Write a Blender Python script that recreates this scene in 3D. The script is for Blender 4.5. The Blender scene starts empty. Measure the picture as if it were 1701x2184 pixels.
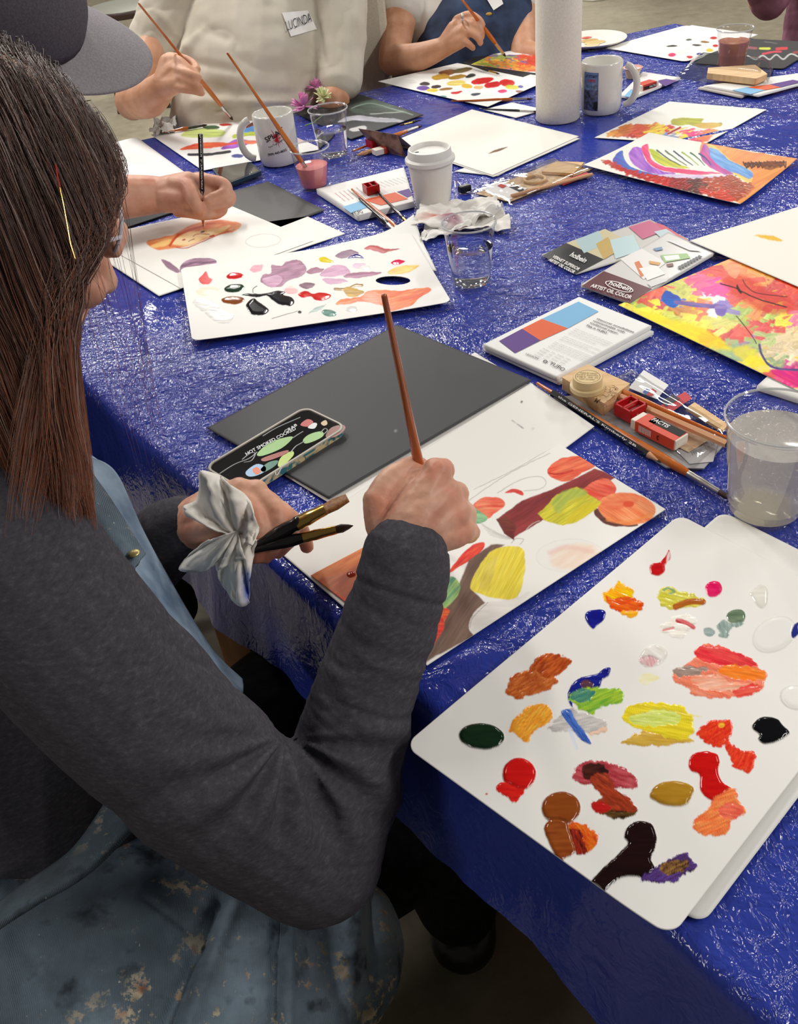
import bpy, bmesh, math, random
import numpy as np
from mathutils import Vector, Matrix
random.seed(7)
SC = bpy.context.scene
COL = SC.collection
# ------------------------------------------------------------------ camera
FPX, PITCH, ROLL = 2000.0, math.radians(38.5), math.radians(-7.2)
CAMZ, TZ = 1.36, 0.74                      # eye height, table height
W, H = 1701, 2184
CP = np.array([0, 0, CAMZ])
_cp, _sp = math.cos(PITCH), math.sin(PITCH)
FW = np.array([0, _cp, -_sp]); _rt = np.array([1., 0, 0]); _up = np.cross(_rt, FW)
RT = math.cos(ROLL)*_rt + math.sin(ROLL)*_up
UP = -math.sin(ROLL)*_rt + math.cos(ROLL)*_up
cam_d = bpy.data.cameras.new('camera'); cam = bpy.data.objects.new('camera', cam_d); COL.objects.link(cam)
cam_d.sensor_fit = 'HORIZONTAL'; cam_d.sensor_width = 36; cam_d.lens = 36*FPX/W
cam_d.clip_start = 0.02; cam_d.clip_end = 60
m = Matrix.Identity(4)
for i in range(3):
    m[i][0] = RT[i]; m[i][1] = UP[i]; m[i][2] = -FW[i]; m[i][3] = CP[i]
cam.matrix_world = m
SC.camera = cam
# ------------------------------------------------------------------ light
SC.view_settings.view_transform = 'Standard'; SC.view_settings.look = 'None'
SC.view_settings.gamma = 1; SC.view_settings.use_curve_mapping = False
SC.view_settings.exposure = 0.02
wd = bpy.data.worlds.new('room_light'); SC.world = wd; wd.use_nodes = True
wd.node_tree.nodes['Background'].inputs[0].default_value = (1.0, .95, .88, 1)
wd.node_tree.nodes['Background'].inputs[1].default_value = 0.10
def lamp(x, y, z, sx, sy, power, col=(1, .965, .91), aim=None):
    l = bpy.data.lights.new('ceiling_lamp', 'AREA'); l.shape = 'RECTANGLE'; l.size = sx; l.size_y = sy
    l.energy = power; l.color = col
    o = bpy.data.objects.new('ceiling_lamp', l); COL.objects.link(o); o.location = (x, y, z)
    if aim: o.rotation_euler = (Vector(aim)-Vector((x, y, z))).to_track_quat('-Z', 'Y').to_euler()
    return o
for (x, y, pw) in [(-2.4, 2.6, 52), (-.9, 3.4, 52), (3.0, 2.6, 40), (-2.2, 5.4, 56), (-.1, 5.6, 56), (2.2, 5.4, 56), (-1.2, 8.2, 60), (1.2, 8.2, 60), (2.6, .3, 50), (3.1, -1.2, 60), (-2.6, -.9, 30)]:
    lamp(x, y, 3.3, .22, 1.2, pw)
# ------------------------------------------------------------------ picture point -> place on a horizontal plane / at a depth
def ray(px, py): return FW + RT*(px-W/2)/FPX - UP*(py-H/2)/FPX
def T(px, py, z=0.0):
    d = ray(px, py); return CP + d*((TZ+z-CAMZ)/d[2])
def U(px, py, dep): return CP + ray(px, py)*dep
def PX(P):
    P = np.asarray(P)-CP; z = P@FW
    return W/2+FPX*(P@RT)/z, H/2-FPX*(P@UP)/z
def srgb(c):
    c = np.asarray(c, float)/255.
    return np.where(c <= .04045, c/12.92, ((c+.055)/1.055)**2.4)
# ------------------------------------------------------------------ noise
_R = np.random.RandomState(3).rand(256, 256)
def vn(x, y, s=0):
    x = np.asarray(x, float)+s*17.3; y = np.asarray(y, float)+s*9.7
    xi = np.floor(x).astype(int); yi = np.floor(y).astype(int); fx = x-xi; fy = y-yi
    fx = fx*fx*(3-2*fx); fy = fy*fy*(3-2*fy)
    a = _R[xi % 256, yi % 256]; b = _R[(xi+1) % 256, yi % 256]; c = _R[xi % 256, (yi+1) % 256]; d = _R[(xi+1) % 256, (yi+1) % 256]
    return (a*(1-fx)+b*fx)*(1-fy)+(c*(1-fx)+d*fx)*fy
def fbm(x, y, s=0, o=4):
    t = 0; a = .5
    for i in range(o): t = t+a*vn(x*2**i, y*2**i, s+i); a *= .5
    return t
# ------------------------------------------------------------------ materials
MATS = {}
def mat(name, col=(200, 200, 200), rough=.5, metal=0, spec=.5, trans=0, ior=1.45, coat=0, sss=0, alpha=1, fn=None):
    if name in MATS: return MATS[name]
    mt = bpy.data.materials.new(name); mt.use_nodes = True; nt = mt.node_tree; b = nt.nodes['Principled BSDF']
    b.inputs['Base Color'].default_value = (*srgb(col), 1); b.inputs['Roughness'].default_value = rough
    b.inputs['Metallic'].default_value = metal; b.inputs['Specular IOR Level'].default_value = spec
    b.inputs['Transmission Weight'].default_value = trans; b.inputs['IOR'].default_value = ior
    b.inputs['Coat Weight'].default_value = coat; b.inputs['Coat Roughness'].default_value = .05
    b.inputs['Alpha'].default_value = alpha
    if sss: b.inputs['Subsurface Weight'].default_value = sss; b.inputs['Subsurface Radius'].default_value = (.01, .004, .002); b.inputs['Subsurface Scale'].default_value = .6
    if fn: fn(nt, b)
    MATS[name] = mt; return mt
def N(nt, t, **k):
    n = nt.nodes.new(t)
    for a, v in k.items():
        if a.startswith('i_'): n.inputs[a[2:].replace('_', ' ')].default_value = v
        else: setattr(n, a, v)
    return n
def noise(nt, scale, detail=4, rough=.5, coord='Object', scl=None, dist=0):
    tc = N(nt, 'ShaderNodeTexCoord'); n = N(nt, 'ShaderNodeTexNoise'); n.inputs['Scale'].default_value = scale
    n.inputs['Detail'].default_value = detail; n.inputs['Roughness'].default_value = rough; n.inputs['Distortion'].default_value = dist
    src = tc.outputs[coord]
    if scl:
        mp = N(nt, 'ShaderNodeMapping'); mp.inputs['Scale'].default_value = scl; nt.links.new(src, mp.inputs['Vector']); src = mp.outputs[0]
    nt.links.new(src, n.inputs['Vector']); return n.outputs[0]
def ramp(nt, src, stops):
    r = N(nt, 'ShaderNodeValToRGB'); e = r.color_ramp.elements
    while len(e) < len(stops): e.new(.5)
    for k, (p, c) in enumerate(stops): e[k].position = p; e[k].color = (*srgb(c), 1) if len(np.shape(c)) else (c, c, c, 1)
    nt.links.new(src, r.inputs[0]); return r.outputs[0]
def bump(nt, b, src, st=.3, dist=.001, prev=None):
    n = N(nt, 'ShaderNodeBump'); n.inputs['Strength'].default_value = st; n.inputs['Distance'].default_value = dist
    nt.links.new(src, n.inputs['Height'])
    if prev is not None: nt.links.new(prev, n.inputs['Normal'])
    nt.links.new(n.outputs[0], b.inputs['Normal']); return n.outputs[0]
def math_(nt, op, a, b=None, c=None):
    n = N(nt, 'ShaderNodeMath', operation=op)
    for i, v in enumerate((a, b, c)):
        if v is None: continue
        if isinstance(v, (int, float)): n.inputs[i].default_value = v
        else: nt.links.new(v, n.inputs[i])
    return n.outputs[0]
def mixc(nt, f, a, b, blend='MIX'):
    n = N(nt, 'ShaderNodeMix', data_type='RGBA', blend_type=blend)
    for i, v in ((0, f), (6, a), (7, b)):
        if isinstance(v, (int, float)): n.inputs[i].default_value = v
        elif isinstance(v, (tuple, list)): n.inputs[i].default_value = (*srgb(v), 1)
        else: nt.links.new(v, n.inputs[i])
    return n.outputs[2]
def f_noisecol(scale, c1, c2, bmp=0, bd=.001, scl=None, detail=5, lo=.35, hi=.65):
    def f(nt, b):
        n = noise(nt, scale, detail, scl=scl); nt.links.new(ramp(nt, n, [(lo, c1), (hi, c2)]), b.inputs['Base Color'])
        if bmp: bump(nt, b, n, bmp, bd)
    return f
def f_paint(nt, b):
    a = N(nt, 'ShaderNodeAttribute', attribute_name='tint'); nt.links.new(a.outputs['Color'], b.inputs['Base Color'])
    w = N(nt, 'ShaderNodeAttribute', attribute_name='wet')
    nt.links.new(math_(nt, 'MULTIPLY_ADD', w.outputs['Fac'], -.42, .5), b.inputs['Roughness'])
    nt.links.new(math_(nt, 'MULTIPLY_ADD', w.outputs['Fac'], .12, .22), b.inputs['Specular IOR Level'])
PAINT = mat('painted_paper', rough=.5, fn=f_paint)
INK = mat('printed_ink', (35, 33, 36), .6); INKW = mat('white_ink', (240, 238, 236), .5); INKG = mat('grey_ink', (130, 130, 134), .6)
INKR = mat('red_ink', (190, 30, 35), .5)
STRIPE = mat('dark_strip', (24, 23, 26), .5)
WHITE_CER = mat('white_ceramic', (228, 226, 220), .12, coat=.5)
WHITE_PL = mat('white_plastic', (232, 230, 226), .35)
CUP_PAPER = mat('cup_paper', (226, 223, 217), .45)
TOWEL = mat('paper_towel', (236, 230, 218), .9, spec=.1, fn=f_noisecol(260, (236, 230, 218), (228, 220, 206), .6, .0008))
TISSUE = mat('tissue', (240, 236, 228), .85, spec=.15, sss=.15)
ORANGE = mat('orange_lacquer', (196, 106, 38), .22, coat=.6, fn=f_noisecol(30, (186, 92, 30), (206, 120, 48), scl=(1, 1, 1)))
BROWNLAC = mat('brown_lacquer', (176, 92, 40), .2, coat=.6)
BLACKLAC = mat('black_lacquer', (22, 20, 22), .2, coat=.5)
SILVER = mat('nickel', (205, 200, 195), .28, metal=1); GOLD = mat('brass', (205, 165, 90), .2, metal=1)
HAIRG = mat('golden_bristle', (150, 96, 44), .5, fn=f_noisecol(400, (120, 74, 32), (172, 116, 58), .4, .0005)); HAIRD = mat('dark_bristle', (58, 32, 26), .45)
WOOD = mat('raw_wood', (222, 184, 134), .55, fn=f_noisecol(14, (214, 174, 124), (230, 196, 150), .1, .0004, scl=(1, 12, 1)))
WOODP = mat('pencil_wood', (214, 160, 118), .5)
REDP = mat('red_plastic', (186, 22, 28), .25); GRAPH = mat('graphite', (60, 60, 62), .4)
CREAM = mat('cream_plastic', (226, 200, 150), .35)
RUB = mat('eraser_rubber', (236, 228, 215), .7)
BLACKSHEET = mat('charcoal_card', (72, 72, 74), .75, spec=.25, fn=f_noisecol(900, (68, 68, 70), (78, 78, 80), .15, .0003))
BLACKP = mat('black_plastic', (18, 18, 20), .3)
GLASSSCR = mat('phone_glass', (28, 34, 36), .05, coat=1)
TEAL = mat('teal_case', (40, 62, 74), .4)
def f_clear(nt, b):
    nt.nodes.remove(b); tr = N(nt, 'ShaderNodeBsdfTransparent'); gl = N(nt, 'ShaderNodeBsdfGlossy'); gl.inputs['Roughness'].default_value = .04
    tr.inputs[0].default_value = (.985, .985, .985, 1)
    fr = N(nt, 'ShaderNodeLayerWeight'); fr.inputs[0].default_value = .5; mx = N(nt, 'ShaderNodeMixShader')
    nt.links.new(math_(nt, 'MULTIPLY_ADD', math_(nt, 'POWER', fr.outputs[1], 4.), 1.0, .06), mx.inputs[0]); nt.links.new(tr.outputs[0], mx.inputs[1]); nt.links.new(gl.outputs[0], mx.inputs[2])
    nt.links.new(mx.outputs[0], nt.nodes['Material Output'].inputs['Surface'])
CLEAR = mat('clear_plastic', fn=f_clear)
def f_bag(nt, b):
    f_clear(nt, b)
    gl = [n for n in nt.nodes if n.type == 'BSDF_GLOSSY'][0]
    n = noise(nt, 45, 2, dist=.4); bn = N(nt, 'ShaderNodeBump'); bn.inputs['Strength'].default_value = .4; bn.inputs['Distance'].default_value = .0008
    nt.links.new(n, bn.inputs['Height']); nt.links.new(bn.outputs[0], gl.inputs['Normal'])
    tr = [n for n in nt.nodes if n.type == 'BSDF_TRANSPARENT'][0]; tr.inputs[0].default_value = (.95, .95, .955, 1)
BAG = mat('clear_bag_film', fn=f_bag)
def liquid(name, col, dens):
    def f(nt, b):
        nt.nodes.remove(b); tr = N(nt, 'ShaderNodeBsdfTransparent'); tr.inputs[0].default_value = (*srgb(col)**.5, 1)
        df = N(nt, 'ShaderNodeBsdfPrincipled'); df.inputs['Base Color'].default_value = (*srgb(col), 1); df.inputs['Roughness'].default_value = .08
        mx = N(nt, 'ShaderNodeMixShader'); mx.inputs[0].default_value = dens
        nt.links.new(tr.outputs[0], mx.inputs[1]); nt.links.new(df.outputs[0], mx.inputs[2]); nt.links.new(mx.outputs[0], nt.nodes['Material Output'].inputs['Surface'])
    return mat(name, fn=f)
WATER = mat('water', (250, 252, 252), .0, trans=1, ior=1.33)
# ------------------------------------------------------------------ mesh collecting
class MB:
    def __init__(s): s.v = []; s.f = []; s.m = []; s.mats = []; s.n = 0
    def mi(s, mt):
        if mt not in s.mats: s.mats.append(mt)
        return s.mats.index(mt)
    def add(s, V, F, mt):
        k = s.mi(mt); V = [tuple(map(float, p)) for p in V]; s.v += V
        s.f += [tuple(i+s.n for i in f) for f in F]; s.m += [k]*len(F); s.n += len(V); return s
    def tube(s, pts, rad, mt, seg=12, flat=1.0, side=None, cap=True, rnd=False):
        P = [np.asarray(p, float) for p in pts]; n = len(P)
        R = list(rad) if hasattr(rad, '__len__') else [rad]*n
        if rnd:
            d0 = (P[0]-P[1]); d0 /= np.linalg.norm(d0)+1e-12; d1 = (P[-1]-P[-2]); d1 /= np.linalg.norm(d1)+1e-12
            pre = [(P[0]+d0*R[0]*math.sin(a), R[0]*math.cos(a)) for a in (1.5, 1.2, .8, .4)]
            post = [(P[-1]+d1*R[-1]*math.sin(a), R[-1]*math.cos(a)) for a in (.4, .8, 1.2, 1.5)]
            P = [p for p, r in pre]+P+[p for p, r in post]; R = [r for p, r in pre]+R+[r for p, r in post]; n = len(P)
        V = []; F = []
        tprev = None; nx = None
        for i in range(n):
            t = P[min(i+1, n-1)]-P[max(i-1, 0)]; t = t/(np.linalg.norm(t)+1e-12)
            if nx is None:
                a = np.asarray(side, float) if side is not None else (np.array([0, 0, 1.]) if abs(t[2]) < .9 else np.array([1., 0, 0]))
                nx = a-t*(a@t); nx /= np.linalg.norm(nx)+1e-12
            else:
                nx = nx-t*(nx@t); nx /= np.linalg.norm(nx)+1e-12
            ny = np.cross(t, nx)
            for k in range(seg):
                a = 2*math.pi*k/seg; V.append(P[i]+R[i]*(math.cos(a)*nx*flat+math.sin(a)*ny))
        for i in range(n-1):
            for k in range(seg):
                a = i*seg+k; b = i*seg+(k+1) % seg; F.append((a, b, b+seg, a+seg))
        if cap: F.append(tuple(range(seg))[::-1]); F.append(tuple(range((n-1)*seg, n*seg)))
        return s.add(V, F, mt)
    def lathe(s, prof, mt, o=(0, 0, 0), seg=48, closed=False, fn=None):
        V = []; F = []; n = len(prof)
        for r, z in prof:
            for k in range(seg):
                a = 2*math.pi*k/seg; V.append((o[0]+r*math.cos(a), o[1]+r*math.sin(a), o[2]+z))
        for i in range(n-1 if not closed else n):
            j = (i+1) % n
            for k in range(seg): F.append((i*seg+k, i*seg+(k+1) % seg, j*seg+(k+1) % seg, j*seg+k))
        if fn: V = [fn(p) for p in V]
        return s.add(V, F, mt)
    def prism(s, pts, z0, z1, mt, mtop=None):
        n = len(pts); V = [(p[0], p[1], z0) for p in pts]+[(p[0], p[1], z1) for p in pts]
        s.add(V, [tuple(range(n))[::-1]]+[(i, (i+1) % n, (i+1) % n+n, i+n) for i in range(n)], mt)
        s.add(V[n:], [tuple(range(n))], mtop or mt); return s
    def box(s, c, x, y, z, mt):      # centre and three half axes
        c, x, y, z = [np.asarray(q, float) for q in (c, x, y, z)]
        V = [c+a*x+b*y+d*z for d in (-1, 1) for b in (-1, 1) for a in (-1, 1)]
        F = [(0, 2, 3, 1), (4, 5, 7, 6), (0, 1, 5, 4), (2, 6, 7, 3), (0, 4, 6, 2), (1, 3, 7, 5)]
        return s.add(V, F, mt)
    def ell(s, c, r, mt, axes=None, seg=20, ring=12):
        A = np.eye(3) if axes is None else np.asarray(axes); V = []; F = []
        for i in range(ring+1):
            th = math.pi*i/ring
            for k in range(seg):
                a = 2*math.pi*k/seg; l = np.array([r[0]*math.sin(th)*math.cos(a), r[1]*math.sin(th)*math.sin(a), r[2]*math.cos(th)])
                V.append(np.asarray(c)+l@A)
        for i in range(ring):
            for k in range(seg): F.append((i*seg+k, (i+1)*seg+k, (i+1)*seg+(k+1) % seg, i*seg+(k+1) % seg))
        return s.add(V, F, mt)
    def build(s, name, parent=None, smooth=True, bevel=0, sub=0):
        me = bpy.data.meshes.new(name); me.from_pydata(s.v, [], s.f)
        for q in s.mats: me.materials.append(q)
        me.polygons.foreach_set('material_index', s.m)
        if smooth:
            me.polygons.foreach_set('use_smooth', [True]*len(s.f))
            try: me.set_sharp_from_angle(angle=math.radians(42))
            except Exception: pass
        me.validate(); me.update()
        return link(name, me, parent, bevel, sub)
def link(name, me, parent=None, bevel=0, sub=0):
    o = bpy.data.objects.new(name, me); COL.objects.link(o)
    if parent is not None:
        o.parent = parent; o.matrix_parent_inverse = parent.matrix_basis.inverted()
    if bevel: b = o.modifiers.new('bevel', 'BEVEL'); b.width = bevel; b.segments = 2; b.limit_method = 'ANGLE'
    if sub: q = o.modifiers.new('sub', 'SUBSURF'); q.levels = sub; q.render_levels = sub
    return o
def tag(o, label, cat, group=None, kind=None):
    if label: o['label'] = label
    if cat: o['category'] = cat
    if group: o['group'] = group
    if kind: o['kind'] = kind
    return o
def thing(name, loc, label, cat, group=None):
    o = bpy.data.objects.new(name, None); COL.objects.link(o); o.location = [float(v) for v in loc]; o.empty_display_size = .05
    bpy.context.view_layer.update(); return tag(o, label, cat, group)
def npmesh(name, V, Q, mats, mi=None, attrs=None, smooth=True, parent=None):
    me = bpy.data.meshes.new(name); V = np.asarray(V, np.float32); Q = np.asarray(Q, np.int32)
    me.vertices.add(len(V)); me.vertices.foreach_set('co', V.ravel())
    me.loops.add(Q.size); me.polygons.add(len(Q)); me.loops.foreach_set('vertex_index', Q.ravel())
    me.polygons.foreach_set('loop_start', np.arange(0, Q.size, Q.shape[1], dtype=np.int32))
    try: me.polygons.foreach_set('loop_total', np.full(len(Q), Q.shape[1], np.int32))
    except Exception: pass
    for q in mats: me.materials.append(q)
    if mi is not None: me.polygons.foreach_set('material_index', np.asarray(mi, np.int32))
    me.polygons.foreach_set('use_smooth', np.full(len(Q), smooth))
    me.update(calc_edges=True)
    if attrs:
        for k, (ty, a) in attrs.items():
            at = me.attributes.new(k, ty, 'POINT')
            if ty == 'FLOAT_COLOR': at.data.foreach_set('color', np.concatenate([a, np.ones((len(a), 1))], 1).astype(np.float32).ravel())
            else: at.data.foreach_set('value', a.astype(np.float32))
    return link(name, me, parent)
# ------------------------------------------------------------------ writing
_TX = {}
def text2d(s, bold=False):
    if s in _TX: return _TX[s]
    c = bpy.data.curves.new('t', 'FONT'); c.body = s; c.resolution_u = 3
    if bold: c.offset = .018
    o = bpy.data.objects.new('t', c); COL.objects.link(o); dg = bpy.context.evaluated_depsgraph_get()
    me = bpy.data.meshes.new_from_object(o.evaluated_get(dg)); V = np.array([v.co[:2] for v in me.vertices]); F = [tuple(p.vertices) for p in me.polygons]
    bpy.data.objects.remove(o); bpy.data.curves.remove(c); bpy.data.meshes.remove(me)
    lo = V.min(0); hi = V.max(0); _TX[s] = ((V-lo)/(hi-lo), F); return _TX[s]
def write(mb, s, p0, p1, p2, mt, bold=False, lift=.0004, n=None):
    """text laid on the parallelogram p0 (baseline left), p1 (baseline right), p2 (top left), world points"""
    V, F = text2d(s, bold); p0, p1, p2 = [np.asarray(q, float) for q in (p0, p1, p2)]
    nn = np.cross(p1-p0, p2-p0); nn /= np.linalg.norm(nn)
    mb.add([p0+(p1-p0)*a+(p2-p0)*b+nn*lift for a, b in V], F, mt)
def writep(mb, s, a, b, c, mt, z=.001, bold=False):   # the same from three picture points on the table
    write(mb, s, T(*a, z), T(*b, z), T(*c, z), mt, bold)
def patch(mb, pts, mt, z=.0012):                      # printed colour field on a lying page
    P = [T(*p, z) for p in pts]; mb.add(P, [tuple(range(len(P)))] , mt)
# ------------------------------------------------------------------ painted sheets
def cat(pts, n=6, closed=True):
    P = np.asarray(pts, float); out = []; L = len(P)
    for i in range(L if closed else L-1):
        p0, p1, p2, p3 = (P[(i-1) % L], P[i], P[(i+1) % L], P[(i+2) % L]) if closed else (P[max(i-1, 0)], P[i], P[i+1], P[min(i+2, L-1)])
        for k in range(n):
            t = k/n; out.append(.5*((2*p1)+(-p0+p2)*t+(2*p0-5*p1+4*p2-p3)*t*t+(-p0+3*p1-3*p2+p3)*t**3))
    if not closed: out.append(P[-1])
    return np.array(out)
class Canvas:
    def __init__(s, X, Y, base):
        s.X = X; s.Y = Y; s.c = np.tile(srgb(base), (len(X), 1)); s.h = np.zeros(len(X)); s.w = np.zeros(len(X)); s.k = 0
    def _sel(s, P, m):
        lo = P.min(0)-m; hi = P.max(0)+m
        return np.where((s.X > lo[0]) & (s.X < hi[0]) & (s.Y > lo[1]) & (s.Y < hi[1]))[0]
    def _put(s, i, sd, x, y, c, c2, h, wet, edge, ang, sf, op):
        a = np.clip(.5+sd/edge, 0, 1)*op; u = x*math.cos(ang)+y*math.sin(ang); v = -x*math.sin(ang)+y*math.cos(ang)
        n = np.clip((fbm(u*sf*.18, v*sf, s.k, 3)-.22)*1.9, 0, 1)
        c = srgb(c); c2 = c if c2 is None else srgb(c2)
        cc = c+(c2-c)*n[:, None]
        if h > 0 and wet < .85: cc = cc*(.80+.42*vn(u*.035, v*.85, s.k+9))[:, None]
        s.c[i] = s.c[i]*(1-a[:, None])+cc*a[:, None]
        hh = h*np.sqrt(np.clip(sd/7., 0, 1))*(1 if wet >= .85 else .65+.7*n)
        s.h[i] = np.maximum(s.h[i]*(1-.7*a), hh*a); s.w[i] = s.w[i]*(1-a)+wet*a
    def poly(s, pts, c, c2=None, h=0, wet=0, edge=1.6, rough=2., rf=.07, ang=0., sf=.18, op=1., smooth=True):
        s.k += 1; P = cat(pts, 5) if smooth else np.asarray(pts, float); i = s._sel(P, rough+edge+2)
        if not len(i): return
        X, Y = s.X[i], s.Y[i]; x = X+rough*2*(fbm(X*rf, Y*rf, s.k, 3)-.44); y = Y+rough*2*(fbm(X*rf, Y*rf, s.k+40, 3)-.44)
        ins = np.zeros(len(i), bool); dm = np.full(len(i), 1e9); L = len(P)
        for k in range(L):
            (x0, y0), (x1, y1) = P[k], P[(k+1) % L]
            if y0 != y1: ins ^= ((y0 > y) != (y1 > y)) & (x < (x1-x0)*(y-y0)/(y1-y0)+x0)
            dx, dy = x1-x0, y1-y0; t = np.clip(((x-x0)*dx+(y-y0)*dy)/(dx*dx+dy*dy+1e-9), 0, 1)
            dm = np.minimum(dm, np.hypot(x-x0-t*dx, y-y0-t*dy))
        s._put(i, np.where(ins, dm, -dm), X, Y, c, c2, h, wet, edge, ang, sf, op)
    def stroke(s, pts, w, c, c2=None, h=0, wet=0, edge=1.4, rough=1.2, rf=.09, sf=.25, op=1., taper=0.):
        s.k += 1; P = cat(pts, 5, False); i = s._sel(P, w+rough+3)
        if not len(i): return
        X, Y = s.X[i], s.Y[i]; x = X+rough*2*(fbm(X*rf, Y*rf, s.k, 3)-.44); y = Y+rough*2*(fbm(X*rf, Y*rf, s.k+40, 3)-.44)
        sd = np.full(len(i), -1e9); L = len(P)
        for k in range(L-1):
            (x0, y0), (x1, y1) = P[k], P[k+1]; dx, dy = x1-x0, y1-y0; t = np.clip(((x-x0)*dx+(y-y0)*dy)/(dx*dx+dy*dy+1e-9), 0, 1)
            q = (k+t)/(L-1); ww = w/2*(1-taper*q)
            sd = np.maximum(sd, ww-np.hypot(x-x0-t*dx, y-y0-t*dy))
        d = P[-1]-P[0]
        s._put(i, sd, X, Y, c, c2, h, wet, edge, math.atan2(d[1], d[0]), sf, op)
    def oval(s, cx, cy, rx, ry, c, c2=None, rot=0., n=12, **k):
        t = np.arange(n)*2*math.pi/n; a = rx*np.cos(t); b = ry*np.sin(t); cr, sr = math.cos(rot), math.sin(rot)
        s.poly(np.stack([cx+a*cr-b*sr, cy+a*sr+b*cr], 1), c, c2, **k)
    def dabs(s, seeds, n, L, Wd, area, seed=0, jit=18, ang=None, h=.0002, var=.10, wet=.3):
        """many short brush marks, each coloured by the nearest colour seed (x, y, colour)"""
        rn = random.Random(seed); A = np.asarray(area, float); lo = A.min(0); hi = A.max(0); S = np.array([(q[0], q[1]) for q in seeds])
        k = 0
        while k < n:
            x = rn.uniform(lo[0], hi[0]); y = rn.uniform(lo[1], hi[1]); ins = False
            for j in range(len(A)):
                (x0, y0), (x1, y1) = A[j], A[(j+1) % len(A)]
                if (y0 > y) != (y1 > y) and x < (x1-x0)*(y-y0)/(y1-y0)+x0: ins = not ins
            if not ins: continue
            k += 1; q = int(np.argmin((S[:, 0]-x-rn.gauss(0, jit))**2+(S[:, 1]-y-rn.gauss(0, jit*.7))**2)); c = np.array(seeds[q][2], float)
            c1 = np.clip(c*(1+rn.uniform(-var, var)), 0, 255); c2 = np.clip(c*(1+rn.uniform(-var, var))+rn.uniform(0, 25), 0, 255)
            a = (rn.uniform(-1.2, .6) if ang is None else ang+rn.uniform(-.5, .5)); l = L*rn.uniform(.5, 1.2); w = Wd*rn.uniform(.6, 1.3)
            ca, sa = math.cos(a), math.sin(a); r = [(-l, -w), (l*.9, -w*.9), (l, w*.8), (-l*.9, w)]
            s.poly([(x+p*ca-q_*sa, y+(p*sa+q_*ca)*.75) for p, q_ in r], c1, c2, h=h, wet=wet, rough=2, ang=a, smooth=False, op=rn.uniform(.75, 1))
def sheet(name, q, z, res, label, cat_, art=None, base=(240, 238, 233), rnd=0, curl=None, thick=.0006, holes=(), group=None, extra=None, parent=None, wet0=0, under=None):
    A, B, C, D = [T(*p, z) for p in q]
    lu = (np.linalg.norm(B-A)+np.linalg.norm(C-D))/2; lv = (np.linalg.norm(D-A)+np.linalg.norm(C-B))/2
    nu = max(6, int(lu/res)); nv = max(6, int(lv/res))
    uu, vv = np.meshgrid(np.linspace(0, 1, nu+1), np.linspace(0, 1, nv+1)); u = uu.ravel().copy(); v = vv.ravel().copy()
    if rnd:
        x = u*lu; y = v*lv
        cx = np.clip(x, rnd, lu-rnd); cy = np.clip(y, rnd, lv-rnd); a = x-cx; b = y-cy
        m_ = np.maximum(abs(a), abs(b)); hy = np.hypot(a, b)+1e-12; both = (a != 0) & (b != 0)
        u = np.where(both, (cx+a*m_/hy)/lu, u); v = np.where(both, (cy+b*m_/hy)/lv, v)
    P = (A[None]*((1-u)*(1-v))[:, None]+B[None]*(u*(1-v))[:, None]+C[None]*(u*v)[:, None]+D[None]*((1-u)*v)[:, None])
    X, Y = PX(P); cv = Canvas(X, Y, base); cv.w[:] = wet0
    if art: art(cv)
    dz = curl(u, v) if curl else 0*u
    V = P.copy(); V[:, 2] += dz+cv.h+thick
    idx = np.arange((nu+1)*(nv+1)).reshape(nv+1, nu+1)
    Q = np.stack([idx[:-1, :-1], idx[:-1, 1:], idx[1:, 1:], idx[1:, :-1]], -1).reshape(-1, 4)
    if holes:
        cx_ = X[Q].mean(1); cy_ = Y[Q].mean(1); keep = np.ones(len(Q), bool)
        for (hx, hy_, rx, ry, rot) in holes:
            dx = cx_-hx; dy = cy_-hy_; aa = (dx*math.cos(rot)+dy*math.sin(rot))/rx; bb = (-dx*math.sin(rot)+dy*math.cos(rot))/ry
            keep &= (aa*aa+bb*bb) > 1
        Q = Q[keep]
    # flip so that the painted side faces up
    e1 = V[idx[0, -1]]-V[idx[0, 0]]; e2 = V[idx[-1, 0]]-V[idx[0, 0]]
    if np.cross(e1, e2)[2] < 0: Q = Q[:, ::-1]
    ring = np.concatenate([idx[0, :-1], idx[:-1, -1], idx[-1, ::-1][:-1], idx[::-1, 0][:-1]])
    n0 = len(V); low = P[ring].copy(); low[:, 2] += dz[ring]; nr = len(ring)
    S = np.stack([ring, np.roll(ring, -1), n0+np.roll(np.arange(nr), -1), n0+np.arange(nr)], -1)
    if np.cross(e1, e2)[2] > 0: S = S[:, ::-1]
    # underside, a coarser grid
    st = max(1, min(nu, nv)//24) if not holes else 1
    ui = sorted(set(list(range(0, nu+1, st))+[nu])); vi = sorted(set(list(range(0, nv+1, st))+[nv])); sub = idx[np.ix_(vi, ui)]
    Vb = P[sub.ravel()].copy(); Vb[:, 2] += dz[sub.ravel()]; n1 = n0+nr; ib = n1+np.arange(sub.size).reshape(sub.shape)
    Qb = np.stack([ib[:-1, :-1], ib[1:, :-1], ib[1:, 1:], ib[:-1, 1:]], -1).reshape(-1, 4)
    if holes:
        Qb = Qb[keep]
    if np.cross(e1, e2)[2] < 0: Qb = Qb[:, ::-1]
    VV = np.concatenate([V, low, Vb]); QQ = np.concatenate([Q, S, Qb])
    base3 = np.tile(srgb(base if under is None else under), (nr+len(Vb), 1)); col = np.concatenate([cv.c, base3]); wet = np.concatenate([cv.w, np.zeros(nr+len(Vb))])
    ctr = VV.mean(0); ctr[2] = TZ+z; VV = VV-ctr
    o = npmesh(name, VV, QQ, [PAINT], attrs={'tint': ('FLOAT_COLOR', col), 'wet': ('FLOAT', wet)}, parent=parent)
    o.location = ctr
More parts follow.
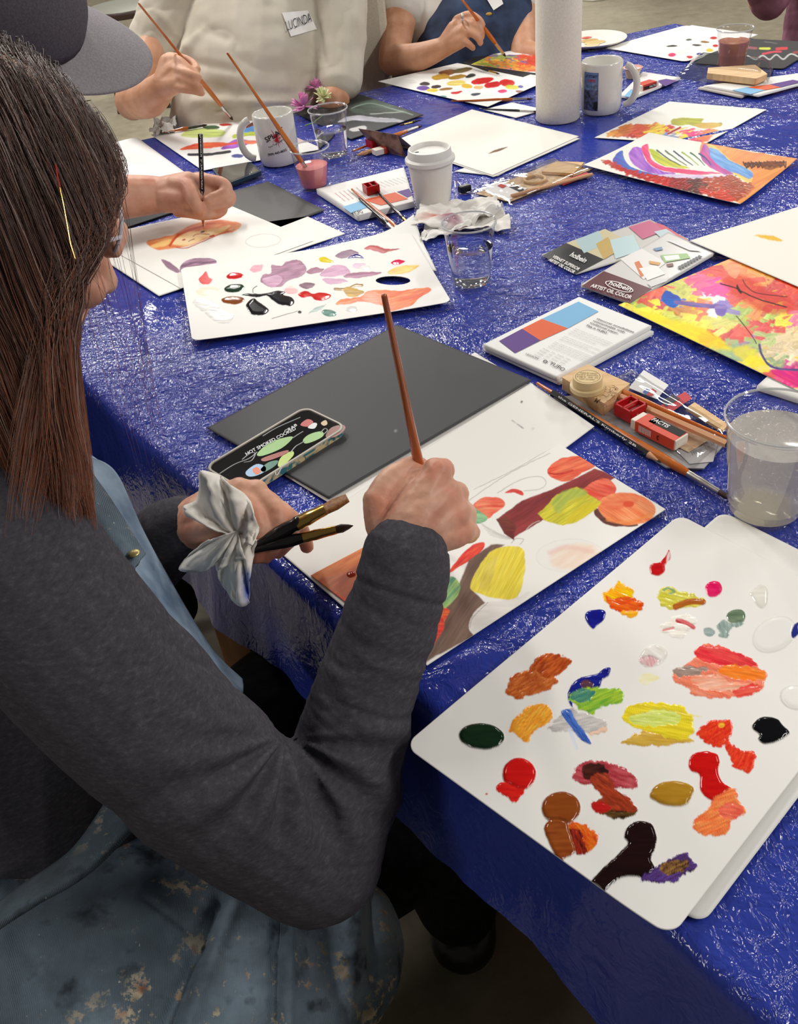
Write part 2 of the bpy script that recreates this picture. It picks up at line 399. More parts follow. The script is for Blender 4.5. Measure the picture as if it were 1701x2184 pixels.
    if label: tag(o, label, cat_, group)
    if extra:                                   # printing joined into the same mesh
        mb = MB(); extra(mb); me = o.data; bm = bmesh.new(); bm.from_mesh(me); off = len(me.materials)
        for q_ in mb.mats: me.materials.append(q_)
        vs = [bm.verts.new((p[0]-ctr[0], p[1]-ctr[1], p[2]-ctr[2])) for p in mb.v]
        for f, k in zip(mb.f, mb.m):
            try: fa = bm.faces.new([vs[i] for i in f]); fa.material_index = off+k
            except ValueError: pass
        bm.to_mesh(me); bm.free()
    return o
# ================================================================== the room and the table
def f_floor(nt, b):
    n = noise(nt, 1.6, 8, .65); n2 = noise(nt, 14, 6, .7)
    c = ramp(nt, n, [(.3, (122, 114, 96)), (.7, (150, 142, 122))]); nt.links.new(mixc(nt, .35, c, ramp(nt, n2, [(.35, (104, 96, 78)), (.7, (160, 152, 132))])), b.inputs['Base Color'])
    bump(nt, b, n2, .15, .002)
fl = MB(); fl.add([(-9, -4, 0), (9, -4, 0), (9, 16, 0), (-9, 16, 0)], [(0, 1, 2, 3)], mat('stained_concrete', rough=.45, fn=f_floor)); o = fl.build('floor'); o['kind'] = 'structure'
K = np.array([-1.005, 2.086]); E1 = np.array([.545, -.838]); E1r = np.array([.43, -.9]); E2 = np.array([.95, .314]); TWID, TLEN = 2.0, 2.95
E1 /= np.linalg.norm(E1); E1r /= np.linalg.norm(E1r); E2 /= np.linalg.norm(E2)
def tab(s, t):
    s = np.asarray(s, float); t = np.asarray(t, float); w = np.clip(t/TWID, 0, 1)
    e = E1[None]*(1-w)[:, None]+E1r[None]*w[:, None]
    return K[None]+s[:, None]*e+t[:, None]*E2[None]
def make_cloth():
    D = .175; st = .006
    sa = np.arange(-D, TLEN+D+1e-6, st); ta = np.arange(-D, TWID+D+1e-6, st)
    S, Tt = np.meshgrid(sa, ta); s = S.ravel(); t = Tt.ravel()
    sc = np.clip(s, 0, TLEN); tc = np.clip(t, 0, TWID); P = tab(sc, tc)
    ds = s-sc; dt = t-tc; d = np.hypot(ds, dt)
    n1 = np.array([-E1[1]*-1, 0]);
    outn = np.array([E1[1], -E1[0]]); outn = outn if outn@E2 < 0 else -outn       # out of the near edge
    outf = np.array([-E2[1], E2[0]]); outf = outf if outf@E1 < 0 else -outf
    dirv = outn[None]*(-np.minimum(dt, 0)/(d+1e-9))[:, None]-outn[None]*(np.maximum(dt, 0)/(d+1e-9))[:, None]+outf[None]*(-np.minimum(ds, 0)/(d+1e-9))[:, None]-outf[None]*(np.maximum(ds, 0)/(d+1e-9))[:, None]
    r = .014; ang = np.minimum(d/r, math.pi/2); down = r*(1-np.cos(ang))+np.maximum(d-r*math.pi/2, 0)*.985
    along = np.where(abs(dt) > abs(ds), s, t)
    fold = (fbm(along*7, d*.8, 5, 3)-.45)*.32+(fbm(along*26, d*2.5, 8, 2)-.37)*.10
    out = r*np.sin(ang)+np.maximum(d-.02, 0)*(.16+fold)
    out = np.maximum(out, .004*(d > .01))
    V = np.zeros((len(s), 3)); V[:, :2] = P+dirv*out[:, None]*(d > 0)[:, None]
    big = fbm(s*5, t*5, 11, 2); wr = 1-abs(2*fbm(s*11+3*big, t*17+3*big, 21, 3)-.9); wr2 = 1-abs(2*vn(s*38+4*big, t*60, 31)-1)
    mod = np.clip(fbm(s*2.2, t*2.2, 51, 2)*2-.2, .25, 1)
    V[:, 2] = TZ-.0022*np.clip(1-wr, 0, 1)*mod*(d == 0)-.0010*(1-wr2)*mod*(d == 0)-down
    # raised fold ridges of the slack film
    for (a, b_, hgt, wd_) in [((1350, 322), (1640, 262), .005, .010), ((1400, 480), (1700, 420), .004, .012), ((1380, 770), (1480, 725), .004, .010), ((1600, 410), (1701, 350), .006, .012), ((300, 640), (330, 800), .004, .012), ((905, 1440), (1080, 1380), .004, .012), ((640, 520), (760, 500), .003, .01)]:
        A = T(*a)[:2]; B = T(*b_)[:2]; dd = B-A; L = np.linalg.norm(dd); dd /= L; q = V[:, :2]-A; al = np.clip(q@dd, 0, L); dist = np.linalg.norm(q-al[:, None]*dd, axis=1)
        V[:, 2] += (hgt*np.exp(-(dist/wd_)**2*1.5))*(d == 0)*np.sin(np.pi*np.clip(al/L, .02, .98))
    nx = len(sa); idx = np.arange(len(s)).reshape(len(ta), nx); Q = np.stack([idx[:-1, :-1], idx[:-1, 1:], idx[1:, 1:], idx[1:, :-1]], -1).reshape(-1, 4)
    c = V[Q[len(Q)//2]]
    if np.cross(c[1]-c[0], c[3]-c[0])[2] < 0: Q = Q[:, ::-1]
    def f(nt, b):
        n1 = noise(nt, 26, 2, .5, scl=(1, 1.6, 1), dist=.9); r1 = math_(nt, 'ABSOLUTE', math_(nt, 'MULTIPLY_ADD', n1, 2, -1))
        n2 = noise(nt, 85, 2, .55, scl=(1.5, .8, 1), dist=.9); r2 = math_(nt, 'ABSOLUTE', math_(nt, 'MULTIPLY_ADD', n2, 2, -1))
        md = ramp(nt, noise(nt, 3.2, 3, .5), [(.36, .12), (.58, 1.)])
        hh = math_(nt, 'MULTIPLY', math_(nt, 'MULTIPLY_ADD', r2, .42, r1), md)
        gn = N(nt, 'ShaderNodeNewGeometry'); sx = N(nt, 'ShaderNodeSeparateXYZ'); nt.links.new(gn.outputs['Normal'], sx.inputs[0]); hh = math_(nt, 'MULTIPLY', hh, ramp(nt, sx.outputs[2], [(.35, .28), (.9, 1.)])); bump(nt, b, hh, 1.0, .0052)
        c = ramp(nt, noise(nt, 5, 4), [(.3, (38, 52, 142)), (.7, (50, 66, 164))]); nt.links.new(c, b.inputs['Base Color'])
    o = npmesh('tablecloth', V, Q, [mat('blue_poly_film', (46, 60, 145), .13, spec=.62, fn=f)])
    return tag(o, 'crinkled glossy blue plastic sheeting covering the whole work table', 'tablecloth')
make_cloth()
# table under the film
tb = thing('work_table', (0.2, 1.2, 0), 'long wooden legged work table under the blue plastic sheeting', 'table')
q = tab([.02, TLEN-.02, TLEN-.02, .02], [.02, .02, TWID-.02, TWID-.02]); mb = MB(); mb.prism([tuple(p) for p in q], TZ-.04, TZ-.006, mat('table_wood', (150, 110, 70), .5)); mb.build('tabletop', tb)
legm = mat('leg_wood', (176, 118, 66), .45, fn=f_noisecol(6, (160, 104, 56), (190, 130, 76), scl=(6, 6, .6)))
lc = U(505, 1310, 1.27)
for (x, y) in [(lc[0], lc[1]), (.62, -.2), (-.75, 2.1), (.85, 2.55), (1.3, 1.3)]:
    mb = MB(); mb.box((x, y, .35), (.023, -.01, 0), (.01, .023, 0), (0, 0, .35), legm); mb.build('leg', tb, bevel=.002)
# plinth at the back
pc = ray(1322, -10); pc = CP+pc*(-CAMZ/pc[2]); mb = MB()
pl = mat('white_paint', (222, 220, 212), .4)
def npoly(n, r, ph=0): return [(r*math.cos(2*math.pi*k/n+ph), r*math.sin(2*math.pi*k/n+ph)) for k in range(n)]
t_ = thing('display_plinth', pc, 'white stepped base of a column on the floor beyond the table', 'plinth')
for (r, z0, z1, nm) in [(.40, 0, .07, 'lower_step'), (.36, .07, .13, 'upper_step'), (.27, .13, 1.1, 'shaft')]:
    mb = MB(); mb.prism([(p[0]+pc[0]-.05, p[1]+pc[1]+.28) for p in npoly(8, r, .39)], z0, z1, pl); mb.build(nm, t_, False, .006)
# ================================================================== sheets, paintings and paint sheets on the table
def bend(amp=.003, k=1.0, ph=0):                   # slight lift at the edges of a sheet
    def f(u, v): return amp*(np.abs(2*u-1)**3*.6+np.abs(2*v-1)**3*.4)*k+amp*.4*(fbm(u*2+ph, v*2+ph, 3, 2))
    return f
def lift(corner, amt, rad=.5):                     # one corner curls up
    cu, cv = corner
    def f(u, v):
        d = np.clip(1-np.hypot(u-cu, v-cv)/rad, 0, 1); return amt*d*d
    return f
R_ = dict(c=(206, 22, 26), c2=(226, 38, 30))
# ---- near mixing sheet
def art_near(c):
    wet = dict(wet=1, h=.0012)
    st = dict(wet=.8, h=.0007, rough=6.5, rf=.10)
    c.poly([(1384, 1212), (1392, 1203), (1407, 1201), (1418, 1188), (1426, 1174), (1429, 1192), (1418, 1206), (1418, 1220), (1405, 1229), (1388, 1225)], (190, 14, 22), (216, 30, 34), **wet)
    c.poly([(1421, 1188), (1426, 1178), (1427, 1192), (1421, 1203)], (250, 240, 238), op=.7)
    c.poly([(1283, 1268), (1300, 1262), (1318, 1240), (1332, 1252), (1345, 1256), (1350, 1272), (1338, 1292), (1300, 1290)], (240, 196, 20), (250, 150, 20), ang=.4, **st)
    c.poly([(1290, 1270), (1310, 1280), (1345, 1275), (1370, 1287), (1362, 1302), (1335, 1308), (1312, 1304), (1296, 1292)], (222, 66, 20), (244, 120, 30), ang=.2, sf=.35, **st)
    c.poly([(1324, 1304), (1345, 1306), (1360, 1303), (1358, 1314), (1340, 1320), (1326, 1314)], (246, 176, 30), **st)
    c.poly([(1247, 1320), (1252, 1307), (1270, 1303), (1290, 1305), (1288, 1322), (1272, 1337), (1264, 1343), (1254, 1334)], (18, 22, 130), (34, 40, 160), **wet)
    c.poly([(1400, 1274), (1412, 1256), (1432, 1254), (1450, 1262), (1478, 1268), (1502, 1284), (1490, 1296), (1455, 1296), (1425, 1301), (1410, 1292)], (206, 198, 60), (232, 224, 110), ang=.25, sf=.3, **st)
    c.stroke([(1440, 1296), (1470, 1286), (1498, 1286)], 13, (196, 110, 36), (170, 90, 36), wet=.8, h=.001)
    c.stroke([(1414, 1262), (1424, 1256), (1438, 1264), (1428, 1268)], 5, (150, 176, 120), h=.001, wet=.8)
    c.poly([(1502, 1258), (1508, 1246), (1520, 1241), (1534, 1246), (1538, 1262), (1528, 1274), (1512, 1274)], (224, 14, 90), (240, 50, 120), **wet)
    c.poly([(1598, 1266), (1610, 1256), (1622, 1248), (1636, 1260), (1636, 1284), (1626, 1300), (1610, 1290)], (226, 222, 212), (240, 238, 230), wet=1, h=.0013)
    c.poly([(1406, 1340), (1425, 1326), (1442, 1312), (1470, 1314), (1486, 1326), (1470, 1350), (1448, 1364), (1420, 1356)], (236, 230, 218), (250, 246, 240), sf=.3, **st)
    c.stroke([(1444, 1326), (1460, 1330), (1478, 1340)], 9, (202, 70, 76), (226, 120, 120), wet=.7, h=.001); c.stroke([(1414, 1346), (1435, 1342)], 5, (226, 150, 150), wet=.7)
    c.poly([(1548, 1316), (1562, 1303), (1582, 1303), (1589, 1318), (1580, 1330), (1556, 1330)], (92, 116, 92), (130, 150, 122), ang=.1, wet=1, h=.0012)
    c.poly([(1526, 1336), (1540, 1322), (1562, 1330), (1586, 1332), (1560, 1342), (1548, 1362), (1532, 1358)], (132, 154, 146), (176, 192, 186), ang=1.4, sf=.3, **st)
    c.poly([(1500, 1343), (1512, 1340), (1524, 1349), (1516, 1360), (1502, 1356)], (140, 160, 156), (170, 184, 180), wet=.6)
    c.oval(1650, 1355, 50, 36, (226, 224, 220), rot=-.5, wet=1, h=.0009, edge=2, rough=1, op=.9); c.oval(1650, 1355, 47, 33, (238, 236, 232), rot=-.5, wet=1, h=.0011, rough=1)
    c.poly([(1686, 1352), (1692, 1336), (1702, 1330), (1704, 1352), (1690, 1364)], (40, 48, 130), wet=1, h=.001)
    c.oval(1695, 1490, 34, 26, (222, 220, 216), rot=.3, wet=1, h=.001, rough=1); c.oval(1696, 1490, 31, 23, (240, 238, 234), rot=.3, wet=1, h=.0012, rough=1)
    c.poly([(1362, 1408), (1376, 1384), (1400, 1377), (1422, 1390), (1418, 1408), (1400, 1422), (1376, 1424)], (246, 242, 238), (222, 216, 208), ang=.6, wet=.9, h=.0014)
    c.poly([(1362, 1408), (1385, 1402), (1404, 1412), (1388, 1424), (1368, 1418)], (216, 150, 158), (240, 214, 214), ang=1.2, sf=.5, op=.85, wet=.8, h=.001)
    c.poly([(1360, 1450), (1380, 1438), (1404, 1446), (1392, 1456), (1372, 1462)], (238, 230, 160), (246, 242, 220), rough=4, op=.9)
    # big salmon swirl
    c.poly([(1431, 1440), (1460, 1418), (1486, 1398), (1494, 1378), (1540, 1382), (1590, 1402), (1615, 1424), (1634, 1438), (1628, 1458), (1620, 1476), (1575, 1488), (1520, 1491), (1478, 1488), (1468, 1470), (1442, 1458)], (244, 150, 120), (240, 110, 80), ang=.35, sf=.12, **st)
    c.poly([(1480, 1400), (1496, 1378), (1545, 1384), (1598, 1404), (1612, 1420), (1570, 1424), (1520, 1420)], (226, 44, 58), (240, 90, 84), ang=.3, **st)
    c.poly([(1530, 1432), (1560, 1420), (1600, 1426), (1634, 1438), (1628, 1454), (1590, 1452), (1550, 1446)], (246, 122, 36), (250, 150, 60), ang=.15, sf=.3, **st)
    c.poly([(1470, 1450), (1520, 1440), (1560, 1456), (1600, 1462), (1560, 1476), (1500, 1474)], (250, 196, 170), (240, 130, 96), ang=-.1, sf=.2, **st)
    c.poly([(1560, 1476), (1590, 1464), (1620, 1466), (1618, 1478), (1576, 1488)], (232, 66, 60), (244, 110, 90), ang=-.2, **st)
    c.poly([(1432, 1434), (1450, 1426), (1490, 1424), (1508, 1430), (1480, 1442), (1448, 1446)], (150, 126, 116), (182, 160, 150), ang=.05, sf=.3, **st)
    # burnt orange pair
    c.poly([(1128, 1438), (1140, 1412), (1160, 1400), (1182, 1397), (1200, 1402), (1220, 1412), (1196, 1438), (1172, 1452), (1150, 1450)], (160, 58, 22), (214, 106, 44), ang=-.75, sf=.4, **st)
    c.poly([(1078, 1480), (1085, 1455), (1105, 1438), (1135, 1432), (1160, 1446), (1188, 1454), (1170, 1472), (1140, 1484), (1102, 1495)], (176, 74, 30), (222, 126, 60), ang=-.5, sf=.4, **st)
    # blue with green
    c.poly([(1212, 1500), (1210, 1478), (1232, 1452), (1270, 1440), (1290, 1428), (1302, 1428), (1298, 1444), (1284, 1452), (1276, 1470), (1240, 1480), (1222, 1500), (1220, 1512)], (16, 22, 122), (34, 44, 156), **wet)
    c.oval(1250, 1464, 14, 9, (70, 60, 90), (120, 60, 60), rough=4, wet=1, h=.001)
    c.poly([(1212, 1488), (1240, 1472), (1280, 1470), (1318, 1472), (1330, 1488), (1318, 1504), (1286, 1510), (1262, 1524), (1236, 1516), (1222, 1500)], (110, 176, 60), (190, 214, 60), ang=-.4, sf=.25, **st)
    c.poly([(1216, 1486), (1244, 1474), (1268, 1480), (1252, 1500), (1230, 1504)], (60, 130, 120), (110, 170, 120), ang=-.4, sf=.3, **st)
    c.poly([(1086, 1560), (1096, 1536), (1118, 1514), (1146, 1506), (1170, 1512), (1177, 1532), (1160, 1552), (1138, 1562), (1124, 1588), (1104, 1572)], (244, 150, 40), (250, 190, 70), ang=-.9, sf=.4, **st)
    c.poly([(1168, 1552), (1190, 1532), (1216, 1512), (1240, 1522), (1262, 1530), (1292, 1540), (1288, 1562), (1262, 1570), (1230, 1562), (1195, 1566), (1176, 1562)], (190, 186, 186), (226, 220, 214), ang=-.2, sf=.3, **st)
    c.poly([(1256, 1568), (1290, 1552), (1294, 1562), (1268, 1571)], (244, 206, 180), **st)
    c.poly([(1196, 1524), (1214, 1516), (1226, 1540), (1244, 1562), (1260, 1590), (1240, 1582), (1218, 1556)], (40, 80, 176), (90, 130, 210), ang=.9, sf=.4, wet=.8, h=.0008)
    c.stroke([(1214, 1560), (1222, 1580), (1228, 1600)], 8, (210, 220, 240), (230, 234, 244), op=.8)
    # yellow
    c.poly([(1326, 1588), (1348, 1572), (1380, 1562), (1420, 1570), (1462, 1576), (1476, 1584), (1440, 1592), (1380, 1594)], (206, 164, 60), (222, 186, 90), ang=.05, **st)
    c.poly([(1326, 1530), (1340, 1510), (1372, 1503), (1420, 1502), (1456, 1512), (1476, 1532), (1478, 1560), (1466, 1578), (1430, 1580), (1396, 1566), (1370, 1560), (1338, 1548)], (238, 220, 50), (226, 200, 40), ang=.2, sf=.2, **st)
    c.poly([(1340, 1534), (1380, 1520), (1430, 1518), (1452, 1530), (1440, 1548), (1400, 1552), (1360, 1550)], (206, 222, 90), (232, 236, 150), ang=.05, sf=.4, **st)
    c.stroke([(1440, 1520), (1470, 1528), (1496, 1531)], 4, (240, 220, 90), taper=.8)
    c.oval(1027, 1574, 48, 28, (16, 40, 22), (22, 50, 28), rot=.08, wet=1, h=.0022, rough=1.5)
    c.poly([(1603, 1556), (1610, 1540), (1628, 1531), (1652, 1534), (1668, 1548), (1682, 1566), (1670, 1576), (1650, 1586), (1628, 1590), (1616, 1580), (1618, 1570)], (12, 12, 16), wet=1, h=.0018)
    c.poly([(1486, 1570), (1500, 1546), (1525, 1537), (1558, 1540), (1562, 1560), (1552, 1582), (1534, 1596), (1510, 1590)], (220, 36, 26), (240, 80, 40), ang=-.6, sf=.4, **st)
    c.poly([(1544, 1578), (1560, 1590), (1582, 1600), (1606, 1606), (1610, 1626), (1596, 1650), (1574, 1646), (1556, 1624)], (222, 40, 26), (240, 84, 50), ang=-1.1, sf=.4, **st)
    c.oval(1537, 1550, 7, 5, (244, 180, 40), h=.001)
    c.poly([(1467, 1632), (1474, 1614), (1495, 1606), (1526, 1610), (1534, 1628), (1530, 1650), (1540, 1672), (1566, 1690), (1570, 1706), (1540, 1716), (1510, 1708), (1492, 1688), (1490, 1656), (1472, 1648)], (198, 14, 16), (214, 24, 20), **wet)
    c.poly([(1520, 1706), (1545, 1690), (1566, 1688), (1572, 1706), (1590, 1738), (1576, 1746), (1556, 1758), (1552, 1784), (1522, 1788), (1484, 1780), (1477, 1752), (1500, 1738), (1512, 1722)], (240, 110, 60), (248, 160, 90), ang=-.4, sf=.35, **st)
    c.poly([(1530, 1730), (1560, 1716), (1586, 1736), (1560, 1752), (1536, 1746)], (238, 90, 70), (246, 130, 100), ang=.2, sf=.4, **st)
    c.oval(1107, 1655, 35, 35, (204, 18, 18), (216, 28, 24), wet=1, h=.0020, rough=1.5)
    c.poly([(1057, 1684), (1062, 1674), (1080, 1672), (1100, 1684), (1120, 1688), (1108, 1706), (1092, 1715), (1080, 1700), (1064, 1694)], (214, 24, 22), (226, 40, 30), **st)
    # maroon
    c.poly([(1222, 1654), (1234, 1634), (1262, 1627), (1300, 1630), (1336, 1644), (1358, 1668), (1352, 1684), (1310, 1684), (1270, 1680), (1232, 1672)], (168, 46, 56), (206, 96, 104), ang=.3, sf=.3, **st)
    c.poly([(1240, 1642), (1252, 1634), (1280, 1634), (1294, 1648), (1284, 1660), (1262, 1668), (1244, 1662)], (44, 20, 20), (90, 40, 30), **st)
    c.poly([(1256, 1664), (1284, 1652), (1304, 1668), (1316, 1690), (1344, 1710), (1360, 1730), (1342, 1742), (1300, 1744), (1266, 1732), (1260, 1716), (1284, 1702), (1268, 1684)], (134, 48, 26), (190, 70, 40), ang=.6, sf=.4, **st)
    c.poly([(1288, 1740), (1310, 1732), (1346, 1736), (1358, 1728), (1348, 1744), (1310, 1748)], (40, 18, 14), (120, 90, 40), **st)
    c.poly([(1260, 1716), (1280, 1712), (1300, 1728), (1280, 1738), (1264, 1732)], (190, 30, 28), **st)
    c.poly([(1384, 1700), (1400, 1678), (1424, 1670), (1456, 1672), (1478, 1684), (1474, 1700), (1462, 1720), (1430, 1723), (1400, 1714)], (172, 124, 30), (186, 140, 44), wet=1, h=.0018)
    # brown
    c.oval(1196, 1727, 41, 35, (140, 68, 22), (150, 78, 28), wet=1, h=.0022, rough=1.5)
    c.poly([(1205, 1770), (1225, 1757), (1250, 1764), (1273, 1786), (1268, 1808), (1250, 1820), (1226, 1812)], (232, 120, 30), (214, 50, 26), ang=.9, sf=.4, **st)
    c.poly([(1212, 1776), (1230, 1772), (1244, 1796), (1250, 1822), (1228, 1822), (1216, 1800)], (60, 20, 14), (190, 50, 30), ang=1.2, sf=.4, **st)
    c.poly([(1160, 1770), (1176, 1752), (1206, 1754), (1214, 1776), (1222, 1800), (1226, 1820), (1206, 1832), (1190, 1845), (1182, 1824), (1170, 1800)], (134, 62, 22), (160, 84, 34), wet=1, h=.0016, rough=3)
    # near black
    c.poly([(1254, 1893), (1262, 1898), (1282, 1911), (1312, 1872), (1340, 1862), (1330, 1850)], (104, 80, 200), wet=.8, rough=1)
    c.poly([(1330, 1790), (1338, 1768), (1360, 1755), (1386, 1760), (1399, 1784), (1396, 1812), (1388, 1836), (1396, 1858), (1376, 1874), (1350, 1872), (1318, 1878), (1284, 1904), (1258, 1888), (1290, 1850), (1322, 1820), (1338, 1802)], (26, 8, 10), (34, 14, 12), wet=1, h=.0018)
    c.poly([(1364, 1880), (1392, 1856), (1420, 1840), (1450, 1826), (1466, 1824), (1468, 1838), (1485, 1854), (1462, 1868), (1440, 1884), (1410, 1888)], (96, 66, 150), (60, 36, 60), ang=-.45, sf=.35, **st)
    c.poly([(1404, 1852), (1440, 1836), (1466, 1842), (1458, 1862), (1424, 1872)], (60, 34, 30), (176, 130, 70), ang=-.45, sf=.45, **st)
    c.oval(1037, 1697, 2.5, 2, (190, 30, 30))
sheet('mixing_sheet', [(985, 1580), (1540, 1092), (1990, 1318), (1494, 1976)], .003, .003, 'white round-cornered paint palette pad beneath the large paint-covered palette in the foreground', 'palette paper', base=(236, 234, 230), rnd=.012, thick=.0008)
sheet('mixing_sheet', [(862, 1592), (1448, 1100), (1930, 1350), (1430, 2006)], .0048, .0008, 'large white palette sheet in the foreground covered with wet paint dabs', 'palette paper', art=art_near, base=(238, 236, 232), rnd=.012, thick=.001, curl=lambda u, v: .001*np.sin(3*u+1)**2+.004*np.clip((v-.8)/.2, 0, 1)**2*(1-u))
# ---- painting under the painter's hand
def art_main(c):
    pnk = dict(wet=.25, h=.0001)
    c.poly([(655, 1232), (776, 1164), (800, 1240), (745, 1310)], (206, 112, 56), (186, 78, 34), ang=-.6, sf=.12, smooth=False, edge=3, **pnk)
    c.poly([(668, 1222), (776, 1166), (780, 1196), (700, 1232)], (232, 146, 84), (214, 110, 56), ang=-.5, op=.8, edge=6)
    c.poly([(720, 1250), (770, 1200), (790, 1250), (750, 1296)], (160, 80, 60), (196, 96, 50), ang=-.8, op=.7, edge=8)
    c.poly([(700, 1262), (730, 1296), (750, 1312), (760, 1290)], (226, 70, 44), op=.8, edge=5)
    c.oval(748, 1226, 10, 7, (140, 40, 18), wet=1, h=.0012)
    # pencil lines
    for p in ([(1180, 953), (1100, 1000), (1010, 1045)], [(1172, 968), (1090, 1008), (1000, 1068)], [(1060, 1052), (1110, 1024), (1150, 1018), (1164, 1030), (1150, 1044), (1116, 1048)]): c.stroke(p, 1.6, (176, 172, 168), op=.8, rough=1.5)
    # shelf bars
    c.poly([(1058, 1108), (1110, 1070), (1200, 1035), (1268, 1000), (1314, 1018), (1240, 1062), (1180, 1096), (1096, 1148)], (128, 38, 40), (158, 56, 56), ang=-.55, sf=.08, smooth=False, edge=2.5, **pnk)
    c.poly([(1058, 1108), (1080, 1104), (1100, 1122), (1096, 1154), (1074, 1138)], (104, 28, 30), (130, 60, 40), smooth=False, **pnk)
    c.poly([(1168, 1008), (1176, 990), (1206, 976), (1250, 976), (1268, 994), (1240, 1010), (1210, 1028), (1180, 1022)], (226, 76, 50), (240, 130, 90), ang=-.3, **pnk)
    c.stroke([(1170, 1010), (1192, 1012), (1220, 1004)], 4, (190, 40, 30), (220, 80, 50))
    c.poly([(1232, 1058), (1262, 1030), (1292, 1022), (1314, 1042), (1300, 1066), (1268, 1070)], (220, 66, 48), (238, 120, 90), ang=.3, **pnk)
    c.poly([(1268, 1086), (1272, 1104), (1300, 1122), (1360, 1122), (1330, 1104), (1290, 1090)], (110, 62, 50), (90, 44, 40), **pnk)
    c.oval(1336, 1086, 62, 34, (238, 120, 70), (246, 164, 110), rot=.1, ang=.6, sf=.1, **pnk)
    c.oval(1322, 1070, 40, 16, (228, 84, 56), (244, 140, 90), rot=-.2, edge=6, op=.7); c.oval(1340, 1076, 11, 7, (226, 80, 44), edge=2); c.stroke([(1296, 1108), (1340, 1116), (1384, 1100)], 9, (234, 112, 50), (244, 160, 90), edge=4, op=.8)
    c.poly([(1146, 1096), (1160, 1086), (1186, 1056), (1230, 1040), (1282, 1072), (1266, 1090), (1230, 1114), (1200, 1122), (1160, 1112)], (196, 188, 46), (226, 214, 60), ang=-.6, sf=.16, smooth=False, edge=2, **pnk)
    c.poly([(1176, 1072), (1200, 1050), (1236, 1042), (1252, 1054), (1214, 1070), (1190, 1096)], (150, 176, 74), (196, 200, 80), ang=-.8, sf=.2, op=.85, edge=5)
    c.poly([(1206, 1112), (1240, 1080), (1278, 1074), (1262, 1092), (1226, 1116)], (226, 208, 30), (208, 186, 36), ang=-.7, sf=.3, op=.8, edge=4)
    c.poly([(1008, 1078), (1030, 1062), (1064, 1062), (1076, 1078), (1056, 1096), (1040, 1106), (1016, 1096)], (226, 70, 50), (244, 150, 110), **pnk)
    c.poly([(1000, 1082), (1020, 1090), (1040, 1106), (1020, 1118), (1000, 1108)], (110, 176, 130), (160, 200, 150), **pnk)
    c.poly([(1076, 1052), (1092, 1044), (1112, 1048), (1114, 1058), (1096, 1052)], (214, 50, 44), (236, 110, 90), **pnk)
    for k in range(7): c.stroke([(1020+k*4, 1112+k*5), (1050+k*4, 1132+k*3), (1090, 1150)], 1.3, (190, 186, 182), op=.7)
    # red ribbon, dark bar, yellow block
    c.poly([(950, 1228), (985, 1184), (1010, 1162), (1032, 1158), (1030, 1172), (1000, 1198), (960, 1222)], (216, 40, 36), (236, 90, 60), ang=-.7, **pnk)
    c.poly([(890, 1422), (932, 1330), (975, 1255), (1000, 1196), (1046, 1162), (1076, 1163), (1040, 1190), (1012, 1225), (1004, 1256), (1034, 1286), (1010, 1310), (1002, 1340), (1010, 1358)], (104, 78, 66), (130, 104, 90), ang=-1.0, sf=.07, smooth=False, edge=3, **pnk)
    c.poly([(1002, 1254), (1020, 1212), (1045, 1178), (1078, 1166), (1112, 1170), (1119, 1196), (1116, 1236), (1100, 1276), (1060, 1278), (1030, 1270)], (228, 206, 58), (238, 222, 84), ang=-1.1, sf=.16, edge=2, **pnk)
    c.poly([(1020, 1250), (1036, 1210), (1060, 1184), (1050, 1230), (1040, 1264)], (206, 180, 60), (236, 226, 130), ang=-1.1, op=.6, edge=6)
    c.poly([(936, 1270), (944, 1240), (964, 1230), (980, 1244), (976, 1270), (950, 1298), (936, 1300)], (90, 150, 120), (170, 200, 110), ang=-.9, edge=2, **pnk)
    c.poly([(930, 1302), (948, 1298), (958, 1306), (938, 1340), (926, 1330)], (222, 60, 44), (240, 120, 60), **pnk)
    c.poly([(920, 1340), (940, 1318), (948, 1336), (934, 1362), (914, 1384)], (206, 40, 34), (226, 80, 50), **pnk)
    c.poly([(1000, 1342), (1006, 1316), (1034, 1288), (1090, 1280), (1130, 1262), (1100, 1296), (1030, 1350), (1012, 1356)], (238, 234, 228), (228, 222, 216), smooth=True, edge=2)
    c.stroke([(1002, 1340), (1008, 1318), (1040, 1286)], 1.5, (170, 160, 156)); 
    c.oval(1214, 1186, 72, 36, (226, 220, 214), rot=-.05, op=.5, edge=1.5, rough=1.5); c.oval(1214, 1186, 70, 34, (240, 238, 233), rot=-.05, rough=1.5)
    c.oval(1225, 1188, 54, 27, (242, 216, 196), (246, 232, 218), rot=-.15, edge=10, op=.9, ang=-.5); c.stroke([(1172, 1180), (1210, 1168), (1262, 1178)], 10, (236, 190, 178), edge=6, op=.5)
    c.stroke([(1090, 1160), (1100, 1150), (1116, 1152), (1108, 1162)], 1.5, (180, 176, 172)); c.stroke([(1122, 1130), (1136, 1118), (1150, 1112)], 1.5, (190, 186, 180))
def art_under(c):
    c.stroke([(1092, 898), (1100, 905), (1118, 915)], 1.6, (150, 150, 150)); c.oval(1112, 858, 2.2, 2.2, (30, 30, 34), rough=.5); c.oval(1136, 915, 4, 2.6, (222, 214, 200))
sheet('paper_sheet', [(606, 1014), (1012, 752), (1150, 836), (748, 1102)], .0020, .005, 'white paper sheet mostly hidden beneath the charcoal card, its corners showing', 'paper', base=(240, 238, 234))
sheet('paper_sheet', [(582, 1166), (1130, 816), (1267, 910), (742, 1304)], .0030, .002, 'white sheet with a tiny dark dot beneath the painting of coloured pots', 'paper', art=art_under, base=(238, 236, 230))
